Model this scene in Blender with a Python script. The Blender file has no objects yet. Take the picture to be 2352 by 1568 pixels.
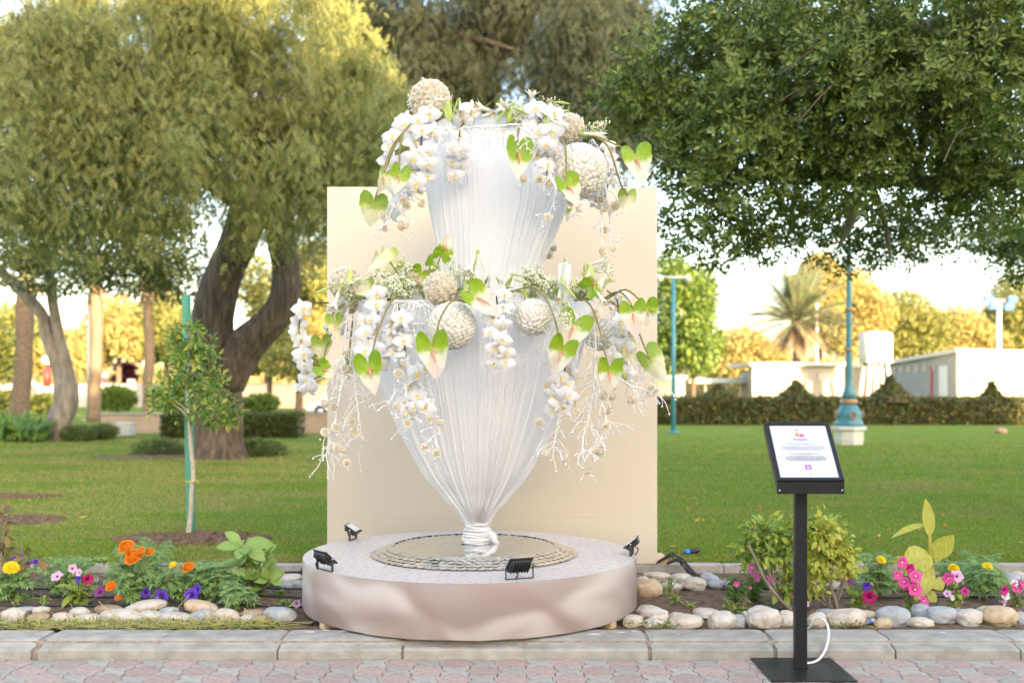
import bpy, math, random
import numpy as np
from mathutils import Vector, Matrix, noise as mnoise

random.seed(11)
rng = np.random.default_rng(5)
SC = bpy.context.scene
COL = SC.collection
R = math.radians

# ------------------------------------------------------------------ camera, sky, sun, exposure
EYE = 1.65            # camera height above the paving
FPX, HOR = 2357.0, 895.0   # focal length and horizon of a 2352 px wide view
cam = bpy.data.cameras.new('camera')
cam_ob = bpy.data.objects.new('camera', cam)
COL.objects.link(cam_ob)
cam_ob.location = (0, 0, EYE)
cam_ob.rotation_euler = (R(90), 0, 0)
cam.sensor_width = 36.0
cam.lens = 36.0 * FPX / 2352
cam.shift_y = (HOR - 784) / 2352
cam.clip_start, cam.clip_end = 0.1, 3000
cam.dof.use_dof = True
cam.dof.focus_distance = 7.3
cam.dof.aperture_fstop = 1.25
cam.dof.aperture_blades = 9
SC.camera = cam_ob

SUN_EL, SUN_ROT = 11.0, 150.0      # low evening sun behind the camera, to the right
world = bpy.data.worlds.new('World')
SC.world = world
world.use_nodes = True
wn = world.node_tree.nodes
sky = wn.new('ShaderNodeTexSky')
sky.sky_type = 'NISHITA'
sky.sun_disc = False
sky.sun_elevation = R(SUN_EL)
sky.sun_rotation = R(SUN_ROT)
sky.air_density = 1.0
sky.dust_density = 3.0
sky.ozone_density = 1.0
world.node_tree.links.new(sky.outputs[0], wn['Background'].inputs[0])
wn['Background'].inputs[1].default_value = 0.15

sun = bpy.data.lights.new('sun', 'SUN')
sun.energy = 3.6
sun.angle = R(0.6)
sun.color = (1.0, 0.76, 0.46)
sun_ob = bpy.data.objects.new('sun', sun)
COL.objects.link(sun_ob)
SUN_DIR = Vector((math.sin(R(SUN_ROT)) * math.cos(R(SUN_EL)), math.cos(R(SUN_ROT)) * math.cos(R(SUN_EL)), math.sin(R(SUN_EL))))
sun_ob.rotation_euler = SUN_DIR.to_track_quat('Z', 'Y').to_euler()
sun_ob.location = SUN_DIR * 60

vs = SC.view_settings
SC.display_settings.display_device = 'sRGB'
vs.view_transform = 'Standard'
vs.look = 'None'
vs.gamma = 1.0
vs.use_curve_mapping = False
vs.exposure = 2.97
try:
    vs.use_white_balance = True
    vs.white_balance_temperature = 7150
    vs.white_balance_tint = 15
except Exception:
    pass
SC.cycles.use_denoising = True
SC.cycles.max_bounces = 8
SC.cycles.diffuse_bounces = 4
SC.cycles.glossy_bounces = 4
SC.cycles.transmission_bounces = 4
SC.cycles.transparent_max_bounces = 8
SC.cycles.sample_clamp_indirect = 6.0
SC.cycles.caustics_reflective = False
SC.cycles.caustics_refractive = False

# ------------------------------------------------------------------ helpers
LAWN = 0.10
KERB = 0.10
def W(U, V, y):
    """world point under view pixel U, V at distance y"""
    return Vector(((U - 1176) * y / FPX, y, EYE - (V - HOR) * y / FPX))
def G(U, V, z=LAWN):
    """world point under view pixel U, V on the ground of height z"""
    y = FPX * (EYE - z) / (V - HOR)
    return Vector(((U - 1176) * y / FPX, y, z))

def tag(o, label=None, cat=None, group=None, kind=None):
    if label: o['label'] = label
    if cat: o['category'] = cat
    if group: o['group'] = group
    if kind: o['kind'] = kind
    return o
def thing(name, label, cat, loc=(0, 0, 0), group=None, kind=None):
    o = bpy.data.objects.new(name, None)
    o.empty_display_size = 0.1
    COL.objects.link(o)
    o.location = loc
    return tag(o, label, cat, group, kind)
def root_loc(p):
    l = Vector((0, 0, 0))
    while p is not None:
        l += p.location
        p = p.parent
    return l
def mesh_ob(name, me, parent=None, loc=(0, 0, 0), rot=None, scale=None):
    o = bpy.data.objects.new(name, me)
    COL.objects.link(o)
    o.parent = parent
    o.location = loc
    if rot is not None: o.rotation_euler = rot
    if scale is not None: o.scale = scale
    return o

class MB:
    """collects shapes into one mesh"""
    def __init__(s): s.v, s.f, s.m = [], [], []
    def add(s, vs_, fs, mi=0, mat=None):
        b = len(s.v)
        if mat is not None: vs_ = [mat @ Vector(v) for v in vs_]
        s.v.extend(tuple(v) for v in vs_)
        s.f.extend(tuple(b + i for i in f) for f in fs)
        s.m.extend([mi] * len(fs))
        return s
    def box(s, c, size, mi=0, rot=None, bev=0.0):
        x, y, z = (k / 2 for k in size)
        T = Matrix.Translation(Vector(c))
        if rot is not None: T = T @ rot.to_4x4()
        if bev <= 0:
            vv = [(-x, -y, -z), (x, -y, -z), (x, y, -z), (-x, y, -z), (-x, -y, z), (x, -y, z), (x, y, z), (-x, y, z)]
            ff = [(0, 3, 2, 1), (4, 5, 6, 7), (0, 1, 5, 4), (1, 2, 6, 5), (2, 3, 7, 6), (3, 0, 4, 7)]
            return s.add(vv, ff, mi, T)
        b = bev
        def ring(xx, yy, zz, c):
            return [(-xx + c, -yy, zz), (xx - c, -yy, zz), (xx, -yy + c, zz), (xx, yy - c, zz), (xx - c, yy, zz), (-xx + c, yy, zz), (-xx, yy - c, zz), (-xx, -yy + c, zz)]
        vv = ring(x - b, y - b, -z, b * .4) + ring(x, y, -z + b, b) + ring(x, y, z - b, b) + ring(x - b, y - b, z, b * .4)
        ff = [tuple(range(7, -1, -1)), tuple(range(24, 32))]
        for k in range(3):
            for i in range(8):
                j = (i + 1) % 8
                ff.append((k * 8 + i, k * 8 + j, k * 8 + 8 + j, k * 8 + 8 + i))
        return s.add(vv, ff, mi, T)
    def tube(s, pts, rad, n=8, mi=0, cap=True, wob=0.0):
        pts = [Vector(p) for p in pts]
        k = len(pts)
        if not hasattr(rad, '__len__'): rad = [rad] * k
        vv, ff = [], []
        t0 = (pts[1] - pts[0]).normalized()
        u = t0.orthogonal().normalized()
        for i in range(k):
            t = (pts[min(i + 1, k - 1)] - pts[max(i - 1, 0)])
            if t.length < 1e-9: t = t0.copy()
            t.normalize()
            u = (u - t * u.dot(t))
            if u.length < 1e-6: u = t.orthogonal()
            u.normalize()
            w = t.cross(u)
            for j in range(n):
                a = 2 * math.pi * j / n
                r = rad[i]
                if wob: r *= 1 + wob * mnoise.noise(Vector((math.cos(a) * 1.6 + pts[i].x, math.sin(a) * 1.6 + pts[i].y, pts[i].z * .8)))
                vv.append(pts[i] + (u * math.cos(a) + w * math.sin(a)) * r)
        for i in range(k - 1):
            for j in range(n):
                q = (j + 1) % n
                ff.append((i * n + j, i * n + q, i * n + n + q, i * n + n + j))
        if cap:
            ff.append(tuple(range(n - 1, -1, -1)))
            ff.append(tuple((k - 1) * n + j for j in range(n)))
        return s.add(vv, ff, mi)
    def lathe(s, prof, n=32, c=(0, 0, 0), mi=0, cap=False, ys=1.0):
        vv, ff = [], []
        for r, z in prof:
            for j in range(n):
                a = 2 * math.pi * j / n
                vv.append((c[0] + r * math.cos(a), c[1] + ys * r * math.sin(a), c[2] + z))
        for i in range(len(prof) - 1):
            for j in range(n):
                q = (j + 1) % n
                ff.append((i * n + j, i * n + q, i * n + n + q, i * n + n + j))
        if cap:
            ff.append(tuple(range(n - 1, -1, -1)))
            ff.append(tuple((len(prof) - 1) * n + j for j in range(n)))
        return s.add(vv, ff, mi)
    def ball(s, c, r, seg=10, rings=6, mi=0, sc=(1, 1, 1), mat=None):
        vv = [(0, 0, -sc[2] * r)]
        for i in range(1, rings):
            a = -math.pi / 2 + math.pi * i / rings
            for j in range(seg):
                b = 2 * math.pi * j / seg
                vv.append((r * sc[0] * math.cos(a) * math.cos(b), r * sc[1] * math.cos(a) * math.sin(b), r * sc[2] * math.sin(a)))
        vv.append((0, 0, sc[2] * r))
        ff = []
        for j in range(seg):
            q = (j + 1) % seg
            ff.append((0, 1 + q, 1 + j))
            for i in range(rings - 2):
                a, b = 1 + i * seg, 1 + (i + 1) * seg
                ff.append((a + j, a + q, b + q, b + j))
            a = 1 + (rings - 2) * seg
            ff.append((a + j, a + q, len(vv) - 1))
        T = Matrix.Translation(Vector(c))
        if mat is not None: T = T @ mat.to_4x4()
        return s.add(vv, ff, mi, T)
    def leaf(s, base, d, up, L, w, bend=0.2, mi=0, seg=4, shape=None, fold=0.12):
        """a leaf blade: base point, direction, upper side, length, width"""
        d = Vector(d).normalized(); up = Vector(up)
        up = up - d * up.dot(d)
        if up.length < 1e-5: up = d.orthogonal()
        up.normalize(); sd = d.cross(up)
        base = Vector(base)
        vv, ff = [], []
        for i in range(seg + 1):
            t = i / seg
            if shape: h = shape(t)
            else: h = math.sin(math.pi * min(1, t ** .8 * .97 + .02))
            h = max(h, 0.02) * w / 2
            c = base + d * (L * t * (1 - .15 * bend * t)) - up * (bend * L * t * t)
            vv += [c - sd * h + up * (fold * h), c, c + sd * h + up * (fold * h)]
        for i in range(seg):
            a = i * 3
            ff += [(a, a + 1, a + 4, a + 3), (a + 1, a + 2, a + 5, a + 4)]
        return s.add(vv, ff, mi)
    def mesh(s, name, mats, smooth=True, off=None):
        me = bpy.data.meshes.new(name)
        v = s.v if off is None else [(a - off[0], b - off[1], c - off[2]) for a, b, c in s.v]
        me.from_pydata(v, [], s.f)
        for m in (mats if isinstance(mats, (list, tuple)) else [mats]): me.materials.append(m)
        if len(set(s.m)) > 1: me.polygons.foreach_set('material_index', s.m)
        if smooth: me.polygons.foreach_set('use_smooth', [True] * len(s.f))
        me.update()
        return me
    def build(s, name, mats, parent=None, smooth=True):
        """vertices are world positions; stored relative to the parent"""
        return mesh_ob(name, s.mesh(name, mats, smooth, root_loc(parent)), parent)

def spline(pts, n=6):
    """Catmull-Rom through points"""
    P = [Vector(p) for p in pts]
    P = [P[0] * 2 - P[1]] + P + [P[-1] * 2 - P[-2]]
    out = []
    for i in range(1, len(P) - 2):
        for k in range(n):
            t = k / n
            a, b, c, d = P[i - 1], P[i], P[i + 1], P[i + 2]
            out.append(.5 * ((2 * b) + (c - a) * t + (2 * a - 5 * b + 4 * c - d) * t * t + (3 * b - a - 3 * c + d) * t ** 3))
    out.append(P[-2])
    return out
def lerp_list(vals, n):
    xs = np.linspace(0, len(vals) - 1, n)
    return list(np.interp(xs, range(len(vals)), vals))

def frame(nrm, up=(0, 0, 1), roll=0.0):
    """rotation whose local +Z is nrm and local +Y is up, rolled"""
    z = Vector(nrm).normalized(); u = Vector(up); u = u - z * u.dot(z)
    if u.length < 1e-5: u = z.orthogonal()
    u.normalize()
    x = u.cross(z)
    m = Matrix((x, u, z)).transposed()
    return m @ Matrix.Rotation(roll, 3, 'Z')

# ---- big clouds of small faces (foliage, grass), numpy
def cloud_arrays(tv, pos, fwd, up, sc):
    fwd = fwd / (np.linalg.norm(fwd, axis=1, keepdims=True) + 1e-9)
    up = up - fwd * (fwd * up).sum(1, keepdims=True)
    up = up / (np.linalg.norm(up, axis=1, keepdims=True) + 1e-9)
    sd = np.cross(up, fwd)
    tv = np.asarray(tv, float)
    sc = np.asarray(sc, float).reshape(-1, 1, 1)
    P = (fwd[:, None, :] * tv[None, :, 0:1] + sd[:, None, :] * tv[None, :, 1:2] + up[:, None, :] * tv[None, :, 2:3]) * sc + pos[:, None, :]
    return P.reshape(-1, 3)
def cloud(name, tv, tf, pos, fwd, up, sc, mat, parent=None, kind=None):
    v = cloud_arrays(tv, pos, fwd, up, sc)
    off = root_loc(parent)
    v = v - np.array(off)
    tf = np.asarray(tf)
    f = (tf[None] + (np.arange(len(pos)) * len(tv))[:, None, None]).reshape(-1, tf.shape[1])
    me = bpy.data.meshes.new(name)
    me.from_pydata(v, [], f)
    me.materials.append(mat)
    me.update()
    o = mesh_ob(name, me, parent)
    if kind: o['kind'] = kind
    return o
LEAF_T = ([(0, 0, 0), (.45, -.5, .10), (1, 0, 0), (.45, .5, .10)], [(0, 1, 2), (0, 2, 3)])
def leaf_t(w, cup=.1): return ([(0, 0, 0), (.42, -w / 2, cup * w), (1, 0, -.08), (.42, w / 2, cup * w)], [(0, 1, 2), (0, 2, 3)])
BLADE_T = ([(0, -.07, 0), (0, .07, 0), (1, 0, .12)], [(0, 1, 2)])
def rand_dirs(n):
    d = rng.normal(size=(n, 3))
    return d / np.linalg.norm(d, axis=1, keepdims=True)

# ------------------------------------------------------------------ materials
def mat(name, c1, c2=None, scale=6.0, rough=.6, bump=0.0, bscale=60.0, metal=0.0, transl=0.0, island=None, spec=None,
        stretch=(1, 1, 1), detail=6, c3=None, lo=.35, hi=.65, objvar=0.0, coat=0.0, sheen=0.0, emit=None):
    m = bpy.data.materials.new(name)
    m.use_nodes = True
    N, L = m.node_tree.nodes, m.node_tree.links
    p = N['Principled BSDF']
    def rgba(c): return (c[0], c[1], c[2], 1)
    p.inputs['Base Color'].default_value = rgba(c1)
    p.inputs['Roughness'].default_value = rough
    p.inputs['Metallic'].default_value = metal
    if spec is not None: p.inputs['Specular IOR Level'].default_value = spec
    if coat: p.inputs['Coat Weight'].default_value = coat
    if sheen: p.inputs['Sheen Weight'].default_value = sheen
    colout = None
    tc = N.new('ShaderNodeTexCoord'); mp = N.new('ShaderNodeMapping')
    mp.inputs['Scale'].default_value = stretch
    L.new(tc.outputs['Object'], mp.inputs['Vector'])
    if island:
        g = N.new('ShaderNodeNewGeometry'); r = N.new('ShaderNodeValToRGB')
        r.color_ramp.interpolation = 'LINEAR'
        els = r.color_ramp.elements
        while len(els) < len(island): els.new(.5)
        for i, c in enumerate(island):
            els[i].position = i / max(1, len(island) - 1); els[i].color = rgba(c)
        L.new(g.outputs['Random Per Island'], r.inputs[0])
        colout = r.outputs[0]
    if c2 is not None:
        nz = N.new('ShaderNodeTexNoise'); nz.inputs['Scale'].default_value = scale; nz.inputs['Detail'].default_value = detail
        L.new(mp.outputs[0], nz.inputs['Vector'])
        r = N.new('ShaderNodeValToRGB')
        r.color_ramp.elements[0].position = lo; r.color_ramp.elements[1].position = hi
        r.color_ramp.elements[0].color = rgba(c1); r.color_ramp.elements[1].color = rgba(c2)
        if c3 is not None:
            e = r.color_ramp.elements.new((lo + hi) / 2); e.color = rgba(c3)
        L.new(nz.outputs[0], r.inputs[0])
        if colout is None: colout = r.outputs[0]
        else:
            mx = N.new('ShaderNodeMix'); mx.data_type = 'RGBA'; mx.inputs[0].default_value = .5
            L.new(colout, mx.inputs[6]); L.new(r.outputs[0], mx.inputs[7]); colout = mx.outputs[2]
    if objvar:
        oi = N.new('ShaderNodeObjectInfo'); hs = N.new('ShaderNodeHueSaturation'); mr = N.new('ShaderNodeMapRange')
        mr.inputs[3].default_value = 1 - objvar; mr.inputs[4].default_value = 1 + objvar
        L.new(oi.outputs['Random'], mr.inputs[0]); L.new(mr.outputs[0], hs.inputs['Value'])
        if colout is None: hs.inputs['Color'].default_value = rgba(c1)
        else: L.new(colout, hs.inputs['Color'])
        colout = hs.outputs[0]
    if colout is not None: L.new(colout, p.inputs['Base Color'])
    if bump:
        nb = N.new('ShaderNodeTexNoise'); nb.inputs['Scale'].default_value = bscale; nb.inputs['Detail'].default_value = 5
        L.new(mp.outputs[0], nb.inputs['Vector'])
        b = N.new('ShaderNodeBump'); b.inputs['Strength'].default_value = bump; b.inputs['Distance'].default_value = .02
        L.new(nb.outputs[0], b.inputs['Height']); L.new(b.outputs[0], p.inputs['Normal'])
    if emit:
        p.inputs['Emission Color'].default_value = rgba(emit[0]); p.inputs['Emission Strength'].default_value = emit[1]
    if transl:
        t = N.new('ShaderNodeBsdfTranslucent'); mx = N.new('ShaderNodeMixShader')
        mx.inputs[0].default_value = transl
        if colout is not None: L.new(colout, t.inputs['Color'])
        else: t.inputs['Color'].default_value = rgba(c1)
        L.new(p.outputs[0], mx.inputs[1]); L.new(t.outputs[0], mx.inputs[2])
        L.new(mx.outputs[0], N['Material Output'].inputs['Surface'])
    return m
def nodes(m): return m.node_tree.nodes, m.node_tree.links, m.node_tree.nodes['Principled BSDF']
# ------------------------------------------------------------------ ground, paving, kerbs, flower bed, lawn
M_PAVE = mat('paving_concrete', (.34, .31, .29), (.42, .39, .36), 30, .9, .3, 200)
M_PINK = mat('pink_paver', (.35, .24, .20), (.45, .34, .29), 26, .9, .35, 260, objvar=.10, c3=(.40, .29, .245))
M_GREYP = mat('grey_paver', (.31, .28, .235), (.42, .385, .33), 24, .9, .35, 260, objvar=.10)
M_JOINT = mat('joint_sand', (.36, .31, .26), (.22, .18, .15), 40, .95)
M_KERB = mat('kerb_concrete', (.28, .255, .21), (.43, .39, .33), 9, .88, .45, 130, c3=(.35, .33, .29), objvar=.07, lo=.3, hi=.7)
M_SOIL = mat('brown_soil', (.115, .066, .036), (.22, .14, .085), 14, .97, .9, 90, c3=(.16, .10, .06))
M_LAWN = mat('lawn_turf', (.10, .185, .03), (.165, .22, .05), 1.3, 1.0, .3, 60, c3=(.125, .20, .035), lo=.3, hi=.72, spec=.02)

paving = tag(mesh_ob('paving', MB().box((0, -21, -.14), (160, 54.6, .24)).mesh('paving', M_JOINT, False)), kind='structure')
paving['label'] = 'pink and grey interlocking paving in front of the kerb'
def paver_mesh(name, out, m):
    """interlocking block: out > 0 is the wide star block, out < 0 its waisted neighbour"""
    s, g = .167, .0028
    h = s / 2
    prof = [(0, 0), (.22, 0), (.36, 1), (.64, 1), (.78, 0)]
    pts = []
    for k in range(4):
        a = math.pi / 2 * k
        for t, b in prof:
            x = -h + t * s
            y = -h - b * out * (.024 if k % 2 == 0 else .020)
            pts.append((x * math.cos(a) - y * math.sin(a), x * math.sin(a) + y * math.cos(a)))
    n = len(pts)
    ctr = [(x * (1 - g / h), y * (1 - g / h)) for x, y in pts]
    ins = [(x * (1 - .006 / h), y * (1 - .006 / h)) for x, y in ctr]
    v = [(x, y, -.02) for x, y in ctr] + [(x, y, -.003) for x, y in ctr] + [(x, y, 0) for x, y in ins]
    f = []
    for i in range(n):
        j = (i + 1) % n
        f += [(i, j, n + j, n + i), (n + i, n + j, 2 * n + j, 2 * n + i)]
    f.append(tuple(range(2 * n, 3 * n)))
    b = MB(); b.add(v, f)
    return b.mesh(name, m, False)
pm = [paver_mesh('paver_star', 1, M_PINK), paver_mesh('paver_waist', -1, M_GREYP)]
for j in range(5):
    for i in range(-22, 23):
        mesh_ob('paver', pm[(i + j) % 2], paving, (i * .167 + random.uniform(-.001, .001), 6.285 - .0835 - j * .167, random.uniform(-.002, .003)), (random.uniform(-.006, .006), random.uniform(-.006, .006), random.uniform(-.01, .01)))

# front kerb: eleven chamfered blocks, joints filled with mortar
kerb = tag(mesh_ob('kerb', MB().box((0, 6.5, .005), (16, .23, .164)).box((0, 6.38, -.03), (16, .11, .158)).mesh('kerb_bedding', M_JOINT, False)), kind='structure')
kerb['label'] = 'worn grey concrete kerb between paving and flower bed'
def kerb_block(x0, x1, seed):
    prof = [(6.64, -.01), (6.64, .10), (6.44, .10), (6.415, .097), (6.375, .073), (6.35, .066), (6.325, .064), (6.308, .058), (6.30, .048), (6.298, -.02)]
    n = 22
    b = MB()
    vv, ff = [], []
    for i in range(n + 1):
        t = i / n
        x = x0 + (x1 - x0) * t
        edge = max(0, 1 - min(t, 1 - t) * (x1 - x0) / .03)
        for k, (y, z) in enumerate(prof):
            ns = mnoise.noise(Vector((x * 9 + seed, y * 30, z * 40))) * .004 + mnoise.noise(Vector((x * 34, y * 60 + seed, z * 70))) * .0025
            e = edge * .006
            front = 1 if 2 <= k <= 8 else .25
            vv.append((x + (ns if 0 < i < n else 0), y + (ns * front if k not in (0, 9) else 0) + e * (1 if k > 2 else 0), z + (ns * .8 * front if 1 < k < 9 else 0) - e * (1 if 1 <= k <= 8 else 0)))
    m = len(prof)
    for i in range(n):
        for k in range(m - 1):
            ff.append((i * m + k, i * m + k + 1, (i + 1) * m + k + 1, (i + 1) * m + k))
    ff.append(tuple(range(m))); ff.append(tuple(n * m + k for k in reversed(range(m))))
    b.add(vv, ff)
    return b.mesh('kerb_stone', M_KERB, False)
kx = [-1.428 + .757 * i + random.uniform(-.015, .015) for i in range(-3, 8)]
M_SPLASH = mat('white_overspray', (.78, .78, .77), rough=.7)
for i in range(len(kx) - 1):
    o = mesh_ob('kerb_stone', kerb_block(kx[i] + .006, kx[i + 1] - .006, i * 3.1), kerb)
    o.location.z = random.uniform(-.003, .003); o.rotation_euler.z = random.uniform(-.003, .003)
def splash(x, y, z, rx, ry, tilt=0.0):
    b = MB(); n = 14
    rr = [random.uniform(.55, 1.15) for _ in range(n)]
    b.add([(x + rx * r * math.cos(2 * math.pi * k / n), y + ry * r * math.sin(2 * math.pi * k / n), z + tilt * ry * r * math.sin(2 * math.pi * k / n)) for k, r in enumerate(rr)], [tuple(range(n))])
    b.build('paint_splash', M_SPLASH, kerb, False)
for x, y, rx, ry in [(-1.29, 6.56, .035, .012), (-1.19, 6.6, .04, .012), (-1.05, 6.585, .07, .018), (-.86, 6.50, .10, .014), (-.62, 6.45, .025, .01), (.52, 6.50, .05, .02), (.70, 6.55, .03, .012), (.78, 6.58, .02, .01), (-2.2, 6.50, .02, .006), (1.05, 6.5, .02, .006), (2.75, 6.55, .03, .008)]:
    splash(x, y, .1045, rx, ry)

# flower bed
def bed_z(x, y):
    t = (y - 6.64) / 2.45
    return .068 - .035 * t + .014 * mnoise.noise(Vector((x * 1.7, y * 2.1, 0))) + .010 * mnoise.noise(Vector((x * 7, y * 8, 3)))
b = MB()
nx, ny = 260, 70
vv = []
for j in range(ny + 1):
    for i in range(nx + 1):
        x = -8 + 16 * i / nx; y = 6.635 + 2.44 * j / ny
        vv.append((x, y, bed_z(x, y) + random.uniform(-.003, .003)))
b.add(vv, [(j * (nx + 1) + i, j * (nx + 1) + i + 1, (j + 1) * (nx + 1) + i + 1, (j + 1) * (nx + 1) + i) for j in range(ny) for i in range(nx)])
soil = tag(b.build('flower_bed_soil', M_SOIL), kind='structure')
soil['label'] = 'bare brown soil of the flower bed'
clods = 2600
pos = np.column_stack([rng.uniform(-5, 5, clods), rng.uniform(6.9, 9.0, clods), np.zeros(clods)])
pos[:, 2] = [bed_z(x, y) for x, y in pos[:, :2]]
OCT = ([(1, 0, 0), (0, 1, 0), (-1, 0, 0), (0, -1, 0), (0, 0, .8), (0, 0, -.5)], [(0, 1, 4), (1, 2, 4), (2, 3, 4), (3, 0, 4), (1, 0, 5), (2, 1, 5), (3, 2, 5), (0, 3, 5)])
cl = cloud('soil_crumbs', *OCT, pos, rand_dirs(clods), np.tile([0, 0, 1.], (clods, 1)) + rng.normal(0, .2, (clods, 3)), rng.gamma(2, .004, clods) + .002, M_SOIL)
tag(cl, 'crumbs of brown soil lying over the flower bed', 'soil', kind='stuff')

# back kerb
bk = tag(mesh_ob('edging', MB().box((0, 9.125, .02), (16, .09, .14)).mesh('edging_bedding', M_JOINT, False)), kind='structure')
bk['label'] = 'low grey concrete edging between flower bed and lawn'
for i in range(-7, 8):
    b = MB().box((i * 1.0 + .37, 9.125, .035), (.992, .12, .145), bev=.008)
    mesh_ob('edging_stone', b.mesh('edging_stone', M_KERB, False), bk, (0, random.uniform(-.004, .004), random.uniform(-.004, .004)))

# lawn and far ground
b = MB()
ys = [9.18, 12, 16, 22, 30, 40, 52, 70, 110, 180]
xs = [-140, -60, -30, -15, -8, -3, 3, 8, 15, 30, 60, 140]
b.add([(x, y, LAWN) for y in ys for x in xs], [(j * 12 + i, j * 12 + i + 1, j * 12 + 13 + i, j * 12 + 12 + i) for j in range(len(ys) - 1) for i in range(11)])
lawn = tag(b.build('lawn', M_LAWN), kind='structure')
lawn['label'] = 'mown green park lawn'
N, L, p = nodes(M_LAWN)
# dry straw-coloured patches towards the left, worn where people walk
tc = N.new('ShaderNodeTexCoord')
nz = N.new('ShaderNodeTexNoise'); nz.inputs['Scale'].default_value = .55; nz.inputs['Detail'].default_value = 5
mp = N.new('ShaderNodeMapping'); mp.inputs['Scale'].default_value = (.7, 1.6, 1)
L.new(tc.outputs['Object'], mp.inputs['Vector']); L.new(mp.outputs[0], nz.inputs['Vector'])
rm = N.new('ShaderNodeMapRange'); rm.inputs[1].default_value = .5; rm.inputs[2].default_value = .68
L.new(nz.outputs[0], rm.inputs[0])
mx = N.new('ShaderNodeMix'); mx.data_type = 'RGBA'
L.new(rm.outputs[0], mx.inputs[0])
old = p.inputs['Base Color'].links[0].from_socket
L.new(old, mx.inputs[6]); mx.inputs[7].default_value = (.21, .20, .07, 1)
L.new(mx.outputs[2], p.inputs['Base Color'])
ground = tag(mesh_ob('ground', MB().box((0, 400, -1.2), (3000, 3000, 2)).mesh('ground', mat('far_ground', (.16, .15, .07), (.10, .13, .04), .05), False)), kind='structure')
ground['label'] = 'flat ground stretching to the horizon'

# grass blades on the part of the lawn close enough to see them
M_GRASS = mat('grass_blade', (.06, .13, .02), island=[(.105, .17, .022), (.15, .24, .03), (.20, .29, .038), (.27, .32, .065)], rough=.8, spec=.1, transl=.35)
M_DRY = mat('dry_grass_blade', (.2, .17, .07), island=[(.21, .22, .055), (.34, .30, .10), (.44, .38, .17)], rough=.8, spec=.1, transl=.3)
n = 400000
yy = 9.19 + 36 * rng.random(n) ** 2.6
hw = yy * .53 + .4
xx = rng.uniform(-1, 1, n) * hw
dry = np.array([mnoise.noise(Vector((x * .45, y * .9, 7.3))) for x, y in zip(xx[:n], yy[:n])])
fine = np.sin(xx * 9 + np.sin(yy * 7) * 2) * np.sin(yy * 11 + np.sin(xx * 6)) * .18
leftness = np.clip((-xx - .5) / 4.5, 0, 1)
pdry = np.clip((dry + fine + .55 * leftness - .22) * 2.2, 0.14, .9)
isdry = rng.random(n) < pdry
pos = np.column_stack([xx, yy, np.full(n, LAWN - .004)])
up = np.column_stack([rng.normal(0, .45, n), rng.normal(0, .45, n), np.ones(n)])
sc_ = (rng.uniform(.014, .034, n)) * (1 + .06 * (yy - 9)) * np.clip((46 - yy) / 20, .15, 1)
for flag, m_, nm, lab in ((False, M_GRASS, 'grass', 'short green grass of the lawn behind the panel'), (True, M_DRY, 'dry_grass', 'straw-coloured dry grass patches in the lawn')):
    k = isdry == flag
    g = cloud(nm, [(0, -.16, 0), (0, .16, 0), (1, 0, .2)], [(0, 1, 2)], pos[k], up[k], rand_dirs(int(k.sum())), sc_[k], m_)
    tag(g, lab, 'grass', kind='stuff')

# bare earth patches on the left of the lawn
def mound(name, c, rx, ry, h, lab, n=2600):
    b = MB(); rings, seg = 9, 40
    vv = [(c[0], c[1], c[2] + h)]
    for i in range(1, rings + 1):
        t = i / rings
        for j in range(seg):
            a = 2 * math.pi * j / seg
            w = 1 + .18 * mnoise.noise(Vector((math.cos(a) * 2 + c[0], math.sin(a) * 2, 1)))
            vv.append((c[0] + rx * t * w * math.cos(a), c[1] + ry * t * w * math.sin(a), c[2] + h * (1 - t ** 2) + (.012 if i < rings else -.01) * (1 + mnoise.noise(Vector((t * 7, a * 4, c[0])))) ))
    ff = [(0, 1 + j, 1 + (j + 1) % seg) for j in range(seg)]
    for i in range(rings - 1):
        for j in range(seg):
            q = (j + 1) % seg
            ff.append((1 + i * seg + j, 1 + (i + 1) * seg + j, 1 + (i + 1) * seg + q, 1 + i * seg + q))
    b.add(vv, ff)
    e = tag(b.build(name, M_SOIL), lab, 'soil', kind='structure')
    r = np.sqrt(rng.random(n)); a = rng.random(n) * 6.283
    pos = np.column_stack([c[0] + rx * r * np.cos(a), c[1] + ry * r * np.sin(a), c[2] + h * (1 - r ** 2) + .006])
    cc = cloud('soil_clods', *OCT, pos, rand_dirs(n), np.tile([0, 0, 1.], (n, 1)), rng.gamma(2, .006, n) + .004, M_SOIL, e)
    cc['kind'] = 'stuff'
    return e
mound('soil_mound', G(443, 1238), .82, .42, .05, 'mound of loose brown soil around the staked sapling')
mound('bare_earth', G(5, 1195), .75, .5, .02, 'bare earth patch at the left edge of the lawn', 900)
mound('bare_earth', G(20, 1140), .8, .35, .005, 'bare earth patch further back at the left of the lawn', 700)
mound('bare_earth', G(360, 1050), 1.6, .7, .02, 'bare earth round the low shrubs under the big tree', 500)

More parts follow.
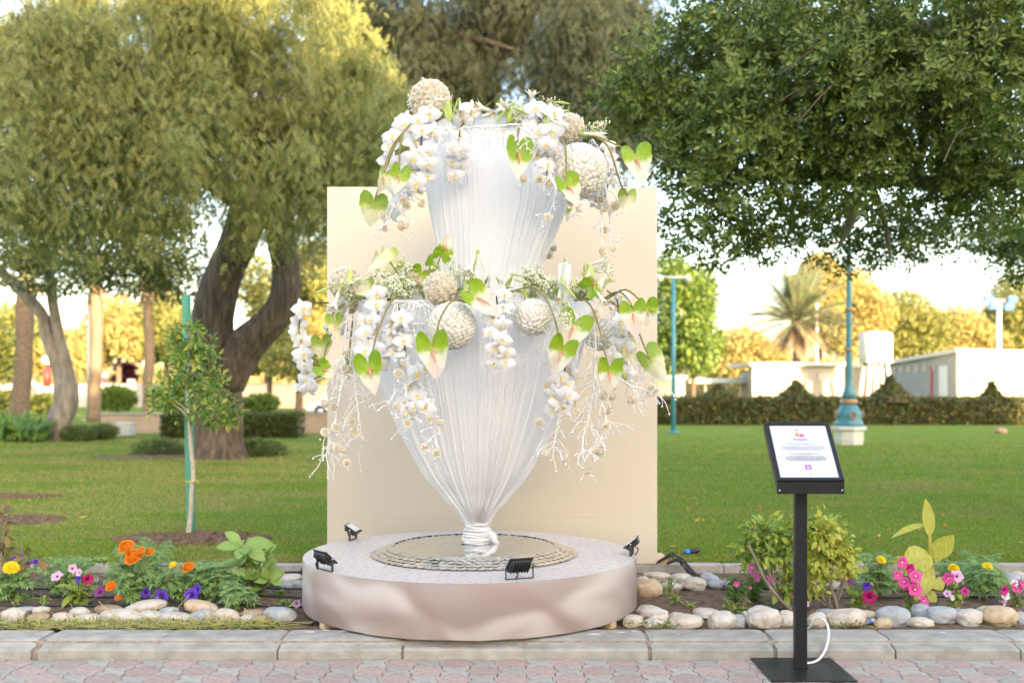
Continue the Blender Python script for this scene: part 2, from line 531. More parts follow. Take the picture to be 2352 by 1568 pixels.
# ------------------------------------------------------------------ unseen building added behind the camera to shade the foreground
M_BWALL = mat('white_bounce_render', (.70, .68, .64), (.76, .74, .70), 2, .9)  # kept bright so the added block bounces sky light forward
M_BGLASS = mat('dark_glass', (.03, .04, .05), rough=.1)
sd = Vector((SUN_DIR.x, SUN_DIR.y, 0)).normalized(); pd = Vector((-sd.y, sd.x, 0))
bc = sd * 44
bt = thing('shading_block', 'unseen two-part white block added behind the camera to shade the foreground', 'building', bc)
rotm = Matrix((pd, -sd, Vector((0, 0, 1)))).transposed()
HB = 17.7
HT = 27.5            # taller wing on the right, raised to shade the trees behind the sculpture
def wing(a, c, h):
    m_ = bc + pd * ((a + c) / 2)
    b = MB(); b.box(m_ + Vector((0, 0, h / 2)), (c - a, 12 if h < 20 else 12.3, h), rot=rotm); b.build('wall', M_BWALL, bt, False)
    b = MB(); b.box(m_ + Vector((0, 0, h + .12)), (c - a + .5, 12.6, .4), rot=rotm); b.build('roof', M_BWALL, bt, False)
wing(-24, 9, HB); wing(9.0, 42, HT)
wm = MB().box((0, 0, 0), (1.6, .12, 1.5), bev=.03).mesh('window', M_BGLASS, False)
for k in range(4):
    for i in range(-5, 9, 1):
        mesh_ob('window', wm, bt, rotm @ Vector((i * 4.0, 6.02, 2.4 + k * 3.9)), rotm.to_euler())

# ------------------------------------------------------------------ cream panel behind the sculpture
M_PANEL = mat('cream_panel_paint', (.575, .505, .40), (.60, .535, .43), .6, .55, .03, 300, lo=.3, hi=.7)
M_WOOD = mat('raw_pine', (.55, .38, .22), (.66, .48, .30), 6, .7, .2, 60, stretch=(1, 1, 8))
x0, x1, z0, z1 = -1.633, 1.283, .115, 3.441
pt = thing('backdrop_panel', 'tall smooth cream panel standing behind the white fabric sculpture', 'panel', ((x0 + x1) / 2, 9.1, z0))
ZS = .527            # joint between the two boards
for za, zb_ in ((z0, ZS - .0002), (ZS + .0002, z1)):
    b = MB(); b.box(((x0 + x1) / 2, 9.085, (za + zb_) / 2), (x1 - x0, .036, zb_ - za), bev=.0005); b.build('face_board', M_PANEL, pt, False)
for xx_ in (x0 + .03, (x0 + x1) / 2, x1 - .03):
    b = MB(); b.box((xx_, 9.135, (z0 + z1) / 2), (.045, .06, z1 - z0 - .05), bev=.003); b.build('back_batten', M_WOOD, pt, False)
for xx_ in (x0 + .25, x1 - .15):
    b = MB(); b.box((xx_ + .20, 9.28, .128), (.10, .34, .05), bev=.004); b.build('foot', M_WOOD, pt, False)
    b = MB(); b.tube([(xx_, 9.17, 1.9), (xx_, 9.85, .14)], .025, 6); b.build('prop', M_WOOD, pt, False)

# ------------------------------------------------------------------ round podium
PC = Vector((-.302, 7.5, 0)); PR = 1.205; PT = .461
M_SATIN = mat('satin_print', (.6, .5, .46), rough=.42, coat=.05)
N, L, p = nodes(M_SATIN)
tc = N.new('ShaderNodeTexCoord')
def folds(scale, rot, stretch, dist, w, seed):
    """soft curved ridges like creases printed on satin"""
    mp = N.new('ShaderNodeMapping'); mp.inputs['Rotation'].default_value = rot; mp.inputs['Scale'].default_value = stretch; mp.inputs['Location'].default_value = (seed, seed * .7, 0)
    L.new(tc.outputs['Object'], mp.inputs['Vector'])
    nz = N.new('ShaderNodeTexNoise'); nz.inputs['Scale'].default_value = scale; nz.inputs['Detail'].default_value = 0.4; nz.inputs['Distortion'].default_value = dist
    L.new(mp.outputs[0], nz.inputs['Vector'])
    a = N.new('ShaderNodeMath'); a.operation = 'SUBTRACT'; a.inputs[1].default_value = .5; L.new(nz.outputs[0], a.inputs[0])
    b_ = N.new('ShaderNodeMath'); b_.operation = 'ABSOLUTE'; L.new(a.outputs[0], b_.inputs[0])
    r = N.new('ShaderNodeMapRange'); r.interpolation_type = 'SMOOTHERSTEP'; r.inputs[1].default_value = w; r.inputs[2].default_value = 0
    L.new(b_.outputs[0], r.inputs[0])
    return r.outputs[0]
w1 = folds(1.2, (0, R(42), 0), (1, 1, 2.0), .5, .14, 3.1)
w2 = folds(1.1, (0, R(38), 0), (1, 1, 1.9), .5, .12, 7.7)
w3 = folds(1.0, (0, R(20), 0), (1, 1, 1.4), .5, .25, 1.3)
m1 = N.new('ShaderNodeMix'); m1.data_type = 'RGBA'; m1.inputs[6].default_value = (.27, .215, .195, 1); m1.inputs[7].default_value = (.345, .275, .25, 1); L.new(w3, m1.inputs[0])
m2 = N.new('ShaderNodeMix'); m2.data_type = 'RGBA'; m2.inputs[7].default_value = (.47, .41, .385, 1); L.new(m1.outputs[2], m2.inputs[6]); L.new(w1, m2.inputs[0])
m3 = N.new('ShaderNodeMix'); m3.data_type = 'RGBA'; m3.inputs[7].default_value = (.26, .175, .155, 1); L.new(m2.outputs[2], m3.inputs[6])
mm = N.new('ShaderNodeMath'); mm.operation = 'MULTIPLY'; mm.inputs[1].default_value = .6; L.new(w2, mm.inputs[0]); L.new(mm.outputs[0], m3.inputs[0])
L.new(m3.outputs[2], p.inputs['Base Color'])
SAT_COL = m3.outputs[2]
M_SATTOP = M_SATIN.copy(); M_SATTOP.name = 'satin_print_top'
N, L, p = nodes(M_SATTOP)
tc2 = N.new('ShaderNodeTexCoord'); mp = N.new('ShaderNodeMapping'); mp.inputs['Scale'].default_value = (15, 13.5, 0.0)
L.new(tc2.outputs['Object'], mp.inputs['Vector'])
vo = N.new('ShaderNodeTexVoronoi'); vo.voronoi_dimensions = '2D'; vo.inputs['Scale'].default_value = 1.0; vo.inputs['Randomness'].default_value = .8
L.new(mp.outputs[0], vo.inputs['Vector'])
r = N.new('ShaderNodeMapRange'); r.inputs[1].default_value = .25; r.inputs[2].default_value = .13; L.new(vo.outputs['Distance'], r.inputs[0])
mk = N.new('ShaderNodeMath'); mk.operation = 'MULTIPLY'; mk.inputs[1].default_value = .5; L.new(r.outputs[0], mk.inputs[0])
src = p.inputs['Base Color'].links[0].from_socket
mx = N.new('ShaderNodeMix'); mx.data_type = 'RGBA'; mx.inputs[7].default_value = (.36, .23, .20, 1)
lt = N.new('ShaderNodeMix'); lt.data_type = 'RGBA'; lt.inputs[0].default_value = .75; lt.inputs[7].default_value = (.66, .60, .57, 1)
L.new(src, lt.inputs[6]); L.new(lt.outputs[2], mx.inputs[6]); L.new(mk.outputs[0], mx.inputs[0]); L.new(mx.outputs[2], p.inputs['Base Color'])
pod = thing('podium', 'low round podium wrapped in pink satin-print vinyl standing on the kerb', 'podium', (PC.x, PC.y, KERB))
b = MB()
seg = 160
prof = [(PR - .004, .012), (PR, .02), (PR, .18), (PR, PT - KERB - .006), (PR - .003, PT - KERB - .001)]
vv = []
for rr, zz in prof:
    for j in range(seg):
        a = 2 * math.pi * j / seg
        wob = .0035 * mnoise.noise(Vector((math.cos(a) * 5, math.sin(a) * 5, zz * 3))) + (.004 * mnoise.noise(Vector((math.cos(a) * 14, math.sin(a) * 14, 0))) if zz < .05 else 0)
        zz2 = zz + (.006 * mnoise.noise(Vector((math.cos(a) * 6, math.sin(a) * 6, 9))) if zz < .05 else 0)
        vv.append((PC.x + (rr + wob) * math.cos(a), PC.y + (rr + wob) * math.sin(a), KERB + zz2))
ff = [(i * seg + j, i * seg + (j + 1) % seg, (i + 1) * seg + (j + 1) % seg, (i + 1) * seg + j) for i in range(len(prof) - 1) for j in range(seg)]
b.add(vv, ff); b.build('skirt', M_SATIN, pod)
b = MB(); b.lathe([(PR - .003, PT), (PR - .02, PT + .0006), (0.01, PT + .0006)], seg, (PC.x, PC.y, 0), cap=False); b.build('deck', M_SATTOP, pod, False)
for a_, l_ in ((217, 0), (325, 0), (40, 0), (140, 0)):
    a_ = R(a_); c_ = PC + Vector((math.cos(a_), math.sin(a_), 0)) * (PR - .07)
    zb = bed_z(c_.x, c_.y) if c_.y > 6.64 else .098
    b = MB(); b.box((c_.x, c_.y, (zb + KERB + .016) / 2), (.12, .07, KERB + .016 - zb + .004), rot=Matrix.Rotation(a_, 3, 'Z'), bev=.002); b.build('packing_block', M_WOOD, pod, False)

# ------------------------------------------------------------------ disc of mirror scales
M_MIRROR = mat('mirror_acrylic', (.86, .87, .88), rough=.035, metal=1.0)
MC = Vector((-.276, 7.47, 0)); MR = .735
mir = thing('mirror_disc', 'shallow round disc covered with overlapping mirror scales under the sculpture', 'mirror', (MC.x, MC.y, PT))
b = MB(); b.lathe([(MR - .01, .001), (MR - .03, .012), (MR - .12, .045), (.02, .05)], 72, (MC.x, MC.y, PT + .001)); b.build('base_board', mat('grey_backing', (.35, .36, .37), rough=.6), mir, False)
def scale_mesh(r):
    n = 12; b = MB()
    v = [(r * math.cos(2 * math.pi * k / n), r * math.sin(2 * math.pi * k / n), 0) for k in range(n)]
    v2 = [(x, y, -.0009) for x, y, z in v]
    b.add(v, [tuple(range(n))]); b.add(v + v2, [(k, n + k, n + (k + 1) % n, (k + 1) % n) for k in range(n)], 1)
    return b
M_SEDGE = mat('scale_edge', (.34, .35, .36), rough=.5)
SR = .034
sm_ = scale_mesh(SR).mesh('mirror_scale', [M_MIRROR, M_SEDGE], False)
scs = []
r_ = MR - .016
while r_ > .10:
    rim = r_ > MR - .13
    if rim:
        t = (MR - r_) / .13
        z = PT + .012 + .046 * t
        tilt = R(15)
    else:
        z = PT + .060; tilt = R(.8)
    cnt = int(2 * math.pi * r_ / (SR * 1.72))
    ph = random.random()
    for k in range(cnt):
        a = 2 * math.pi * (k + ph) / cnt + random.uniform(-.01, .01)
        tl = tilt + random.gauss(0, R(1.6) if rim else R(.55)); rl = random.gauss(0, R(1.6) if rim else R(.5))
        q = Matrix.Rotation(a, 3, 'Z') @ Matrix.Rotation(tl, 3, 'Y') @ Matrix.Rotation(rl, 3, 'X')
        scs.append((MC.x + r_ * math.cos(a), MC.y + r_ * math.sin(a), z + random.uniform(0, .0008), q))
    r_ -= .037 if rim else .040
scs.sort(key=lambda s_: s_[1] - .6 * math.hypot(s_[0] - MC.x, s_[1] - MC.y))
rest = MB()
tmpl = scale_mesh(SR)
for i, (x, y, z, q) in enumerate(scs):
    if i < 300: mesh_ob('mirror_scale', sm_, mir, (x - MC.x, y - MC.y, z - PT), q.to_euler())
    else: rest.add(tmpl.v[:12], tmpl.f[:1], 0, Matrix.Translation((x, y, z)) @ q.to_4x4()); rest.add(tmpl.v[12:], [tuple(i_ - 12 for i_ in f_) for f_ in tmpl.f[1:]], 1, Matrix.Translation((x, y, z)) @ q.to_4x4())
rest.build('mirror_scales', [M_MIRROR, M_SEDGE], mir, False)['kind'] = 'stuff'

# ------------------------------------------------------------------ draped fabric sculpture
M_CLOTH = mat('white_chiffon', (.865, .865, .87), rough=.55, transl=.40, bump=.02, bscale=600, sheen=.2)
AY = 7.65; PXM = AY / FPX
AX = (1097 - 1176) * PXM
def zV(V): return EYE - (V - HOR) * PXM
sculpt = thing('fabric_sculpture', 'tall two-tier sculpture of gathered sheer white fabric tied at its foot', 'sculpture', (AX, AY, PT + .05))
def drape(name, rows, nseg, seed, amp, front, thick_rows=6, ysq=.55):
    """rows: (V, centre U, half width px); pleats run top to bottom and gather downwards"""
    rnd = random.Random(seed)
    zz = [r[0] for r in rows]
    n = (len(rows) - 1) * thick_rows + 1
    ts = np.linspace(0, len(rows) - 1, n)
    Vs = np.interp(ts, range(len(rows)), zz)
    cu = [Vector((r[1], r[2], 0)) for r in rows]
    sp = spline(cu, thick_rows)
    comps = [(rnd.randint(9, 16), rnd.uniform(0, 6.3), .45), (rnd.randint(24, 34), rnd.uniform(0, 6.3), .7), (rnd.randint(52, 66), rnd.uniform(0, 6.3), .65), (rnd.randint(96, 120), rnd.uniform(0, 6.3), .5)]
    fold = []
    for j in range(nseg):
        a = 2 * math.pi * j / nseg
        w = a + .35 * math.sin(a * 3 + seed) + .22 * math.sin(a * 7 + 2 * seed) / 2
        fold.append(sum(c * math.sin(k * w + ph) for k, ph, c in comps) * .45 + .4)
    vv, ff = [], []
    for i in range(n):
        V = Vs[i]; U, hw = sp[i].x, max(sp[i].y, 3)
        z = zV(V); cx = (U - 1176) * PXM; rx = hw * PXM
        sq = ysq + (1 - ysq) * max(0, 1 - rx / .25)
        t = i / (n - 1)
        for j in range(nseg):
            a = 2 * math.pi * j / nseg
            # folds deepen as the cloth narrows
            am = amp * (.5 + .8 * t) * min(1, rx / .10)
            am = min(am, rx * .30)
            dr = am * (fold[j] - .4)
            vv.append((cx + (rx + dr) * math.cos(a), AY + (rx + dr) * sq * math.sin(a) , z + .004 * mnoise.noise(Vector((a * 6, z * 3, seed)))))
    for i in range(n - 1):
        for j in range(nseg):
            q = (j + 1) % nseg
            ff.append((i * nseg + j, i * nseg + q, (i + 1) * nseg + q, (i + 1) * nseg + j))
    b = MB(); b.add(vv, ff)
    return b.build(name, M_CLOTH, sculpt)
UP_ROWS = [(290, 1139.5, 163.5), (345, 1141.0, 164.0), (420, 1142.5, 162.5), (470, 1143.5, 156.5), (545, 1136.0, 134.0), (600, 1129.0, 117.0), (650, 1123.0, 102.0), (700, 1118.0, 85.0), (760, 1113.5, 66.5), (860, 1104, 48), (980, 1099, 33), (1120, 1096, 24), (1198, 1096, 22)]
LO_ROWS = [(690, 1093, 272), (740, 1093, 262), (800, 1093, 247), (880, 1094, 222), (960, 1095, 188), (1040, 1095, 148), (1100, 1096, 110), (1150, 1097, 66), (1180, 1097, 38), (1203, 1097, 25)]
drape('upper_drape', UP_ROWS, 1300, 1, .026, 1)
drape('lower_drape', LO_ROWS, 1700, 4, .029, 1)
# wrapped foot
b = MB()
rowsf = [(1196, 24), (1203, 25), (1210, 28), (1216, 27.5), (1221, 31), (1226, 30.5), (1231, 34), (1236, 33.5), (1241, 35), (1245, 35), (1250, 40)]
vv = []; sg = 90
for i, (V, hw) in enumerate(rowsf):
    for j in range(sg):
        a = 2 * math.pi * j / sg
        rr = hw * PXM * (1 + .05 * mnoise.noise(Vector((math.cos(a) * 2.2, math.sin(a) * 2.2, V * .13))) + .025 * mnoise.noise(Vector((math.cos(a) * 7, math.sin(a) * 7, V * .3))))
        vv.append((AX + rr * math.cos(a), AY + rr * math.sin(a), zV(V) + .006 * math.sin(a * 2 + i)))
b.add(vv, [(i * sg + j, i * sg + (j + 1) % sg, (i + 1) * sg + (j + 1) % sg, (i + 1) * sg + j) for i in range(len(rowsf) - 1) for j in range(sg)])
# wrapping bands
for k in range(9):
    V = 1205 + k * 4.6; hw = np.interp(V, [1196, 1210, 1231, 1245], [25, 28.5, 34.5, 36.5])
    tl = random.uniform(-.25, .25); ph = random.uniform(0, 6.28)
    b.tube([(AX + hw * PXM * math.cos(q * .209), AY + hw * PXM * math.sin(q * .209), zV(V) + tl * hw * PXM * math.cos(q * .209 + ph)) for q in range(31)], [.006 + .004 * math.sin(q * .4 + ph) ** 2 for q in range(31)], 6)
# loose tail of cloth on the right
b.tube(spline([(AX + .07, AY - .06, zV(1218)), (AX + .115, AY - .08, zV(1226)), (AX + .13, AY - .09, zV(1238)), (AX + .16, AY - .1, zV(1243))], 5), lerp_list([.02, .03, .025, .008], 16), 8, wob=.4)
b.build('foot_wrap', M_CLOTH, sculpt)
M_TWIG = mat('white_painted_twig', (.86, .86, .85), (.78, .77, .75), 30, .8, .5, 120)
def rim(name, V, U, hw, sq, seed, tilt=0):
    rnd = random.Random(seed); b = MB()
    for k in range(5):
        ph = rnd.uniform(0, 6.28); pts = []
        for q in range(73):
            a = 2 * math.pi * q / 72
            tw = a * 9 + ph + k * 1.25
            rr = hw * PXM + .011 * math.cos(tw) + rnd.uniform(-.003, .003)
            pts.append(((U - 1176) * PXM + rr * math.cos(a), AY + rr * sq * math.sin(a), zV(V) + .011 * math.sin(tw) + rnd.uniform(-.004, .004) + .012 * mnoise.noise(Vector((math.cos(a) * 2, math.sin(a) * 2, seed)))))
        b.tube(pts, .0058, 5, cap=False)
    return b.build(name, M_TWIG, sculpt)
rim('upper_rim', 289, 1140, 163, .55, 2)
rim('lower_rim', 688, 1093, 273, .55, 3)
# ------------------------------------------------------------------ flower balls
M_SOLA = mat('dried_sola_petal', (.88, .82, .70), (.91, .87, .78), 18, .85, objvar=.03, transl=.35)
M_PUFF = mat('ivory_petal', (.90, .87, .79), (.92, .90, .84), 20, .6, objvar=.02, transl=.4)
M_PEARL = mat('pearl_bead', (.72, .72, .74), rough=.18, coat=.6)
def rosette_mesh(name, r, dome=.45):
    b = MB(); rd = random.Random(int(r * 1e5))
    for ring, (n, rad, tilt, L) in enumerate([(9, .52, .35, .56), (8, .34, .7, .50), (6, .18, 1.0, .42), (4, .06, 1.3, .34)]):
        for k in range(n):
            a = 2 * math.pi * (k + .5 * (ring % 2)) / n + rd.uniform(-.12, .12)
            d = Vector((math.cos(a) * math.cos(tilt), math.sin(a) * math.cos(tilt), math.sin(tilt)))
            up = Vector((-math.cos(a) * math.sin(tilt), -math.sin(a) * math.sin(tilt), math.cos(tilt)))
            base = Vector((math.cos(a) * rad * r * .55, math.sin(a) * rad * r * .55, r * dome * (.15 + ring * .18)))
            w = r * (.80 - ring * .07)
            s = Vector((-math.sin(a), math.cos(a), 0))
            t = base + d * L * r
            v = [base - s * w * .35, base + s * w * .35, base + d * L * r * .65 + s * w * .55 - up * .02 * r, t + s * w * .25 + up * .08 * r, t - s * w * .25 + up * .08 * r, base + d * L * r * .65 - s * w * .55 - up * .02 * r]
            b.add(v, [(0, 1, 2, 5), (5, 2, 3, 4)])
    b.lathe([(.3 * r, -.25 * r), (.62 * r, 0), (.5 * r, .25 * r), (.01, .42 * r)], 10)
    return b.mesh(name, M_SOLA, False)
ROSE = [rosette_mesh('sola_rosette', .031), rosette_mesh('sola_rosette', .0335, .5)]
def pearl_template(r):
    b = MB(); b.ball((0, 0, 0), r, 8, 6); return b
PEARL_T = pearl_template(.0055)
def fib(n):
    out = []
    for i in range(n):
        z = 1 - 2 * (i + .5) / n; a = i * 2.399963
        s = math.sqrt(1 - z * z); out.append(Vector((s * math.cos(a), s * math.sin(a), z)))
    return out
def rosette_ball(U, V, y, rpx, label):
    c = W(U, V, y); r = rpx * y / FPX
    t = thing('rosette_ball', label, 'flower ball', c, 'balls of dried rosettes')
    b = MB(); b.ball(c, r * .86, 20, 12); b.build('core', M_SOLA, t)
    n = int(4 * math.pi * r * r / .00255)
    pb = MB()
    for i, d in enumerate(fib(n)):
        d = (d + Vector((random.gauss(0, .03), random.gauss(0, .03), random.gauss(0, .03)))).normalized()
        mesh_ob('rosette', ROSE[i % 2], t, d * (r * .85), frame(d, (random.random(), random.random(), 1), random.uniform(0, 6)).to_euler(), [random.uniform(.88, 1.1)] * 3)
    for i in range(int(n * 1.1)):
        d = Vector(rand_dirs(1)[0])
        pb.add(PEARL_T.v, PEARL_T.f, 0, Matrix.Translation(c + d * (r + random.uniform(.003, .010))))
    pb.build('pearls', M_PEARL, t)['kind'] = 'stuff'
    return t
PUFF = MB(); PUFF.ball((0, 0, 0), 1, 8, 5, sc=(.62, .92, .40)); PUFF_ME = PUFF.mesh('petal_puff', M_PUFF)
def petal_ball(U, V, y, rpx, label):
    c = W(U, V, y); r = rpx * y / FPX
    t = thing('petal_ball', label, 'flower ball', c, 'balls of smooth ivory petals')
    b = MB(); b.ball(c, r * .93, 24, 14); b.build('core', M_PUFF, t)
    n = int(4 * math.pi * r * r / .00100)
    ds = sorted(fib(n), key=lambda d: d.y)
    rest = MB()
    for i, d in enumerate(ds):
        d = (d + Vector((random.gauss(0, .022), random.gauss(0, .022), random.gauss(0, .022)))).normalized()
        m = frame(d, (0, 0, 1), random.gauss(0, .35)) @ Matrix.Rotation(.38, 3, 'X')
        s_ = random.uniform(.024, .029)
        if i < 300: mesh_ob('petal', PUFF_ME, t, d * (r * .95), m.to_euler(), (s_, s_, s_))
        else: rest.add(PUFF.v, PUFF.f, 0, Matrix.Translation(c + d * (r * .95)) @ m.to_4x4() @ Matrix.Scale(s_, 4))
    if rest.v: rest.build('petals', M_PUFF, t)['kind'] = 'stuff'
    pb = MB()
    for i in range(int(n * .16)):
        d = Vector(rand_dirs(1)[0])
        pb.add(PEARL_T.v, PEARL_T.f, 0, Matrix.Translation(c + d * (r * .95 + .011)))
    pb.build('pearls', M_PEARL, t)['kind'] = 'stuff'
rosette_ball(988, 232, 7.45, 50, 'largest cream rosette ball, at the top left of the sculpture')
rosette_ball(1308, 297, 7.30, 36, 'cream rosette ball resting on the large ivory petal ball at top right')
rosette_ball(793, 652, 7.45, 39, 'cream rosette ball at the left end of the lower rim')
rosette_ball(1010, 662, 7.02, 38, 'cream rosette ball resting on the ivory petal ball at the lower rim')
rosette_ball(801, 700, 7.55, 19, 'small cream rosette ball tucked under the left end of the lower rim')
petal_ball(1330, 394, 7.15, 64, 'largest ivory petal ball, hanging at the right of the upper rim')
petal_ball(1038, 748, 6.98, 55, 'ivory petal ball on the lower drape under a rosette ball')
petal_ball(1224, 728, 7.05, 41, 'ivory petal ball hanging alone on the right front of the lower drape')
petal_ball(1378, 768, 7.5, 36, 'ivory petal ball half hidden behind white twigs and orchids at right')

# ------------------------------------------------------------------ orchids
M_ORCH = mat('orchid_petal', (.71, .71, .715), (.74, .74, .735), 12, .5, transl=.28)
M_LIP = mat('orchid_lip', (.84, .66, .22), (.84, .80, .70), 60, .5, c3=(.82, .56, .08), lo=.4, hi=.7)
M_DSTEM = mat('dark_orchid_stem', (.06, .055, .035), (.10, .10, .05), 20, .6)
M_GSTEM = mat('olive_stem', (.17, .17, .04), (.25, .20, .06), 8, .5)
M_BUD = mat('green_bud', (.36, .42, .10), rough=.5)
def orchid_meshes(seed):
    rd = random.Random(seed)
    b = MB()
    def petal(ang, L, w, cup, tilt, z0=0, round_=True):
        d0 = Vector((math.cos(ang), math.sin(ang), 0)); s = Vector((-math.sin(ang), math.cos(ang), 0))
        vv, ff = [], []
        nt, ns_ = 5, 4
        for i in range(nt + 1):
            t = i / nt
            h = (math.sin(math.pi * min(1, .06 + .94 * t) ** (.75 if round_ else .95)) ** (.62 if round_ else .8)) * w / 2
            h = max(h, .05 * w)
            for k in range(ns_ + 1):
                q = k / ns_ * 2 - 1
                z = z0 + tilt * t * L + cup * (1 - q * q) * .12 * math.sin(math.pi * t) - .22 * cup * t * t * L + .02 * math.sin(9 * t + 5 * q + seed)
                vv.append(d0 * (L * t) + s * (h * q) + Vector((0, 0, z)))
        m = ns_ + 1
        for i in range(nt):
            for k in range(ns_):
                ff.append((i * m + k, i * m + k + 1, (i + 1) * m + k + 1, (i + 1) * m + k))
        b.add(vv, ff)
    j = lambda x: rd.uniform(-x, x)
    petal(R(90) + j(.06), .55, .34, .6, .05 + j(.1), -.02, False)       # upper sepal
    petal(R(-128) + j(.06), .55, .29, .6, .02 + j(.1), -.03, False)
    petal(R(-52) + j(.06), .55, .29, .6, .02 + j(.1), -.03, False)
    petal(R(10) + j(.08), .58, .56, .9, .10 + j(.16), .03)                # two broad petals
    petal(R(170) + j(.08), .58, .56, .9, .10 + j(.16), .03)
    me = b.mesh('orchid_bloom', M_ORCH)
    l = MB()
    l.ball((0, -.02, .07), .055, 7, 5, sc=(1, 1, 1.3))
    l.leaf((0, -.05, .05), (0, -.8, .9), (0, .7, .7), .19, .16, .9, seg=3)
    l.leaf((.03, -.03, .05), (.8, .1, .9), (-.7, 0, .7), .13, .1, -.3, seg=2)
    l.leaf((-.03, -.03, .05), (-.8, .1, .9), (.7, 0, .7), .13, .1, -.3, seg=2)
    return me, l.mesh('orchid_lip', M_LIP)
ORCH = [orchid_meshes(k) for k in range(5)]
def orchid_spray(label, blooms, y0, stem, dy=0.05, size=46, seed=0, face=(0, -1, .1), buds=()):
    rd = random.Random(seed + 77)
    base = W(stem[0][0], stem[0][1], y0)
    t = thing('orchid_spray', label, 'orchid spray', base, 'white orchid sprays on the sculpture')
    pts = spline([W(u, v, y0 + (.03 if i else .08)) for i, (u, v) in enumerate(stem)], 5)
    b = MB(); b.tube(pts, lerp_list([.006, .005, .003], len(pts)), 6)
    xs = [W(u, v, y0) for u, v in blooms]
    for x in xs:
        # little flower stalk to the nearest point of the stem
        q = min(pts, key=lambda p_: (p_ - x).length)
        if (q - x).length < .25:
            b.tube(spline([q, (q + x) / 2 + Vector((0, .02, .015)), x + Vector((0, .012, 0))], 3), .0022, 4)
    for u, v in buds:
        c = W(u, v, y0)
        b.tube([min(pts, key=lambda p_: (p_ - c).length), c], .002, 4)
    b.build('stem', M_DSTEM, t)
    extra = []
    for u, v in blooms:
        if rd.random() < .22: extra.append((u + rd.uniform(-15, 15), v + rd.uniform(-14, 14)))
    nb = len(blooms)
    for i, (u, v) in enumerate(list(blooms) + extra):
        me, lp = ORCH[(i + seed) % 5]
        y = y0 + (rd.uniform(-dy, dy) if i < nb else rd.uniform(.05, .10))
        n = Vector(face) + Vector((rd.gauss(0, .42), 0, rd.gauss(-.05, .28)))
        s = size * y / FPX * (rd.uniform(.88, 1.12) if i < nb else rd.uniform(.6, .85))
        o = mesh_ob('bloom', me, t, W(u, v, y) - base, frame(n, (rd.gauss(0, .3), 0, 1)).to_euler(), (s, s, s))
        mesh_ob('lip', lp, o, scale=(.85, .85, .9))
    for u, v in buds:
        b = MB(); b.ball(W(u, v, y0), .022, 8, 6, sc=(.8, .8, 1.1)); b.build('bud', M_BUD, t)
    return t
orchid_spray('dense orchid spray hanging in front of the left edge of the upper drape', [(986, 262), (961, 277), (994, 304), (951, 326), (981, 347), (949, 366), (982, 378), (981, 405), (946, 391), (955, 424), (968, 300)], 7.12, [(1020, 268), (975, 300), (965, 350), (962, 425)], seed=1)
orchid_spray('outermost left orchid spray of the top tier, partly behind a brown stem', [(928, 287), (922, 305), (901, 313), (896, 339), (894, 371), (899, 398), (909, 434), (920, 453), (896, 490), (930, 275), (925, 415), (918, 375)], 7.4, [(990, 262), (925, 300), (905, 380), (910, 490)], seed=2)
orchid_spray('short orchid spray hanging over the upper drape left of its centre', [(1083, 256), (1062, 280), (1057, 314), (1039, 340), (1061, 346), (1039, 373), (1058, 378), (1044, 405)], 7.2, [(1090, 270), (1060, 290), (1052, 350), (1045, 405)], seed=3, size=48)
orchid_spray('large orchid spray between the upper drape and the big petal ball', [(1229, 250), (1235, 281), (1268, 303), (1272, 260), (1238, 303), (1255, 335), (1233, 356), (1275, 352), (1257, 379), (1256, 416)], 7.0, [(1225, 240), (1250, 300), (1258, 350), (1255, 415)], seed=4, size=50)
orchid_spray('pale orchid spray trailing down right of the big petal ball', [(1398, 337), (1398, 363), (1403, 386), (1403, 415), (1370, 462), (1390, 476), (1389, 378), (1380, 440)], 7.45, [(1350, 315), (1395, 350), (1397, 420), (1380, 475)], seed=5, size=42)
orchid_spray('orchid spray dangling furthest left, out beside the panel', [(695, 709), (687, 741), (683, 764), (694, 783), (697, 814)], 7.3, [(755, 695), (705, 700), (687, 745), (692, 790), (700, 830)], seed=6, size=44, face=(.5, -1, .1))
orchid_spray('orchid spray hanging behind the lower left twigs, beside the grass', [(700, 838), (708, 856), (703, 875), (709, 893)], 8.3, [(745, 800), (715, 830), (706, 880)], seed=7, size=40)
orchid_spray('crowded orchid spray hanging down the left of the lower drape', [(866, 676), (864, 699), (854, 735), (840, 763), (854, 767), (848, 787), (838, 807), (862, 801), (872, 836), (868, 755), (842, 735)], 7.05, [(900, 680), (868, 720), (866, 780), (868, 840)], seed=8, size=48)
orchid_spray('orchid spray half hidden behind twigs at the left end of the lower rim', [(771, 727), (778, 760), (765, 752), (785, 700)], 7.4, [(800, 690), (775, 720), (776, 770)], seed=9, size=40)
orchid_spray('longest orchid spray, curving down the left front of the lower drape', [(922, 731), (898, 753), (927, 783), (908, 807), (930, 838), (960, 854), (958, 863), (942, 887), (957, 909), (932, 923), (954, 935), (936, 943), (976, 937), (905, 775)], 6.95, [(915, 700), (925, 760), (935, 830), (955, 890), (955, 945)], seed=10, size=48)
orchid_spray('orchid spray hanging in the centre of the lower drape between two petal balls', [(1159, 677), (1157, 706), (1130, 730), (1155, 745), (1126, 763), (1153, 780), (1136, 798), (1165, 809), (1161, 832), (1132, 836)], 6.85, [(1140, 680), (1145, 730), (1150, 780), (1148, 840)], seed=11, size=44)
orchid_spray('orchid spray with green buds hanging at the right end of the lower rim', [(1429, 681), (1418, 706), (1423, 739), (1421, 780), (1434, 796), (1434, 815), (1407, 818), (1440, 855), (1427, 758), (1432, 838)], 7.2, [(1395, 668), (1418, 690), (1420, 760), (1410, 830)], seed=12, size=46, buds=[(1436, 866), (1409, 889)])
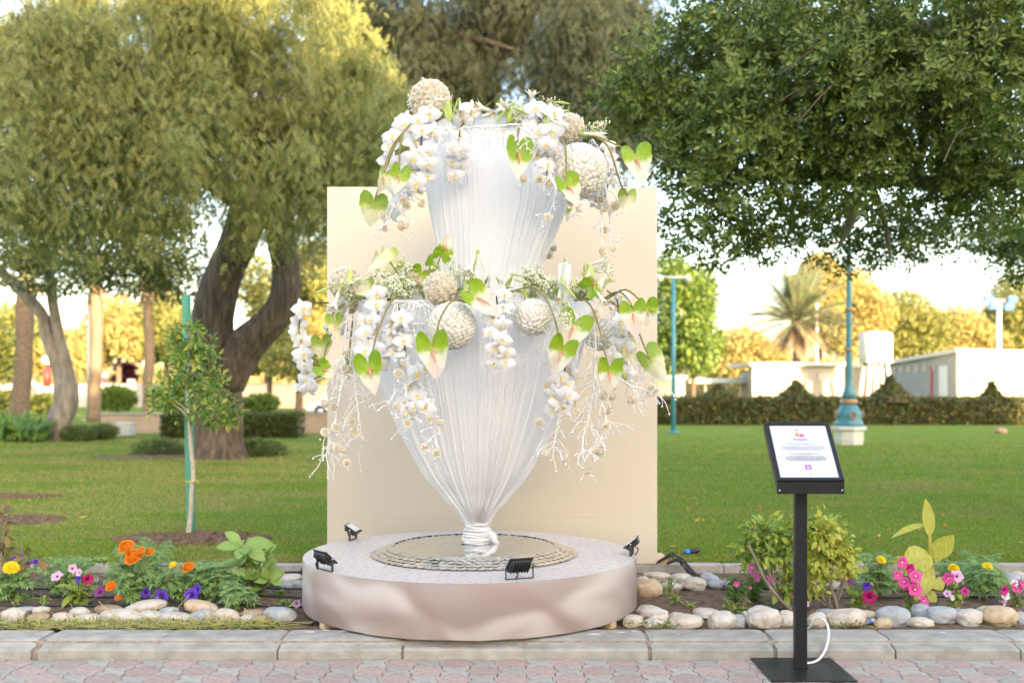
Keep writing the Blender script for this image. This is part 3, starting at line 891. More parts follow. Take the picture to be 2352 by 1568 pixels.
orchid_spray('low orchid spray among the twigs at the lower right edge of the drape', [(1287, 868), (1311, 852), (1304, 885), (1306, 909), (1273, 905), (1271, 938), (1293, 938), (1284, 920)], 7.05, [(1305, 770), (1300, 830), (1288, 900), (1280, 945)], seed=13, size=48)

# ------------------------------------------------------------------ anthuriums
M_SPATHE = mat('anthurium_spathe', (.5, .6, .1), rough=.3, transl=.3, bump=.35, bscale=9)
def tone(m, green, pale, tip, edge):
    N, L, p = nodes(m)
    tc = N.new('ShaderNodeTexCoord'); sx = N.new('ShaderNodeSeparateXYZ'); L.new(tc.outputs['Object'], sx.inputs[0])
    nz = N.new('ShaderNodeTexNoise'); nz.inputs['Scale'].default_value = 5; L.new(tc.outputs['Object'], nz.inputs['Vector'])
    oi = N.new('ShaderNodeObjectInfo')
    a = N.new('ShaderNodeMath'); a.operation = 'MULTIPLY_ADD'; a.inputs[1].default_value = .35; L.new(nz.outputs[0], a.inputs[0]); L.new(sx.outputs['Y'], a.inputs[2])
    a2 = N.new('ShaderNodeMath'); a2.operation = 'MULTIPLY_ADD'; a2.inputs[1].default_value = .55; L.new(oi.outputs['Random'], a2.inputs[0]); L.new(a.outputs[0], a2.inputs[2])
    mr = N.new('ShaderNodeMapRange'); mr.inputs[1].default_value = -.30; mr.inputs[2].default_value = .92; L.new(a2.outputs[0], mr.inputs[0])
    r = N.new('ShaderNodeValToRGB'); e = r.color_ramp.elements
    e[0].position = 0; e[0].color = (*tip, 1); e[1].position = .45 + edge; e[1].color = (*pale, 1)
    x = e.new(.62 + edge); x.color = (*green, 1); x = e.new(1.0); x.color = (green[0] * .62, green[1] * .8, green[2] * .7, 1)
    L.new(mr.outputs[0], r.inputs[0]); L.new(r.outputs[0], p.inputs['Base Color'])
    for n_ in N:
        if n_.type == 'BSDF_TRANSLUCENT': L.new(r.outputs[0], n_.inputs['Color'])
tone(M_SPATHE, (.30, .44, .022), (.76, .75, .60), (.78, .66, .60), 0)
M_SPATHE2 = mat('pale_anthurium_spathe', (.5, .6, .1), rough=.35, transl=.3, bump=.4, bscale=9)
tone(M_SPATHE2, (.38, .47, .08), (.68, .67, .40), (.72, .67, .52), .10)
M_SPADIX = mat('coral_spadix', (.72, .17, .08), (.80, .36, .28), 3, .5, .3, 300)
def spathe_mesh(seed, m):
    rd = random.Random(seed)
    key = [(0, .16), (12, .36), (24, .55), (40, .64), (60, .60), (85, .53), (110, .50), (135, .53), (155, .62), (170, .76), (180, .86)]
    out = []
    for k in range(36):
        a = k * 10
        b_ = a if a <= 180 else 360 - a
        r = float(np.interp(b_, [q[0] for q in key], [q[1] for q in key])) * rd.uniform(.96, 1.04)
        out.append((math.sin(R(a)) * r, math.cos(R(a)) * r))
    b = MB(); vv = [(0, 0, 0)]; rings = 5
    for i in range(1, rings + 1):
        t = i / rings
        for k, (x, y) in enumerate(out):
            z = .20 * (t * t) * (abs(x) / .6) ** 1.5 - .18 * max(0, -y * t) ** 2 + .16 * max(0, y * t) ** 1.3 + .025 * math.sin(k * 1.1 + seed) * t * t - .03 * math.exp(-(x * t / .05) ** 2) * t + .012 * math.sin(k * 2.9) * t
            vv.append((x * t, y * t, z))
    n = 36
    ff = [(0, 1 + (k + 1) % n, 1 + k) for k in range(n)]
    for i in range(rings - 1):
        for k in range(n):
            q = (k + 1) % n
            ff.append((1 + i * n + k, 1 + i * n + q, 1 + (i + 1) * n + q, 1 + (i + 1) * n + k))
    b.add(vv, ff)
    return b.mesh('anthurium_spathe', m)
SPA = [spathe_mesh(k, M_SPATHE) for k in range(3)]; SPB = [spathe_mesh(k + 5, M_SPATHE2) for k in range(2)]
bb = MB(); bb.tube(spline([(0, 0, 0), (.0, -.10, .07), (.01, -.24, .10), (.015, -.42, .10)], 3), lerp_list([.035, .045, .035, .012], 10), 8)
SPX = bb.mesh('anthurium_spadix', M_SPADIX)
def anthurium(label, U, V, wpx, roll, yaw, pitch, y, stem, pale=0, spadix=1, back=0):
    """roll turns the tip sideways (degrees), yaw/pitch turn the face away from the viewer"""
    c = W(U, V, y)
    t = thing('anthurium', label, 'anthurium', c, 'green and white anthuriums on the sculpture')
    rv_ = random.Random(int(U * 3 + V)); yaw += rv_.uniform(-16, 16); pitch += rv_.uniform(-10, 14); roll += rv_.uniform(-10, 10)
    nrm = Matrix.Rotation(R(yaw), 3, 'Z') @ Matrix.Rotation(R(-pitch), 3, 'X') @ Vector((0, -1, 0))
    if back: nrm = -nrm
    q = frame(nrm, (0, 0, 1), R(roll))
    s = wpx * y / FPX / 1.2
    k = int(U + V)
    o = mesh_ob('spathe', (SPB if pale else SPA)[k % (2 if pale else 3)], t, (0, 0, 0), q.to_euler(), (s * (.82 + .26 * ((k * 7) % 10) / 10), s, s * (1 + .9 * ((k * 3) % 10) / 10)))
    if spadix: mesh_ob('spadix', SPX, t, (0, 0, 0), q.to_euler(), (s * 1.05, s * 1.05, s * 1.05))
    pts = [W(u, v, yy) for u, v, yy in stem] + [c + Vector(q @ Vector((0, .05 * s, -.012)))]
    pts = spline(pts, 6)
    b = MB(); b.tube(pts, lerp_list([.0075, .0065, .0055], len(pts)), 7); b.build('stem', M_GSTEM, t)
    return t
an = anthurium
an('anthurium hanging alone over the centre of the upper drape', 1190, 350, 88, 3, 8, 8, 6.95, [(1182, 292, 7.25), (1196, 278, 7.1), (1190, 310, 6.98)])
an('anthurium furthest out at the top right, in front of the dark leaves', 1462, 366, 82, 20, -6, 5, 7.0, [(1345, 308, 7.3), (1385, 320, 7.1), (1440, 345, 7.03)])
an('pale anthurium seen from behind, over the top right corner of the panel', 1441, 452, 58, 8, 10, 5, 7.2, [(1350, 310, 7.3), (1395, 335, 7.15), (1425, 420, 7.2)], pale=1, spadix=0, back=1)
an('anthurium hanging in front of the largest petal ball', 1303, 428, 70, 35, 35, 10, 6.85, [(1272, 300, 7.2), (1296, 330, 6.98), (1301, 390, 6.88)])
an('anthurium furthest out at the left of the top tier, over the panel corner', 857, 470, 70, -12, 22, 0, 7.2, [(930, 300, 7.3), (905, 340, 7.2), (870, 430, 7.2)], pale=1, spadix=0)
an('anthurium hanging beneath the left orchids of the top tier', 917, 403, 62, -8, 12, 12, 6.95, [(960, 268, 7.2), (925, 310, 7.0), (917, 370, 6.97)])
an('narrow pale anthurium seen edge on at the left of the top orchids', 880, 408, 55, -20, 62, 4, 7.1, [(935, 295, 7.3), (905, 330, 7.2), (882, 385, 7.12)], pale=1)
an('anthurium whose tip shows behind the right edge of the upper drape', 1297, 478, 46, 12, 40, 10, 7.75, [(1310, 330, 7.6), (1302, 420, 7.72)])
an('upright anthurium standing in front of the white pleats above the lower rim', 1017, 575, 58, 160, 14, -25, 7.15, [(1000, 680, 7.2), (990, 640, 7.15), (1008, 600, 7.17)])
an('green anthurium seen edge on above the middle rosette ball', 992, 602, 52, 140, 58, -10, 7.2, [(990, 680, 7.25), (985, 645, 7.2)], spadix=0)
an('large pale anthurium leaning over the left of the lower rim', 893, 602, 72, 55, -12, -10, 7.2, [(940, 690, 7.3), (920, 640, 7.25), (905, 615, 7.22)], pale=1, spadix=0, back=1)
an('small pale anthurium beside the left rosette ball', 846, 662, 44, -60, 14, -5, 7.1, [(900, 690, 7.25), (870, 680, 7.15)], pale=1, spadix=0)
an('blush anthurium just left of the middle rosette ball', 962, 634, 56, -40, 10, -6, 7.25, [(985, 690, 7.3), (970, 660, 7.27)])
an('broad anthurium facing right over the rim between two rosette balls', 1096, 684, 92, 55, 4, 6, 6.85, [(1015, 705, 7.0), (1030, 680, 6.95), (1070, 670, 6.88)])
an('anthurium on a long arching stem in front of the middle petal ball', 993, 803, 96, 12, 0, 12, 6.7, [(1075, 695, 6.9), (1040, 690, 6.75), (1012, 730, 6.70), (999, 780, 6.70)])
an('tallest anthurium, green topped, hanging at the right of the lower drape', 1316, 752, 92, -28, 18, 6, 6.95, [(1285, 690, 7.2), (1296, 700, 7.0), (1308, 730, 6.96)])
an('anthurium on a brown arching stem at the right of the lower drape', 1290, 806, 82, -14, -8, 10, 6.85, [(1180, 668, 7.1), (1225, 660, 6.95), (1262, 700, 6.88), (1286, 780, 6.86)])
an('lowest anthurium on the right, hanging from an olive arching stem', 1400, 852, 72, -4, 4, 10, 6.9, [(1320, 690, 7.2), (1345, 690, 7.0), (1370, 730, 6.93), (1394, 830, 6.91)])
an('anthurium with coral spadix at the right end of the lower rim', 1454, 721, 72, 6, -4, 12, 6.95, [(1380, 690, 7.2), (1420, 670, 7.05), (1448, 695, 6.97)])
an('anthurium tucked behind another one at the right edge of the panel', 1484, 707, 58, 12, 30, 5, 7.1, [(1390, 690, 7.3), (1435, 665, 7.15), (1470, 690, 7.12)])
an('cream veined anthurium furthest right, seen from behind', 1494, 826, 86, -38, -18, -4, 7.1, [(1400, 690, 7.3), (1450, 730, 7.15), (1482, 800, 7.12)], pale=1, spadix=0, back=1)
an('pale anthurium seen from behind between two others at far right', 1448, 806, 54, -12, 26, 0, 7.2, [(1395, 690, 7.3), (1420, 740, 7.22)], pale=1, spadix=0, back=1)
an('white anthurium pointing up at the right of the lower rim', 1360, 655, 58, 118, -16, -12, 7.0, [(1335, 690, 7.15), (1345, 675, 7.05)])
an('anthurium hanging low on the left, green lobed with pink tip', 848, 845, 84, 12, -4, 12, 6.85, [(935, 680, 7.1), (900, 690, 6.95), (868, 760, 6.87), (852, 825, 6.86)])
an('pale anthurium hanging out over the grass at the left', 738, 790, 54, 14, 14, 0, 7.2, [(800, 690, 7.4), (765, 720, 7.28), (748, 770, 7.22)], pale=1, spadix=0)
an('pale anthurium below the left end of the lower rim', 771, 742, 54, 15, -12, 4, 7.05, [(860, 682, 7.3), (815, 690, 7.1), (785, 720, 7.06)], pale=1)
an('small green anthurium among the lower left twigs', 741, 846, 44, 65, 20, 10, 7.15, [(790, 720, 7.35), (755, 780, 7.2)])
an('small pale anthurium behind the white twigs at lower left', 803, 838, 48, 0, 24, 6, 7.3, [(815, 700, 7.4), (805, 780, 7.32)], pale=1, spadix=0)

# ------------------------------------------------------------------ lilies
M_LILY = mat('white_lily_petal', (.80, .80, .70), (.72, .78, .42), 2.2, .5, transl=.3, lo=.45, hi=.75)
M_LGREEN = mat('lily_green', (.34, .46, .09), (.46, .55, .16), 6, .5, transl=.1)
M_ANTH = mat('orange_stamen', (.65, .28, .03), rough=.7)
def lily_mesh(open_):
    b = MB()
    for k in range(6):
        a0 = k * math.pi / 3; vv, ff = [], []
        nt = 6
        for i in range(nt + 1):
            t = i / nt
            r = .045 + .10 * t + (open_ * .42 * max(0, t - .55) ** 1.3 * 2.2)
            z = 1.0 * t - open_ * .55 * max(0, t - .72) ** 1.2
            wd = R(38) * (1 if t < .6 else max(.08, 1 - ((t - .6) / .4) ** 1.4))
            for q in (-1, -.5, 0, .5, 1):
                a = a0 + q * wd
                rr = r * (1 - .08 * abs(q)) + (.012 if k % 2 else 0)
                vv.append((rr * math.cos(a), rr * math.sin(a), z))
        for i in range(nt):
            for k2 in range(4):
                ff.append((i * 5 + k2, i * 5 + k2 + 1, (i + 1) * 5 + k2 + 1, (i + 1) * 5 + k2))
        b.add(vv, ff)
    return b.mesh('lily_bloom', M_LILY)
LIL = [lily_mesh(1.0), lily_mesh(.7), lily_mesh(.15)]
bb = MB()
for k in range(5):
    a = k * 1.257; bb.tube([(0, 0, .3), (.05 * math.cos(a), .05 * math.sin(a), .92)], .008, 4)
    bb.ball((.055 * math.cos(a), .055 * math.sin(a), .94), .03, 6, 4, sc=(1, 1, .6))
STAM = bb.mesh('lily_stamen', M_ANTH)
bb = MB(); bb.lathe([(.02, 0), (.07, .25), (.10, .55), (.085, .8), (.01, 1)], 8); LBUD = bb.mesh('lily_bud', M_LGREEN)
def lily(label, heads, root, y0):
    base = W(root[0], root[1], y0 + .05)
    t = thing('lily', label, 'lily', base, 'white trumpet lilies on the sculpture')
    b = MB()
    for i, (U, V, dU, dV, dY, Lpx, kind) in enumerate(heads):
        tipd = Vector((dU, dY, -dV)).normalized()
        L = Lpx * y0 / FPX
        c = W(U, V, y0); st = c - tipd * L * .5
        pts = spline([base, base * .45 + st * .55 + Vector((0, 0, .05)), st - tipd * .03, st], 5)
        b.tube(pts, .0055, 6)
        o = mesh_ob('bud' if kind == 3 else 'bloom', LBUD if kind == 3 else LIL[kind], t, st - base, frame(tipd, (0, 1, .3), i).to_euler(), (L * (.8 if kind == 3 else .9), L * (.8 if kind == 3 else .9), L))
        if kind < 2: mesh_ob('stamens', STAM, o)
    b.leaf(base, (random.uniform(-.3, .3), -.3, 1), (0, -1, 0), .16, .03, .5)
    b.build('stem', M_LGREEN, t)
lily('lily in front of the largest rosette ball at the top left', [(1002, 229, -1, .15, -.7, 46, 0)], (1030, 280), 7.1)
lily('drooping lily beside the top left rosette ball, next to an orchid', [(1058, 252, .1, .9, -.5, 50, 0)], (1038, 280), 7.15)
lily('pair of lilies lying sideways along the back of the upper rim', [(1112, 250, -1, -.25, -.25, 52, 1), (1140, 258, -.8, .6, -.6, 44, 0)], (1175, 283), 7.25)
lily('lily with a green bud over the centre of the upper rim', [(1160, 246, -.4, -.1, -.9, 42, 0), (1200, 256, -.8, -.4, 0, 48, 3), (1150, 268, -.7, .8, 0, 40, 3)], (1165, 285), 7.22)
lily('lily standing highest at the top right above the orchids', [(1221, 226, .1, -.9, -.5, 42, 0)], (1222, 285), 7.35)
lily('yellowish lily with a bud behind the small top right rosette ball', [(1280, 254, .6, .4, -.6, 40, 0), (1290, 236, 1, .15, 0, 40, 3)], (1255, 290), 7.3)
lily('lily laid across the small top right rosette ball', [(1290, 285, 1, .4, -.3, 44, 2)], (1258, 300), 6.95)
lily('two slim lilies reaching right above the largest petal ball', [(1368, 309, 1, .1, -.1, 56, 2), (1396, 332, .7, .9, -.2, 44, 1)], (1340, 318), 7.2)
lily('lily in front of the left rosette ball', [(806, 648, .3, .9, -.5, 46, 0), (745, 665, -.9, .4, 0, 46, 3)], (830, 690), 7.1)
lily('lily drooping below the left rosette ball', [(770, 695, -.25, .9, -.3, 54, 0)], (800, 660), 7.05)
lily('two green lily buds above the pale anthurium on the left', [(856, 602, -.3, .9, 0, 34, 3), (878, 575, .3, -.9, 0, 30, 3)], (890, 690), 7.25)
lily('lily half hidden at the left of the middle rosette ball', [(950, 652, .8, .5, -.6, 50, 1), (925, 650, -1, -.1, 0, 44, 3)], (975, 690), 7.15)
lily('lily hanging over the white pleats right of the middle rosette ball', [(1082, 610, -.35, .9, -.25, 62, 0), (1110, 605, .35, .85, -.1, 46, 2)], (1075, 690), 7.05)
lily('lily and bud in front of the tall anthurium stem on the right', [(1284, 682, -.1, .8, -.6, 44, 0), (1309, 670, .7, .8, 0, 44, 3)], (1290, 650), 6.95)
lily('pale lily above the right hand petal ball', [(1252, 638, -.9, -.5, -.2, 52, 1), (1240, 655, -.9, -.2, 0, 46, 3)], (1285, 690), 7.2)
lily('two slim buds pointing left above the lower rim', [(1186, 631, -1, -.2, 0, 34, 3), (1192, 645, -1, -.3, 0, 28, 3)], (1205, 690), 7.1)
lily('lily hanging over the rim near the right end', [(1382, 686, .5, .8, -.4, 44, 1)], (1365, 650), 6.95)
lily('pair of lilies standing highest at the right end of the lower tier', [(1394, 614, -.2, -.9, -.2, 46, 1), (1372, 602, 1, -.3, 0, 44, 2), (1353, 628, -.1, .9, 0, 34, 2)], (1330, 690), 7.15)

# ------------------------------------------------------------------ small white filler flowers
M_FILL = mat('tiny_white_flower', (.78, .78, .70), (.74, .74, .50), 30, .8)
M_FSTEM = mat('fine_green_stem', (.30, .36, .16), rough=.7)
def filler(label, U, V, y, sp_, n, root):
    base = W(root[0], root[1], y + .03); c = W(U, V, y)
    t = thing('filler_flower', label, 'filler flowers', base, 'sprigs of tiny white flowers on the sculpture')
    b = MB(); fl = MB()
    s = sp_ * y / FPX
    for k in range(n):
        tip = c + Vector((random.gauss(0, s * .42), random.gauss(0, s * .3), random.gauss(0, s * .36)))
        mid = base * .4 + tip * .6 + Vector((random.gauss(0, .015), random.gauss(0, .015), -.01))
        b.tube([base + Vector((random.gauss(0, .02), 0, 0)), mid, tip], .0014, 3, cap=False)
        for q in range(5):
            e = tip + Vector((random.gauss(0, .014), random.gauss(0, .014), random.gauss(.004, .012)))
            b.tube([mid * .25 + tip * .75, e], .0009, 3, cap=False)
            fl.ball(e, random.uniform(.0045, .0075), 5, 3)
    b.build('stems', M_FSTEM, t, False); fl.build('blossoms', M_FILL, t, False)['kind'] = 'stuff'
filler('tiny white flowers above the centre of the upper rim', 1190, 252, 7.3, 34, 34, (1170, 290))
filler('tiny white flowers behind the topmost lily', 1262, 250, 7.4, 26, 24, (1240, 290))
filler('tiny white flowers behind the top right rosette ball', 1372, 288, 7.5, 26, 18, (1340, 320))
filler('tiny white flowers beneath the largest rosette ball', 960, 285, 7.5, 26, 14, (985, 300))
filler('tiny white flowers over the left rosette ball', 795, 660, 7.15, 36, 26, (810, 695))
filler('tiny white flowers right of the large pale anthurium', 868, 640, 7.2, 34, 40, (880, 695))
filler('dense tiny white flowers along the left of the lower rim', 905, 665, 7.05, 40, 50, (940, 685))
filler('tiny white flowers rising left of the middle rosette ball', 935, 618, 7.25, 30, 34, (950, 690))
filler('tiny white flowers between the middle rosette ball and the pleats', 1040, 630, 7.15, 32, 40, (1050, 690))
filler('tiny white flowers above the right hand petal ball', 1222, 635, 7.15, 30, 44, (1225, 685))
filler('tiny white flowers on the rim right of the petal ball', 1265, 655, 7.1, 28, 30, (1270, 688))
filler('tiny white flowers beside the upward white anthurium', 1375, 636, 7.2, 36, 60, (1345, 690))
filler('tiny white flowers hanging in front of the tall anthurium', 1300, 735, 6.85, 18, 22, (1296, 690))
filler('tiny white flowers along the rim beneath the plastic tube', 1335, 660, 7.15, 30, 34, (1330, 690))

# ------------------------------------------------------------------ white painted branches with rosettes and pearls
def branch(label, mains, y0, rosettes, ntw, spread=70, seed=0, pearl=1):
    rd = random.Random(seed * 13 + 5)
    base = W(mains[0][0][0], mains[0][0][1], y0)
    t = thing('white_branch', label, 'twig branch', base, 'white painted twig branches hanging on the sculpture')
    b = MB(); pb = MB()
    allp = []
    px = y0 / FPX
    for m in mains:
        pts = spline([W(u, v, y0 + rd.uniform(-.04, .04)) for u, v in m], 6)
        pts = [p_ + Vector((rd.gauss(0, .004), rd.gauss(0, .004), 0)) for p_ in pts]
        k = max(2, len(pts))
        b.tube(pts, lerp_list([.009, .007, .004] if len(m) > 2 else [.006, .004], k), 6, wob=.5)
        allp += pts
    def twig(p0, d, L, r):
        pts = [p0]; d = Vector(d).normalized(); n = 7
        for k in range(n):
            d = (d + Vector((rd.gauss(0, .22), rd.gauss(0, .18), rd.gauss(-.13, .2)))).normalized()
            pts.append(pts[-1] + d * L / n)
        b.tube(pts, lerp_list([r, r * .85, r * .6], n + 1), 5, wob=.6)
        return pts
    for k in range(ntw):
        p0 = rd.choice(allp)
        a = rd.uniform(0, 6.28)
        d = (math.cos(a), math.sin(a) * .6, rd.uniform(-.9, .15))
        L = rd.uniform(.35, 1.0) * spread * px
        pts = twig(p0, d, L, .0031)
        if rd.random() < .6:
            q = pts[rd.randint(2, 4)]
            p2 = twig(q, (rd.uniform(-1, 1), rd.uniform(-.6, .6), rd.uniform(-1, .1)), L * .5, .0023)
            if pearl: pb.add(PEARL_T.v, PEARL_T.f, 0, Matrix.Translation(p2[-1]) @ Matrix.Scale(1.25, 4))
        if pearl:
            for q in range(rd.randint(1, 2)): pb.add(PEARL_T.v, PEARL_T.f, 0, Matrix.Translation(pts[-1 - q] + Vector((0, -.004, -.006))) @ Matrix.Scale(1.3, 4))
    for i, (u, v) in enumerate(rosettes):
        c = W(u, v, y0 - .03 + rd.uniform(-.05, .03))
        q = min(allp, key=lambda p_: (p_ - c).length + .6 * abs(p_.z - c.z - .08))
        b.tube(spline([q, q * .5 + c * .5 + Vector((rd.gauss(0, .015), 0, rd.gauss(-.01, .02))), c + Vector((0, .01, 0))], 4), .0026, 4)
        n = Vector((rd.gauss(0, .5), -1, rd.gauss(0, .45)))
        s = rd.uniform(1.15, 1.4)
        mesh_ob('rosette', ROSE[i % 2], t, c - base, frame(n, (0, 0, 1), rd.uniform(0, 6)).to_euler(), (s, s, s * 1.15))
        if pearl: pb.add(PEARL_T.v, PEARL_T.f, 0, Matrix.Translation(c + Vector((rd.gauss(0, .03), -.02, -.045))) @ Matrix.Scale(1.3, 4))
    b.build('twigs', M_TWIG, t)['kind'] = 'stuff'
    if pb.v: pb.build('pearls', M_PEARL, t)['kind'] = 'stuff'
branch('long tangled white branch hanging down the left edge of the panel', [[(800, 700), (795, 760), (792, 820), (785, 880), (775, 940), (758, 1010), (748, 1045)], [(815, 720), (812, 800), (815, 880), (822, 950), (835, 1020)], [(792, 820), (775, 850), (740, 866)]], 7.25, [(767, 931), (748, 925), (770, 980), (816, 989), (746, 994), (789, 1034), (796, 1062), (774, 1030), (795, 812), (790, 848), (808, 965)], 70, 78, 1)
branch('white branch with rosettes dangling over the left of the lower drape', [[(960, 850), (968, 890), (985, 940), (1000, 990), (1003, 1035)], [(930, 880), (940, 950), (935, 990)], [(908, 850), (905, 900), (890, 930)]], 6.95, [(908, 933), (936, 973), (981, 935), (985, 962), (1013, 968), (975, 1026), (1003, 1038), (915, 860), (980, 848)], 24, 60, 2)
branch('largest white branch, hanging in front of the right of the panel', [[(1362, 700), (1366, 780), (1364, 860), (1358, 930), (1345, 985), (1335, 1030), (1325, 1068)], [(1364, 860), (1385, 930), (1395, 980), (1380, 1030)], [(1285, 940), (1278, 990), (1272, 1025)], [(1400, 850), (1440, 880), (1480, 895), (1505, 905)]], 7.15, [(1255, 887), (1322, 943), (1240, 969), (1385, 908), (1406, 910), (1451, 917), (1396, 943), (1392, 978), (1380, 1036), (1366, 1032), (1256, 1042), (1298, 1051), (1350, 1078), (1494, 888), (1506, 901), (1382, 828), (1314, 925), (1290, 862), (1460, 760)], 84, 84, 3)
branch('white branch with rosettes beneath the left orchids of the top tier', [[(945, 430), (930, 470), (928, 520)], [(950, 440), (905, 480), (885, 520)]], 7.2, [(965, 441), (926, 462), (934, 473), (967, 470), (934, 519), (919, 518), (882, 528), (876, 497), (940, 385)], 18, 44, 4)
branch('white branch with rosettes hanging below the largest petal ball', [[(1262, 400), (1278, 440), (1258, 500)], [(1290, 430), (1310, 455), (1334, 475)]], 6.95, [(1259, 501), (1308, 463), (1334, 481), (1293, 396), (1240, 412), (1204, 411)], 18, 50, 5)
branch('thin white branch hanging down the panel right of the petal ball', [[(1392, 330), (1384, 420), (1382, 500), (1385, 600)], [(1390, 420), (1402, 520), (1400, 570)], [(1360, 320), (1420, 400), (1445, 402)]], 7.35, [(1381, 458), (1414, 474), (1390, 530), (1384, 575), (1407, 573), (1384, 592), (1395, 480)], 26, 44, 6)
branch('short white branch with two rosettes behind the upper drape', [[(1262, 540), (1268, 575)], [(1262, 540), (1258, 590)]], 8.3, [(1272, 571), (1260, 584)], 4, 24, 7)
branch('white twigs trailing over the front of the upper rim', [[(1090, 292), (1130, 292), (1180, 286), (1230, 288)], [(1000, 295), (1040, 296)], [(1180, 286), (1222, 310), (1240, 330)]], 7.0, [], 44, 88, 8)
branch('white twigs trailing from the lower rim beside the middle rosette ball', [[(900, 692), (940, 692), (985, 690)], [(935, 745), (975, 742)], [(930, 800), (955, 810)]], 6.98, [(913, 722), (902, 736)], 30, 70, 9)
branch('white twigs trailing from the rim around the right hand petal ball', [[(1150, 690), (1200, 692)], [(1270, 690), (1272, 740), (1262, 800)], [(1300, 690), (1330, 740), (1345, 800)]], 7.05, [(1370, 735), (1365, 720)], 46, 80, 10)
branch('white twigs trailing from the right end of the lower rim', [[(1380, 690), (1420, 720), (1440, 800), (1455, 850)], [(1440, 800), (1470, 840)]], 7.25, [(1445, 770)], 34, 74, 11)

# clear water tube and green garland stems at the lower rim
M_CLEAR = mat('clear_plastic', (.9, .92, .93), rough=.08, spec=.5)
N, L, p = nodes(M_CLEAR); p.inputs['Alpha'].default_value = .4
tt = thing('flower_tube', 'clear plastic flower tube stuck in the right of the lower rim', 'tube', W(1296, 690, 7.0))
b = MB(); b.tube([W(1296, 692, 7.0), W(1295, 650, 7.0), W(1297, 612, 7.02), W(1299, 605, 7.03)], [.03, .038, .05, .03], 14); b.build('tube', M_CLEAR, tt)
b = MB(); b.leaf(W(1292, 690, 6.99), (.05, 0, 1), (0, -1, 0), .30, .05, .05); b.build('leaf', mat('leaf_strap', (.12, .26, .03), rough=.4, transl=.3), tt)
def rim_garland(name, label, V0, U0, hw, sq, n, a0, a1):
    t = thing(name, label, 'greenery', W(U0, V0, AY))
    M_ = mat(name + '_leaf', (.10, .19, .04), island=[(.16, .27, .05), (.32, .42, .09), (.48, .55, .2)], rough=.5, transl=.3)
    a = rng.uniform(a0, a1, n)
    pos = np.column_stack([(U0 - 1176) * PXM + hw * PXM * np.cos(a), AY + sq * hw * PXM * np.sin(a) - .02, zV(V0) + rng.uniform(0, .06, n)])
    d = np.column_stack([np.cos(a) + rng.normal(0, .6, n), np.sin(a) + rng.normal(0, .6, n), rng.uniform(-.1, 1.2, n)])
    cloud('leaves', *leaf_t(.28), pos, d, rand_dirs(n), rng.uniform(.05, .13, n), M_, t)
rim_garland('upper_rim_greenery', 'thin green leaves tucked along the upper rim', 289, 1140, 160, .55, 60, R(180), R(360))
rim_garland('lower_rim_greenery', 'green leaves tucked along the lower rim among the flowers', 688, 1093, 268, .55, 120, R(180), R(360))
# ------------------------------------------------------------------ floodlights on the podium
M_BLACK = mat('black_powder_coat', (.018, .018, .02), (.028, .028, .03), 40, .42, .1, 400)
M_FGLASS = mat('frosted_lamp_glass', (.72, .74, .76), rough=.25)
M_STEEL = mat('bright_steel', (.6, .6, .6), rough=.25, metal=1)
def floodlight(label, loc, yaw, tilt):
    """yaw: direction the lamp points (degrees, world); tilt: how far it looks up"""
    t = thing('floodlight', label, 'floodlight', loc, 'black floodlights around the podium')
    q = Matrix.Rotation(R(yaw), 3, 'Z')
    w, h, d = .165, .125, .036
    piv = Vector((0, 0, .085))
    tq = q @ Matrix.Rotation(R(tilt), 3, 'X')       # local -Y is the glass side
    def put(mb, nm, m):
        me = mb.mesh(nm, m, False)
        return mesh_ob(nm, me, t, q @ piv, tq.to_euler())
    hb = MB()
    hb.box((0, -.006, 0), (w, .010, h), bev=.004)
    hb.box((0, .008, 0), (w - .022, .02, h - .02), bev=.006)
    ho = put(hb, 'housing', M_BLACK)
    for k in range(7):
        f = MB(); f.box(((k - 3) * .019, .024, 0), (.006, .018, h - .034 - (.02 if k in (3,) else 0)), bev=.0015)
        mesh_ob('cooling_fin', f.mesh('cooling_fin', M_BLACK, False), ho)
    g = MB(); g.box((0, -.0125, .004), (w - .036, .004, h - .034), bev=.001); mesh_ob('glass', g.mesh('glass', M_FGLASS, False), ho)
    br = MB()
    hw = w / 2 + .010
    br.box((0, 0, .002), (2 * hw, .018, .003), rot=None)
    for s in (-1, 1): br.box((s * hw, 0, .046), (.003, .018, .092))
    mesh_ob('bracket', br.mesh('bracket', M_BLACK, False), t, (0, 0, 0), q.to_euler())
    for s in (-1, 1):
        sb = MB(); sb.tube([(s * (hw - .006), 0, .085), (s * (hw + .006), 0, .085)], .006, 8)
        mesh_ob('screw', sb.mesh('screw', M_STEEL), t, (0, 0, 0), q.to_euler())
    cb = MB(); cb.tube(spline([(.03, .03, .06), (.03, .05, .045), (.035, .04, .02), (.04, .03, .004)], 4), .0045, 6)
    mesh_ob('lamp_cable', cb.mesh('lamp_cable', M_BLACK), t, (0, 0, 0), q.to_euler())
zt = PT + .001
def aim(x, y): return math.degrees(math.atan2(AX - x, -(AY - y)))
for lab, x, y, til, dyaw in [('floodlight at the back left of the podium with its pale glass showing', -1.265, 8.16, -58, 20), ('floodlight at the front left of the podium, seen from its ribbed side', -1.235, 6.77, -48, 0), ('floodlight at the front of the podium showing its ribbed back', .047, 6.46, -42, 8), ('floodlight at the right edge of the podium, seen side on', .865, 7.42, -52, 0)]:
    floodlight(lab, (x, y, zt), aim(x, y) + dyaw, til)

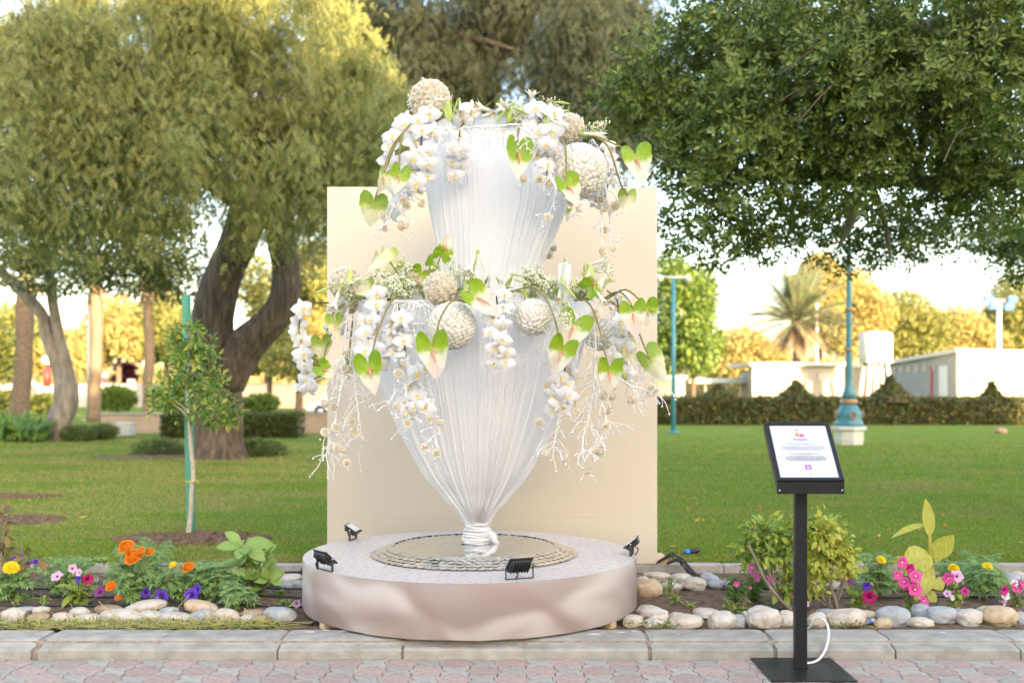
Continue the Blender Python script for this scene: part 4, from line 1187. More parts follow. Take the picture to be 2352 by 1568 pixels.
# ------------------------------------------------------------------ information stand
M_TANSIDE = mat('black_steel_stand', (.010, .010, .011), (.015, .015, .016), 20, .35, .05, 300, spec=.35)
st = thing('information_stand', 'black metal information stand with tilted framed notice, standing on the paving', 'sign stand', (1.706, 6.05, 0))
b = MB(); b.box((1.706, 6.035, .008), (.49, .50, .010), bev=.003); b.build('base_plate', M_TANSIDE, st, False)
b = MB(); b.box((1.706, 6.075, .57), (.072, .050, 1.115), bev=.004); b.build('post', M_TANSIDE, st, False)
b = MB(); b.box((1.706, 6.075, .016), (.082, .060, .006), bev=.002); b.build('weld_collar', M_TANSIDE, st, False)
hy0, hz0, hy1, hz1 = 5.90, 1.125, 6.20, 1.452
hl = math.hypot(hy1 - hy0, hz1 - hz0); ha = math.atan2(hz1 - hz0, hy1 - hy0)
hq = Matrix.Rotation(ha, 3, 'X')
hc = Vector((1.718, (hy0 + hy1) / 2, (hz0 + hz1) / 2))
HW = .388
def hp(mb, nm, m, sm=False, par=st): return mesh_ob(nm, mb.mesh(nm, m, sm), par, hc - Vector(st.location), hq.to_euler())
# wedge shaped case: front lip hangs straight down
b = MB(); b.box((0, 0, -.028), (HW, hl, .044), bev=.003); case = hp(b, 'case', M_TANSIDE)
b = MB(); b.box((hc.x, hy0 + .012, hz0 - .038), (HW, .026, .070), bev=.003); b.build('front_lip', M_TANSIDE, st, False)
fr = MB()
for sx, sy, lx, ly in [(0, -hl / 2 + .012, HW + .004, .024), (0, hl / 2 - .012, HW + .004, .024), (-HW / 2 + .012, 0, .024, hl - .048), (HW / 2 - .012, 0, .024, hl - .048)]:
    f = MB(); f.box((sx, sy, .002), (lx, ly, .014), bev=.003); hp(f, 'frame_rail', M_TANSIDE)
for s in (-1, 1):
    sb = MB(); sb.tube([(hc.x + s * (HW / 2 - .014), hy0 - .004, hz0 - .052), (hc.x + s * (HW / 2 - .014), hy0 + .004, hz0 - .052)], .0055, 10); sb.build('screw', M_STEEL, st)
M_PAPER = mat('printed_notice', (.56, .575, .60), (.535, .55, .585), 7, .35, detail=2, coat=.3, lo=.42, hi=.58)
pw, ph = HW - .046, hl - .046
b = MB(); b.box((0, 0, -.002), (pw, ph, .003)); hp(b, 'notice', M_PAPER)
INK = mat('dark_ink', (.012, .010, .04), rough=.6); INKL = mat('grey_ink', (.05, .05, .085), rough=.6)
def print_mesh(nm, verts, faces, m, z=.0005):
    mb = MB(); mb.add([(x, y, z) for x, y in verts], faces); return hp(mb, nm, m)
def disc(nm, x, y, rx, ry, m, z=.0005, n=20, wob=0):
    r_ = random.Random(int(x * 1e4 + y * 1e5))
    pts = []
    for k in range(n):
        w_ = 1 + r_.uniform(-wob, wob); pts.append((x + rx * w_ * math.cos(6.2832 * k / n), y + ry * w_ * math.sin(6.2832 * k / n)))
    return print_mesh(nm, pts, [tuple(range(n))], m, z)
AR = {'ا': (0xFE8D, 0xFE8E), 'أ': (0xFE83, 0xFE84), 'إ': (0xFE87, 0xFE88), 'آ': (0xFE81, 0xFE82), 'ب': (0xFE8F,), 'ة': (0xFE93, 0xFE94), 'ت': (0xFE95,), 'ث': (0xFE99,), 'ج': (0xFE9D,), 'ح': (0xFEA1,), 'خ': (0xFEA5,), 'د': (0xFEA9, 0xFEAA), 'ذ': (0xFEAB, 0xFEAC), 'ر': (0xFEAD, 0xFEAE), 'ز': (0xFEAF, 0xFEB0), 'س': (0xFEB1,), 'ش': (0xFEB5,), 'ص': (0xFEB9,), 'ض': (0xFEBD,), 'ط': (0xFEC1,), 'ظ': (0xFEC5,), 'ع': (0xFEC9,), 'غ': (0xFECD,), 'ف': (0xFED1,), 'ق': (0xFED5,), 'ك': (0xFED9,), 'ل': (0xFEDD,), 'م': (0xFEE1,), 'ن': (0xFEE5,), 'ه': (0xFEE9,), 'و': (0xFEED, 0xFEEE), 'ى': (0xFEEF, 0xFEF0), 'ي': (0xFEF1,), 'ئ': (0xFE89,), 'ؤ': (0xFE85, 0xFE86), 'ء': (0xFE80,)}
def arabic(s):
    """joined letter forms, in visual order"""
    out = []
    for i, c in enumerate(s):
        if c not in AR: out.append(c); continue
        f = AR[c]; pr = s[i - 1] if i else ' '; nx = s[i + 1] if i + 1 < len(s) else ' '
        jp = pr in AR and len(AR[pr]) == 1 and pr != 'ء'
        jn = nx in AR and nx != 'ء' and len(f) == 1 and c != 'ء'
        if c == 'ء': out.append(chr(f[0])); continue
        if len(f) == 2: out.append(chr(f[1] if jp else f[0]))
        else: out.append(chr(f[0] + (3 if jp and jn else 1 if jp else 2 if jn else 0)))
    return ''.join(reversed(out))
def text(nm, s, x, y, w, m, hmax):
    cu = bpy.data.curves.new(nm, 'FONT'); cu.body = s; cu.size = 1; cu.align_x = 'CENTER'; cu.resolution_u = 1; cu.offset = .022
    o = bpy.data.objects.new('tmp', cu); COL.objects.link(o); bpy.context.view_layer.update()
    me = bpy.data.meshes.new_from_object(o); bpy.data.objects.remove(o); bpy.data.curves.remove(cu)
    if not len(me.vertices): return
    me.name = nm; me.materials.clear(); me.materials.append(m)
    v = np.empty(len(me.vertices) * 3); me.vertices.foreach_get('co', v); v = v.reshape(-1, 3)
    wd = v[:, 0].max() - v[:, 0].min(); k = w / wd
    v[:, 0] = (v[:, 0] - (v[:, 0].max() + v[:, 0].min()) / 2) * k + x; v[:, 1] = v[:, 1] * min(k, hmax) + y; v[:, 2] = .0005
    me.vertices.foreach_set('co', v.ravel()); me.update()
    mesh_ob(nm, me, st, hc - Vector(st.location), hq.to_euler())
def fy(f): return ph / 2 - f * ph      # fraction down the sheet
disc('crest', -.01, fy(.085), .008, .006, mat('violet_ink', (.20, .16, .42)), n=9, wob=.3)
text('small_caption', arabic('سلطنة عمان'), -.01, fy(.118), .035, INKL, .009)
for dx, dy, rx, ry, c in [(0, 0, .026, .019, (.80, .28, .12)), (.006, .006, .015, .010, (.85, .62, .45)), (.012, -.004, .013, .011, (.72, .06, .30)), (-.010, .002, .013, .008, (.85, .30, .08)), (.004, -.013, .014, .005, (.35, .55, .75)), (-.012, -.008, .010, .005, (.75, .10, .30)), (.020, -.009, .009, .005, (.70, .05, .35)), (-.004, -.006, .010, .003, (.80, .70, .60)), (-.034, -.010, .003, .003, (.65, .1, .35)), (-.026, .020, .003, .002, (.5, .3, .4)), (.026, .022, .003, .002, (.7, .6, .6))]:
    disc('flower_emblem', -.002 + dx, fy(.185) + dy, rx, ry, mat('emblem_ink', c, rough=.5), .0006 + random.random() * .0004, 16, .12)
text('festival_name', arabic('مهرجان مسقط للزهور'), 0, fy(.262), .085, INK, .02)
text('festival_name', 'Muscat Flower Festival', 0, fy(.287), .084, INK, .015)
text('small_caption', '#flowerfestival', 0, fy(.302), .03, INKL, .007)
text('notice_heading', arabic('عندما يبوح المحيط بأسراره: رحلة البحث عن لآلئ عمان بثقة'), 0, fy(.360), .198, INK, .02)
def rule(f):
    for s in (-1, 1): print_mesh('rule', [(s * .008, fy(f) - .0006), (s * .042, fy(f) - .0006), (s * .042, fy(f) + .0006), (s * .008, fy(f) + .0006)], [(0, 1, 2, 3) if s > 0 else (3, 2, 1, 0)], INKL)
    disc('ornament', 0, fy(f), .006, .004, mat('rose_ink', (.62, .42, .52)), n=8, wob=.3)
rule(.378)
for k, s in enumerate(['تحتفي هذه القطعة الفنية بقصة لؤلؤية تتجسد في رحلة في أعماق البحر حيث تتلألأ من الصدف', 'وتنسج بالبياض والنعومة مع زخارفها المستوحاة من مجد الغوص بحثا عن اللؤلؤ في عمان القديمة', 'وذلك من خلال مزيج فريد من الزهور البيضاء الرقيقة والعناصر المتلألئة والتصاميم المستوحاة', 'من البحار القديمة التي تحكي تاريخا جميلا لازال ماثلا للذين يستحضرون روح البحر']):
    text('notice_line', arabic(s), .005, fy(.412 + .022 * k), .255 if k < 3 else .215, INKL, .018)
text('notice_heading', "The Ocean's Whisper: Pearls of Oman", 0, fy(.555), .172, INK, .016)
rule(.573)
for k, s in enumerate(["The Ocean's Whisper pays homage to Oman's storied pearl diving", 'history. This floral display blends delicate white blooms, shimmering', 'accents, and marine-inspired elements, evoking the tranquil dance depth', 'of the deep sea. It celebrates the rising elegance and timeless beauty', "found only in Oman's rich pearl diving traditions and maritime lore."]):
    text('notice_line', s, .004, fy(.603 + .0195 * k), [.222, .228, .245, .238, .218][k], INKL, .014)
qx, qy, qs = .005, fy(.80), .0185
print_mesh('printed_square', [(qx - qs, qy - qs), (qx + qs, qy - qs), (qx + qs, qy + qs), (qx - qs, qy + qs)], [(0, 1, 2, 3)], mat('violet_print', (.28, .10, .55), (.62, .10, .42), 60, .5, c3=(.40, .14, .60)), .0005)
disc('pale_mark', qx, qy - .004, .007, .007, M_PAPER, .0009); disc('pale_mark', qx - .001, qy + .010, .003, .003, M_PAPER, .0009)
disc('round_seal', .012, fy(.925), .013, .0115, mat('blue_grey_ink', (.36, .47, .53)), .0005)
M_WCABLE = mat('white_cable_sheath', (.78, .78, .77), rough=.4)
cb = thing('white_cable', 'white cable curving from the foot of the sign stand over the kerb', 'cable', (1.75, 6.1, .02))
b = MB(); b.tube(spline([(1.74, 6.105, .025), (1.80, 6.14, .022), (1.86, 6.20, .03), (1.915, 6.26, .075), (1.945, 6.30, .15), (1.95, 6.36, .205), (1.943, 6.45, .215), (1.937, 6.56, .18), (1.93, 6.68, .10), (1.92, 6.8, .05)], 7), .0072, 8); b.build('sheath', M_WCABLE, cb)

# ------------------------------------------------------------------ river stones
STONE_C = {'pale': ((.40, .345, .285), (.60, .55, .485), (.52, .465, .40)), 'cream': ((.42, .34, .265), (.60, .52, .43), (.53, .45, .365)), 'grey': ((.28, .29, .30), (.42, .43, .44), (.34, .35, .36)), 'tan': ((.42, .28, .15), (.60, .47, .32), (.52, .40, .26)), 'brown': ((.26, .17, .10), (.40, .30, .20), (.33, .23, .14))}
M_STONE = {k: mat(k + '_river_stone', v[0], v[1], 10, .82, .5, 40, c3=v[2], lo=.32, hi=.68, detail=8) for k, v in STONE_C.items()}
import bmesh
def ico(sub):
    bm = bmesh.new(); bmesh.ops.create_icosphere(bm, subdivisions=sub, radius=1)
    v = [x.co.copy() for x in bm.verts]; f = [tuple(y.index for y in x.verts) for x in bm.faces]; bm.free(); return v, f
ICO_V, ICO_F = ico(4)
nst = [0]
def stone(U, V, w, h, col, where, rough_=.0):
    nst[0] += 1; k = nst[0]
    y = FPX * (EYE - .055) / (V + h / 2 - HOR)
    y = min(y, 9.0)
    c = W(U, V, y); sx = w * y / FPX / 2; sz = h * y / FPX / 2 * 1.12
    zg = bed_z(c.x, y); sy = min(sx * .72, .16)
    c.z = zg + sz * .62; c.y = y + sy * .4
    rd = random.Random(k); o_ = Vector((rd.uniform(0, 50), rd.uniform(0, 50), rd.uniform(0, 50)))
    b = MB(); vv = []
    rot = Matrix.Rotation(rd.uniform(-.12, .12), 3, 'Y') @ Matrix.Rotation(rd.uniform(-.35, .35), 3, 'Z')
    pw_ = rd.uniform(.72, .95)
    for v in ICO_V:
        n_ = mnoise.noise(v * .9 + o_) * .22 + mnoise.noise(v * 2.1 + o_) * (.07 + rough_) + mnoise.noise(v * 5 + o_) * .018
        q = Vector([math.copysign(abs(a) ** pw_, a) for a in v]) * (1 + n_)
        vv.append(rot @ Vector((q.x * sx, q.y * sy, q.z * sz)))
    b.add(vv, ICO_F)
    size = 'large' if w > 62 else 'small' if w < 42 else 'mid-sized'
    shp = 'flat' if h / w < .33 else 'rounded' if h / w > .52 else 'oblong'
    o = mesh_ob('river_stone', b.mesh('river_stone', M_STONE[col]), None, c)
    tag(o, f'{size} {shp} {"dirt covered brown" if col == "brown" else col} stone, {where}', 'stone', 'river stones edging the flower bed')
ORD = ['first', 'second', 'third', 'fourth', 'fifth', 'sixth', 'seventh', 'eighth', 'ninth', 'tenth', 'eleventh', 'twelfth', 'thirteenth', 'fourteenth', 'fifteenth', 'sixteenth', 'seventeenth', 'eighteenth', 'nineteenth', 'twentieth', 'twenty-first', 'twenty-second', 'twenty-third', 'twenty-fourth', 'twenty-fifth', 'twenty-sixth', 'twenty-seventh', 'twenty-eighth', 'twenty-ninth', 'thirtieth', 'thirty-first', 'thirty-second', 'thirty-third']
rows = {
 'from the left, front border left of the podium': [(29, 1413, 56, 32, 'pale'), (40, 1400, 68, 16, 'grey'), (87, 1418, 52, 22, 'brown'), (91, 1400, 42, 16, 'cream'), (141, 1420, 48, 24, 'cream'), (179, 1401, 48, 18, 'pale'), (195, 1422, 64, 23, 'pale'), (250, 1401, 66, 20, 'brown'), (276, 1417, 92, 32, 'pale'), (330, 1396, 94, 25, 'cream'), (340, 1415, 64, 26, 'pale'), (387, 1405, 46, 20, 'grey'), (402, 1419, 70, 22, 'pale'), (459, 1396, 80, 27, 'tan'), (463, 1418, 66, 28, 'grey'), (520, 1416, 58, 34, 'cream'), (568, 1424, 36, 18, 'pale'), (578, 1408, 52, 18, 'brown'), (598, 1424, 46, 22, 'brown'), (641, 1413, 72, 34, 'grey')],
 'from the left, back border left of the podium': [(536, 1325, 32, 16, 'grey'), (620, 1330, 38, 16, 'cream'), (657, 1323, 68, 20, 'pale'), (659, 1337, 40, 14, 'grey'), (687, 1334, 34, 20, 'grey'), (150, 1322, 50, 14, 'pale'), (205, 1326, 40, 14, 'grey')],
 'from the left, back border right of the podium': [(1476, 1325, 28, 18, 'cream'), (1490, 1349, 62, 40, 'tan'), (1497, 1312, 36, 14, 'pale'), (1514, 1321, 58, 22, 'cream'), (1540, 1340, 54, 24, 'pale'), (1566, 1324, 52, 24, 'pale'), (1596, 1337, 58, 28, 'cream'), (1629, 1327, 42, 28, 'grey'), (1645, 1337, 40, 22, 'grey'), (1672, 1334, 26, 20, 'grey'), (1746, 1338, 30, 14, 'grey'), (1925, 1340, 52, 18, 'cream'), (1985, 1330, 42, 18, 'grey'), (2293, 1322, 18, 12, 'brown'), (2297, 1336, 34, 20, 'grey'), (2329, 1325, 52, 28, 'grey'), (2338, 1313, 34, 16, 'tan')],
 'from the left, front border right of the podium': [(1456, 1429, 46, 28, 'cream'), (1500, 1409, 70, 30, 'pale'), (1502, 1434, 52, 20, 'pale'), (1514, 1424, 48, 28, 'cream'), (1558, 1416, 38, 18, 'cream'), (1579, 1429, 78, 34, 'cream'), (1627, 1412, 66, 24, 'pale'), (1660, 1425, 66, 42, 'pale'), (1697, 1429, 40, 30, 'grey'), (1722, 1412, 36, 20, 'pale'), (1757, 1423, 92, 48, 'pale'), (1810, 1423, 46, 36, 'pale'), (1878, 1427, 44, 34, 'cream'), (1908, 1409, 62, 20, 'grey'), (1950, 1421, 92, 44, 'cream'), (1993, 1414, 46, 26, 'tan'), (2031, 1431, 36, 24, 'tan'), (2058, 1415, 82, 48, 'grey'), (2119, 1433, 54, 24, 'cream'), (2123, 1406, 56, 36, 'grey'), (2164, 1416, 68, 42, 'grey'), (2208, 1409, 42, 22, 'grey'), (2229, 1421, 60, 38, 'pale'), (2266, 1403, 42, 22, 'pale'), (2297, 1413, 84, 46, 'tan'), (2346, 1417, 34, 30, 'grey'), (1660, 1402, 0, 0, '')]}
for where, lst in rows.items():
    lst = sorted([s for s in lst if s[2]], key=lambda s: s[0])
    for i, s in enumerate(lst):
        stone(s[0], s[1], s[2], s[3], s[4], f'{ORD[i]} {where}', .05 if 'right' in where else 0)

# ------------------------------------------------------------------ irrigation hoses, cables
M_HOSE = mat('black_hose', (.02, .021, .024), (.035, .036, .04), 30, .5)
def hose(name, label, pts, r=.0085, m=M_HOSE, cat='hose', group='black drip hoses in the flower bed'):
    pts = [Vector(p_) for p_ in pts]
    t = thing(name, label, cat, pts[0], group)
    b = MB(); b.tube(spline(pts, 6), r, 8); b.build('pipe', m, t); return t
def bh(U, V, dz=.010):
    y = FPX * (EYE - .055) / (V - HOR); x = (U - 1176) * y / FPX
    return (x, y, bed_z(x, y) + dz)
hose('drip_hose', 'black drip hose lying in the weeds along the left kerb', [(-4.0, 6.86, .09), (-3.3, 6.86, .088), bh(180, 1438, .02), bh(330, 1438, .025), bh(480, 1440, .025), bh(600, 1442, .02), bh(720, 1441, .012)], .0095)
hose('drip_hose', 'black drip hose nearest the front stones left of the podium', [bh(-60, 1392), bh(40, 1391), bh(300, 1394), bh(530, 1393), bh(640, 1394), bh(720, 1394)])
hose('drip_hose', 'black drip hose across the middle of the left bed', [bh(-60, 1372), bh(60, 1371), bh(320, 1372), bh(540, 1368), bh(620, 1371), bh(715, 1376)])
hose('drip_hose', 'black drip hose behind the large-leaved plant at left', [bh(-60, 1352), bh(250, 1350), bh(520, 1340), bh(640, 1346), bh(712, 1351)])
hose('drip_hose', 'black drip hose along the edging left of the podium', [bh(300, 1318), bh(500, 1316), bh(630, 1312), bh(705, 1310)])
hose('drip_hose', 'black drip hose along the back stones right of the podium', [bh(1690, 1328), bh(1600, 1326), bh(1780, 1326), bh(1990, 1326), bh(2180, 1324), bh(2400, 1318)][2:])
hose('drip_hose', 'black drip hose across the middle of the right bed', [bh(1655, 1353), bh(1720, 1353), bh(1860, 1352), bh(2060, 1356), bh(2240, 1352), bh(2400, 1356)])
hose('drip_hose', 'black drip hose nearest the front stones right of the podium', [bh(1850, 1375), bh(1980, 1376), bh(2100, 1372), bh(2250, 1370), bh(2400, 1372)])
hose('drip_hose', 'short black hose end behind the front stones at right', [bh(1690, 1402), bh(1780, 1398), bh(1860, 1399)])
M_CAB = mat('grey_black_cable', (.03, .03, .032), rough=.5)
cc = thing('cable_coil', 'loose loops of thin black cable lying over the edging beside the panel', 'cable', (1.36, 9.03, .06))
b = MB()
for k in range(6):
    pts = []
    for q in range(9):
        a = q / 8
        pts.append((1.30 + .30 * a + .03 * math.sin(k + 3 * a), 9.10 - .25 * a + .05 * math.sin(6 * a + k), .12 + .10 * math.sin(math.pi * min(1, a * 1.2)) * (1 + .25 * k * .3) * random.uniform(.7, 1.1) - .07 * a))
    b.tube(spline(pts, 4), .0055, 6)
b.tube(spline([(1.36, 9.0, .13), (1.46, 8.95, .17), (1.53, 8.92, .10), (1.55, 8.90, .055)], 6), .013, 8)
b.build('cable_loops', M_CAB, cc)
cn = thing('plug_connector', 'black plug connector with a bright blue ring lying on the lawn', 'connector', (1.62, 9.75, .14))
q0, q1 = G(1556, 1277), G(1580, 1262); q0.z = q1.z = .145
dv = (q1 - q0).normalized(); q0 = Vector((1.62, 9.62, .128)); dv = Vector((.93, .35, .10)).normalized()
b = MB(); b.tube([q0 + dv * (a * .72) for a in (.0, .01, .05, .06, .075)], [.022, .026, .026, .022, .02], 16); b.build('blue_ring', mat('blue_plastic', (.03, .17, .62), rough=.35), cn)
b = MB(); b.tube([q0 + dv * (a * .72) for a in (.075, .08, .10, .105, .125, .13, .15, .155, .20, .21)], [.022, .025, .025, .021, .021, .025, .025, .027, .027, .022], 16); b.build('plug_body', M_BLACK, cn)
b = MB(); b.tube(spline([q0, q0 - dv * .06 - Vector((0, 0, .02)), q0 - dv * .16 - Vector((0, 0, .035)), (1.42, 9.30, .108)], 5), .008, 7); b.build('lead', M_CAB, cn)
sc_ = thing('black_cable', 'end of black cable lying on the soil left of the podium', 'cable', (-1.62, 8.7, .06))
b = MB(); b.tube(spline([bh(690, 1313, .02), bh(700, 1308, .05), bh(712, 1304, .05), bh(725, 1306, .03)], 5), .012, 8); b.build('sheath', M_CAB, sc_)

# ------------------------------------------------------------------ plants of the flower bed
def soil_at(U, V):
    y = FPX * (EYE - .055) / (V - HOR); x = (U - 1176) * y / FPX
    return Vector((x, y, bed_z(x, y)))
M_MARI = mat('marigold_leaf', (.10, .18, .06), island=[(.12, .23, .07), (.18, .31, .09), (.26, .39, .11)], rough=.6, transl=.3)
M_MSTEM = mat('marigold_stem', (.16, .20, .06), (.22, .17, .08), 10, .7)
M_LIME = mat('petunia_leaf', (.26, .34, .05), island=[(.18, .28, .045), (.28, .37, .05), (.36, .42, .07)], rough=.55, transl=.35)
M_MID = mat('green_leaf', (.10, .2, .03), island=[(.07, .15, .03), (.11, .21, .035), (.17, .27, .05)], rough=.5, transl=.3)
M_SEED = mat('seedling_leaf', (.2, .3, .06), island=[(.14, .24, .05), (.22, .33, .06), (.32, .36, .1)], rough=.6, transl=.3)
BLOOM_C = {'orange': (.82, .27, .012), 'yellow': (.85, .68, .03), 'purple': (.10, .03, .42), 'crimson': (.42, .005, .10), 'plum': (.22, .03, .20), 'pink': (.74, .08, .34), 'pale pink': (.72, .42, .60), 'white': (.75, .75, .75), 'magenta': (.62, .01, .22)}
M_BLOOM = {k: mat(k.replace(' ', '_') + '_petals', v, rough=.6, transl=.25, objvar=.08) for k, v in BLOOM_C.items()}
M_THROAT = mat('petunia_throat', (.03, .01, .05), rough=.7); M_THROATY = mat('pale_throat', (.75, .66, .35), rough=.7)
def marigold_bloom():
    b = MB(); rd = random.Random(3)
    for ring in range(6):
        n = 16 - ring * 2; rad = .30 * (1 - ring / 6.5); zz = .10 + .09 * ring
        for k in range(n):
            a = 6.2832 * (k + .5 * (ring % 2)) / n + rd.uniform(-.1, .1); el = .05 + ring * .26
            d = Vector((math.cos(a) * math.cos(el), math.sin(a) * math.cos(el), math.sin(el)))
            s = Vector((-math.sin(a), math.cos(a), 0)); base = Vector((math.cos(a) * rad * .6, math.sin(a) * rad * .6, zz * .8))
            L = .5 - .35 * ring / 6; w = .15
            t1 = base + d * L; up = d.cross(s) * -1
            b.add([base - s * w * .4, base + s * w * .4, t1 + s * w * .8 + up * .05 * rd.uniform(-1, 1), t1 + up * .07, t1 - s * w * .8 + up * .05 * rd.uniform(-1, 1)], [(0, 1, 2, 3), (0, 3, 4)])
    b.lathe([(.32, .02), (.36, .2), (.2, .5), (.01, .58)], 10)
    return b
MARB = marigold_bloom(); MAR_ME = {c: MARB.mesh('marigold_bloom', M_BLOOM[c], False) for c in ('orange', 'yellow')}
def petunia_bloom():
    b = MB(); n = 25; vv = []
    for i, (r, z) in enumerate([(.04, -.55), (.08, -.25), (.16, -.08), (.34, .02), (.50, .0)]):
        for k in range(n):
            a = 6.2832 * k / n; lob = 1 + (.12 * math.cos(5 * a) + .03 * math.sin(15 * a)) * (i >= 3) * (.4 + .6 * (i == 4))
            vv.append((r * lob * math.cos(a), r * lob * math.sin(a), z + (.05 * math.cos(10 * a) if i == 4 else 0)))
    b.add(vv, [(i * n + k, i * n + (k + 1) % n, (i + 1) * n + (k + 1) % n, (i + 1) * n + k) for i in range(4) for k in range(n)])
    return b
PETB = petunia_bloom(); PET_ME = {c: PETB.mesh('petunia_bloom', M_BLOOM[c]) for c in BLOOM_C if c not in ('orange', 'yellow')}
tb = MB(); tb.ball((0, 0, -.06), .085, 8, 5, sc=(1, 1, .5)); THR = tb.mesh('throat', M_THROAT); THRY = tb.mesh('throat', M_THROATY)
def put_blooms(t, blooms, kind, y, base, stems):
    for U, V, dpx, c in blooms:
        p_ = W(U, V, y + random.uniform(-.03, .02)); s = dpx * y / FPX
        if kind == 'marigold':
            n = Vector((random.gauss(0, .3), -.55, .9)); k = s * .62
            o = mesh_ob('bloom', MAR_ME[c], t, p_ - t.location - n.normalized() * .2 * k, frame(n, (0, 1, 0), random.uniform(0, 6)).to_euler(), (k, k, k))
            back = p_ - n.normalized() * .2 * k
        else:
            n = Vector((random.gauss(0, .35), -1, random.gauss(.25, .25))); k = s * .74
            o = mesh_ob('bloom', PET_ME[c], t, p_ - t.location, frame(n, (0, 0, 1), random.uniform(0, 6)).to_euler(), (k, k, k))
            mesh_ob('throat', THRY if c in ('pink', 'white') else THR, o)
            back = p_ - n.normalized() * .5 * k
        stems.tube(spline([base + Vector((random.gauss(0, .015), 0, .02)), base * .45 + back * .55 + Vector((random.gauss(0, .012), 0, -.01)), back], 4), .0034, 5)
def marigold(label, U, V, hpx, wpx, blooms=(), n=26, buds=0):
    base = soil_at(U, V); y = base.y; h = hpx * y / FPX; w = wpx * y / FPX / 2
    t = thing('marigold', label, 'marigold', base, 'marigold plants in the flower bed')
    st_ = MB(); lf = MB()
    tips = []
    for k in range(max(4, n // 5)):
        a = random.uniform(0, 6.28); r = w * random.uniform(.1, .75)
        tp = base + Vector((r * math.cos(a), r * .8 * math.sin(a), h * random.uniform(.55, 1.0)))
        pts = spline([base, base * .5 + tp * .5 + Vector((random.gauss(0, .01), 0, .01)), tp], 4)
        st_.tube(pts, lerp_list([.006, .003], len(pts)), 5); tips += pts[3:]
    for k in range(n * 2):
        p0 = random.choice(tips); a = random.uniform(0, 6.28); el = random.uniform(-.45, .7)
        d = Vector((math.cos(a) * math.cos(el), math.sin(a) * math.cos(el), math.sin(el)))
        L = random.uniform(.09, .16); up = Vector((0, -.45, .9))
        s = d.cross(up).normalized()
        for q in range(5):
            tq = .25 + q * .17; c = p0 + d * L * tq - up * .25 * L * tq * tq
            for sg in (-1, 1):
                dd = (d * .55 + s * sg).normalized()
                lf.leaf(c, dd - up * .2, up, L * (.52 - .08 * abs(q - 2)), L * .15, .25, seg=2)
        lf.leaf(p0 + d * L * .95 - up * .22 * L, d - up * .3, up, L * .42, L * .14, .2, seg=2)
    put_blooms(t, blooms, 'marigold', y - .16, base, st_)
    for k in range(buds):
        tp = random.choice(tips) + Vector((0, 0, .03)); lf.ball(tp, .009, 6, 4, sc=(1, 1, 1.3))
    st_.build('stems', M_MSTEM, t); lf.build('leaves', M_MARI, t, False)['kind'] = 'stuff'
def petunia(label, U, V, hpx, wpx, blooms, n=40, m=M_LIME, Lpx=20, name='petunia', group='petunias in the flower bed'):
    base = soil_at(U, V); y = base.y; h = hpx * y / FPX; w = wpx * y / FPX / 2
    t = thing(name, label, name.replace('_', ' '), base, group)
    st_ = MB(); lf = MB(); tips = []
    for k in range(7):
        a = random.uniform(0, 6.28); r = w * random.uniform(.1, .8)
        tp = base + Vector((r * math.cos(a), r * .7 * math.sin(a), h * random.uniform(.5, 1)))
        pts = spline([base, base * .5 + tp * .5, tp], 4); st_.tube(pts, .0032, 5); tips += pts
    for k in range(n):
        p0 = random.choice(tips); a = random.uniform(0, 6.28)
        d = Vector((math.cos(a), math.sin(a) - .3, random.uniform(-.5, .5)))
        L = Lpx * y / FPX * random.uniform(.6, 1.15)
        lf.leaf(p0, d, (0, -.4, 1), L, L * .55, random.uniform(.1, .6), seg=4, shape=lambda q: math.sin(math.pi * min(1, q ** .7)) ** .7)
    put_blooms(t, blooms, 'petunia', y - .12, base, st_)
    st_.build('stems', M_MSTEM, t); lf.build('leaves', m, t)['kind'] = 'stuff'
marigold('marigold with one yellow bloom at the far left of the bed', 28, 1380, 92, 120, [(26, 1301, 44, 'yellow')], 24, 2)
marigold('marigold without open blooms between the yellow and pink flowers at left', 130, 1368, 100, 120, [], 30, 3)
marigold('small marigold behind the pale pink petunia', 172, 1350, 84, 100, [], 22, 2)
marigold('largest marigold, with the big orange blooms, left of the large-leaved plant', 308, 1385, 140, 130, [(289, 1253, 49, 'orange'), (306, 1276, 57, 'orange'), (324, 1262, 24, 'orange'), (343, 1266, 30, 'orange'), (255, 1344, 34, 'orange'), (272, 1371, 22, 'orange')], 52, 3)
marigold('marigold with small yellow bloom above the purple petunias', 385, 1384, 98, 90, [(396, 1296, 24, 'yellow')], 26, 1)
marigold('marigold with one ragged orange bloom', 445, 1380, 100, 110, [(432, 1300, 38, 'orange')], 34, 2)
marigold('marigold in bud beside the large-leaved plant', 505, 1382, 104, 90, [], 28, 2)
marigold('low marigold at the left stones near the bare soil', 540, 1395, 50, 80, [], 16)
marigold('tall thin marigold behind the big orange blooms', 345, 1320, 76, 90, [], 20, 2)
marigold('marigold with yellow bloom right of the sign post', 2022, 1375, 100, 90, [(2024, 1284, 28, 'yellow')], 30)
marigold('marigold with yellow bloom behind the pink petunia on the right', 2196, 1345, 66, 80, [(2191, 1303, 32, 'yellow')], 18)
marigold('marigold with yellow bloom near the right edge', 2260, 1378, 100, 130, [(2269, 1299, 30, 'yellow')], 40)
marigold('feathery dark marigold behind the yellow bloom at right', 2235, 1350, 92, 80, [], 24, 1)
petunia('lime-leaved petunia with pale pink, purple and crimson blooms at left', 180, 1388, 76, 110, [(130, 1322, 36, 'pale pink'), (167, 1305, 28, 'pale pink'), (181, 1314, 24, 'pale pink'), (179, 1327, 36, 'purple'), (202, 1330, 34, 'crimson'), (228, 1358, 34, 'plum')], 60, Lpx=34)
petunia('petunia with one large open purple bloom by the front stones', 372, 1385, 40, 60, [(370, 1369, 46, 'purple'), (336, 1360, 32, 'purple')], 34)
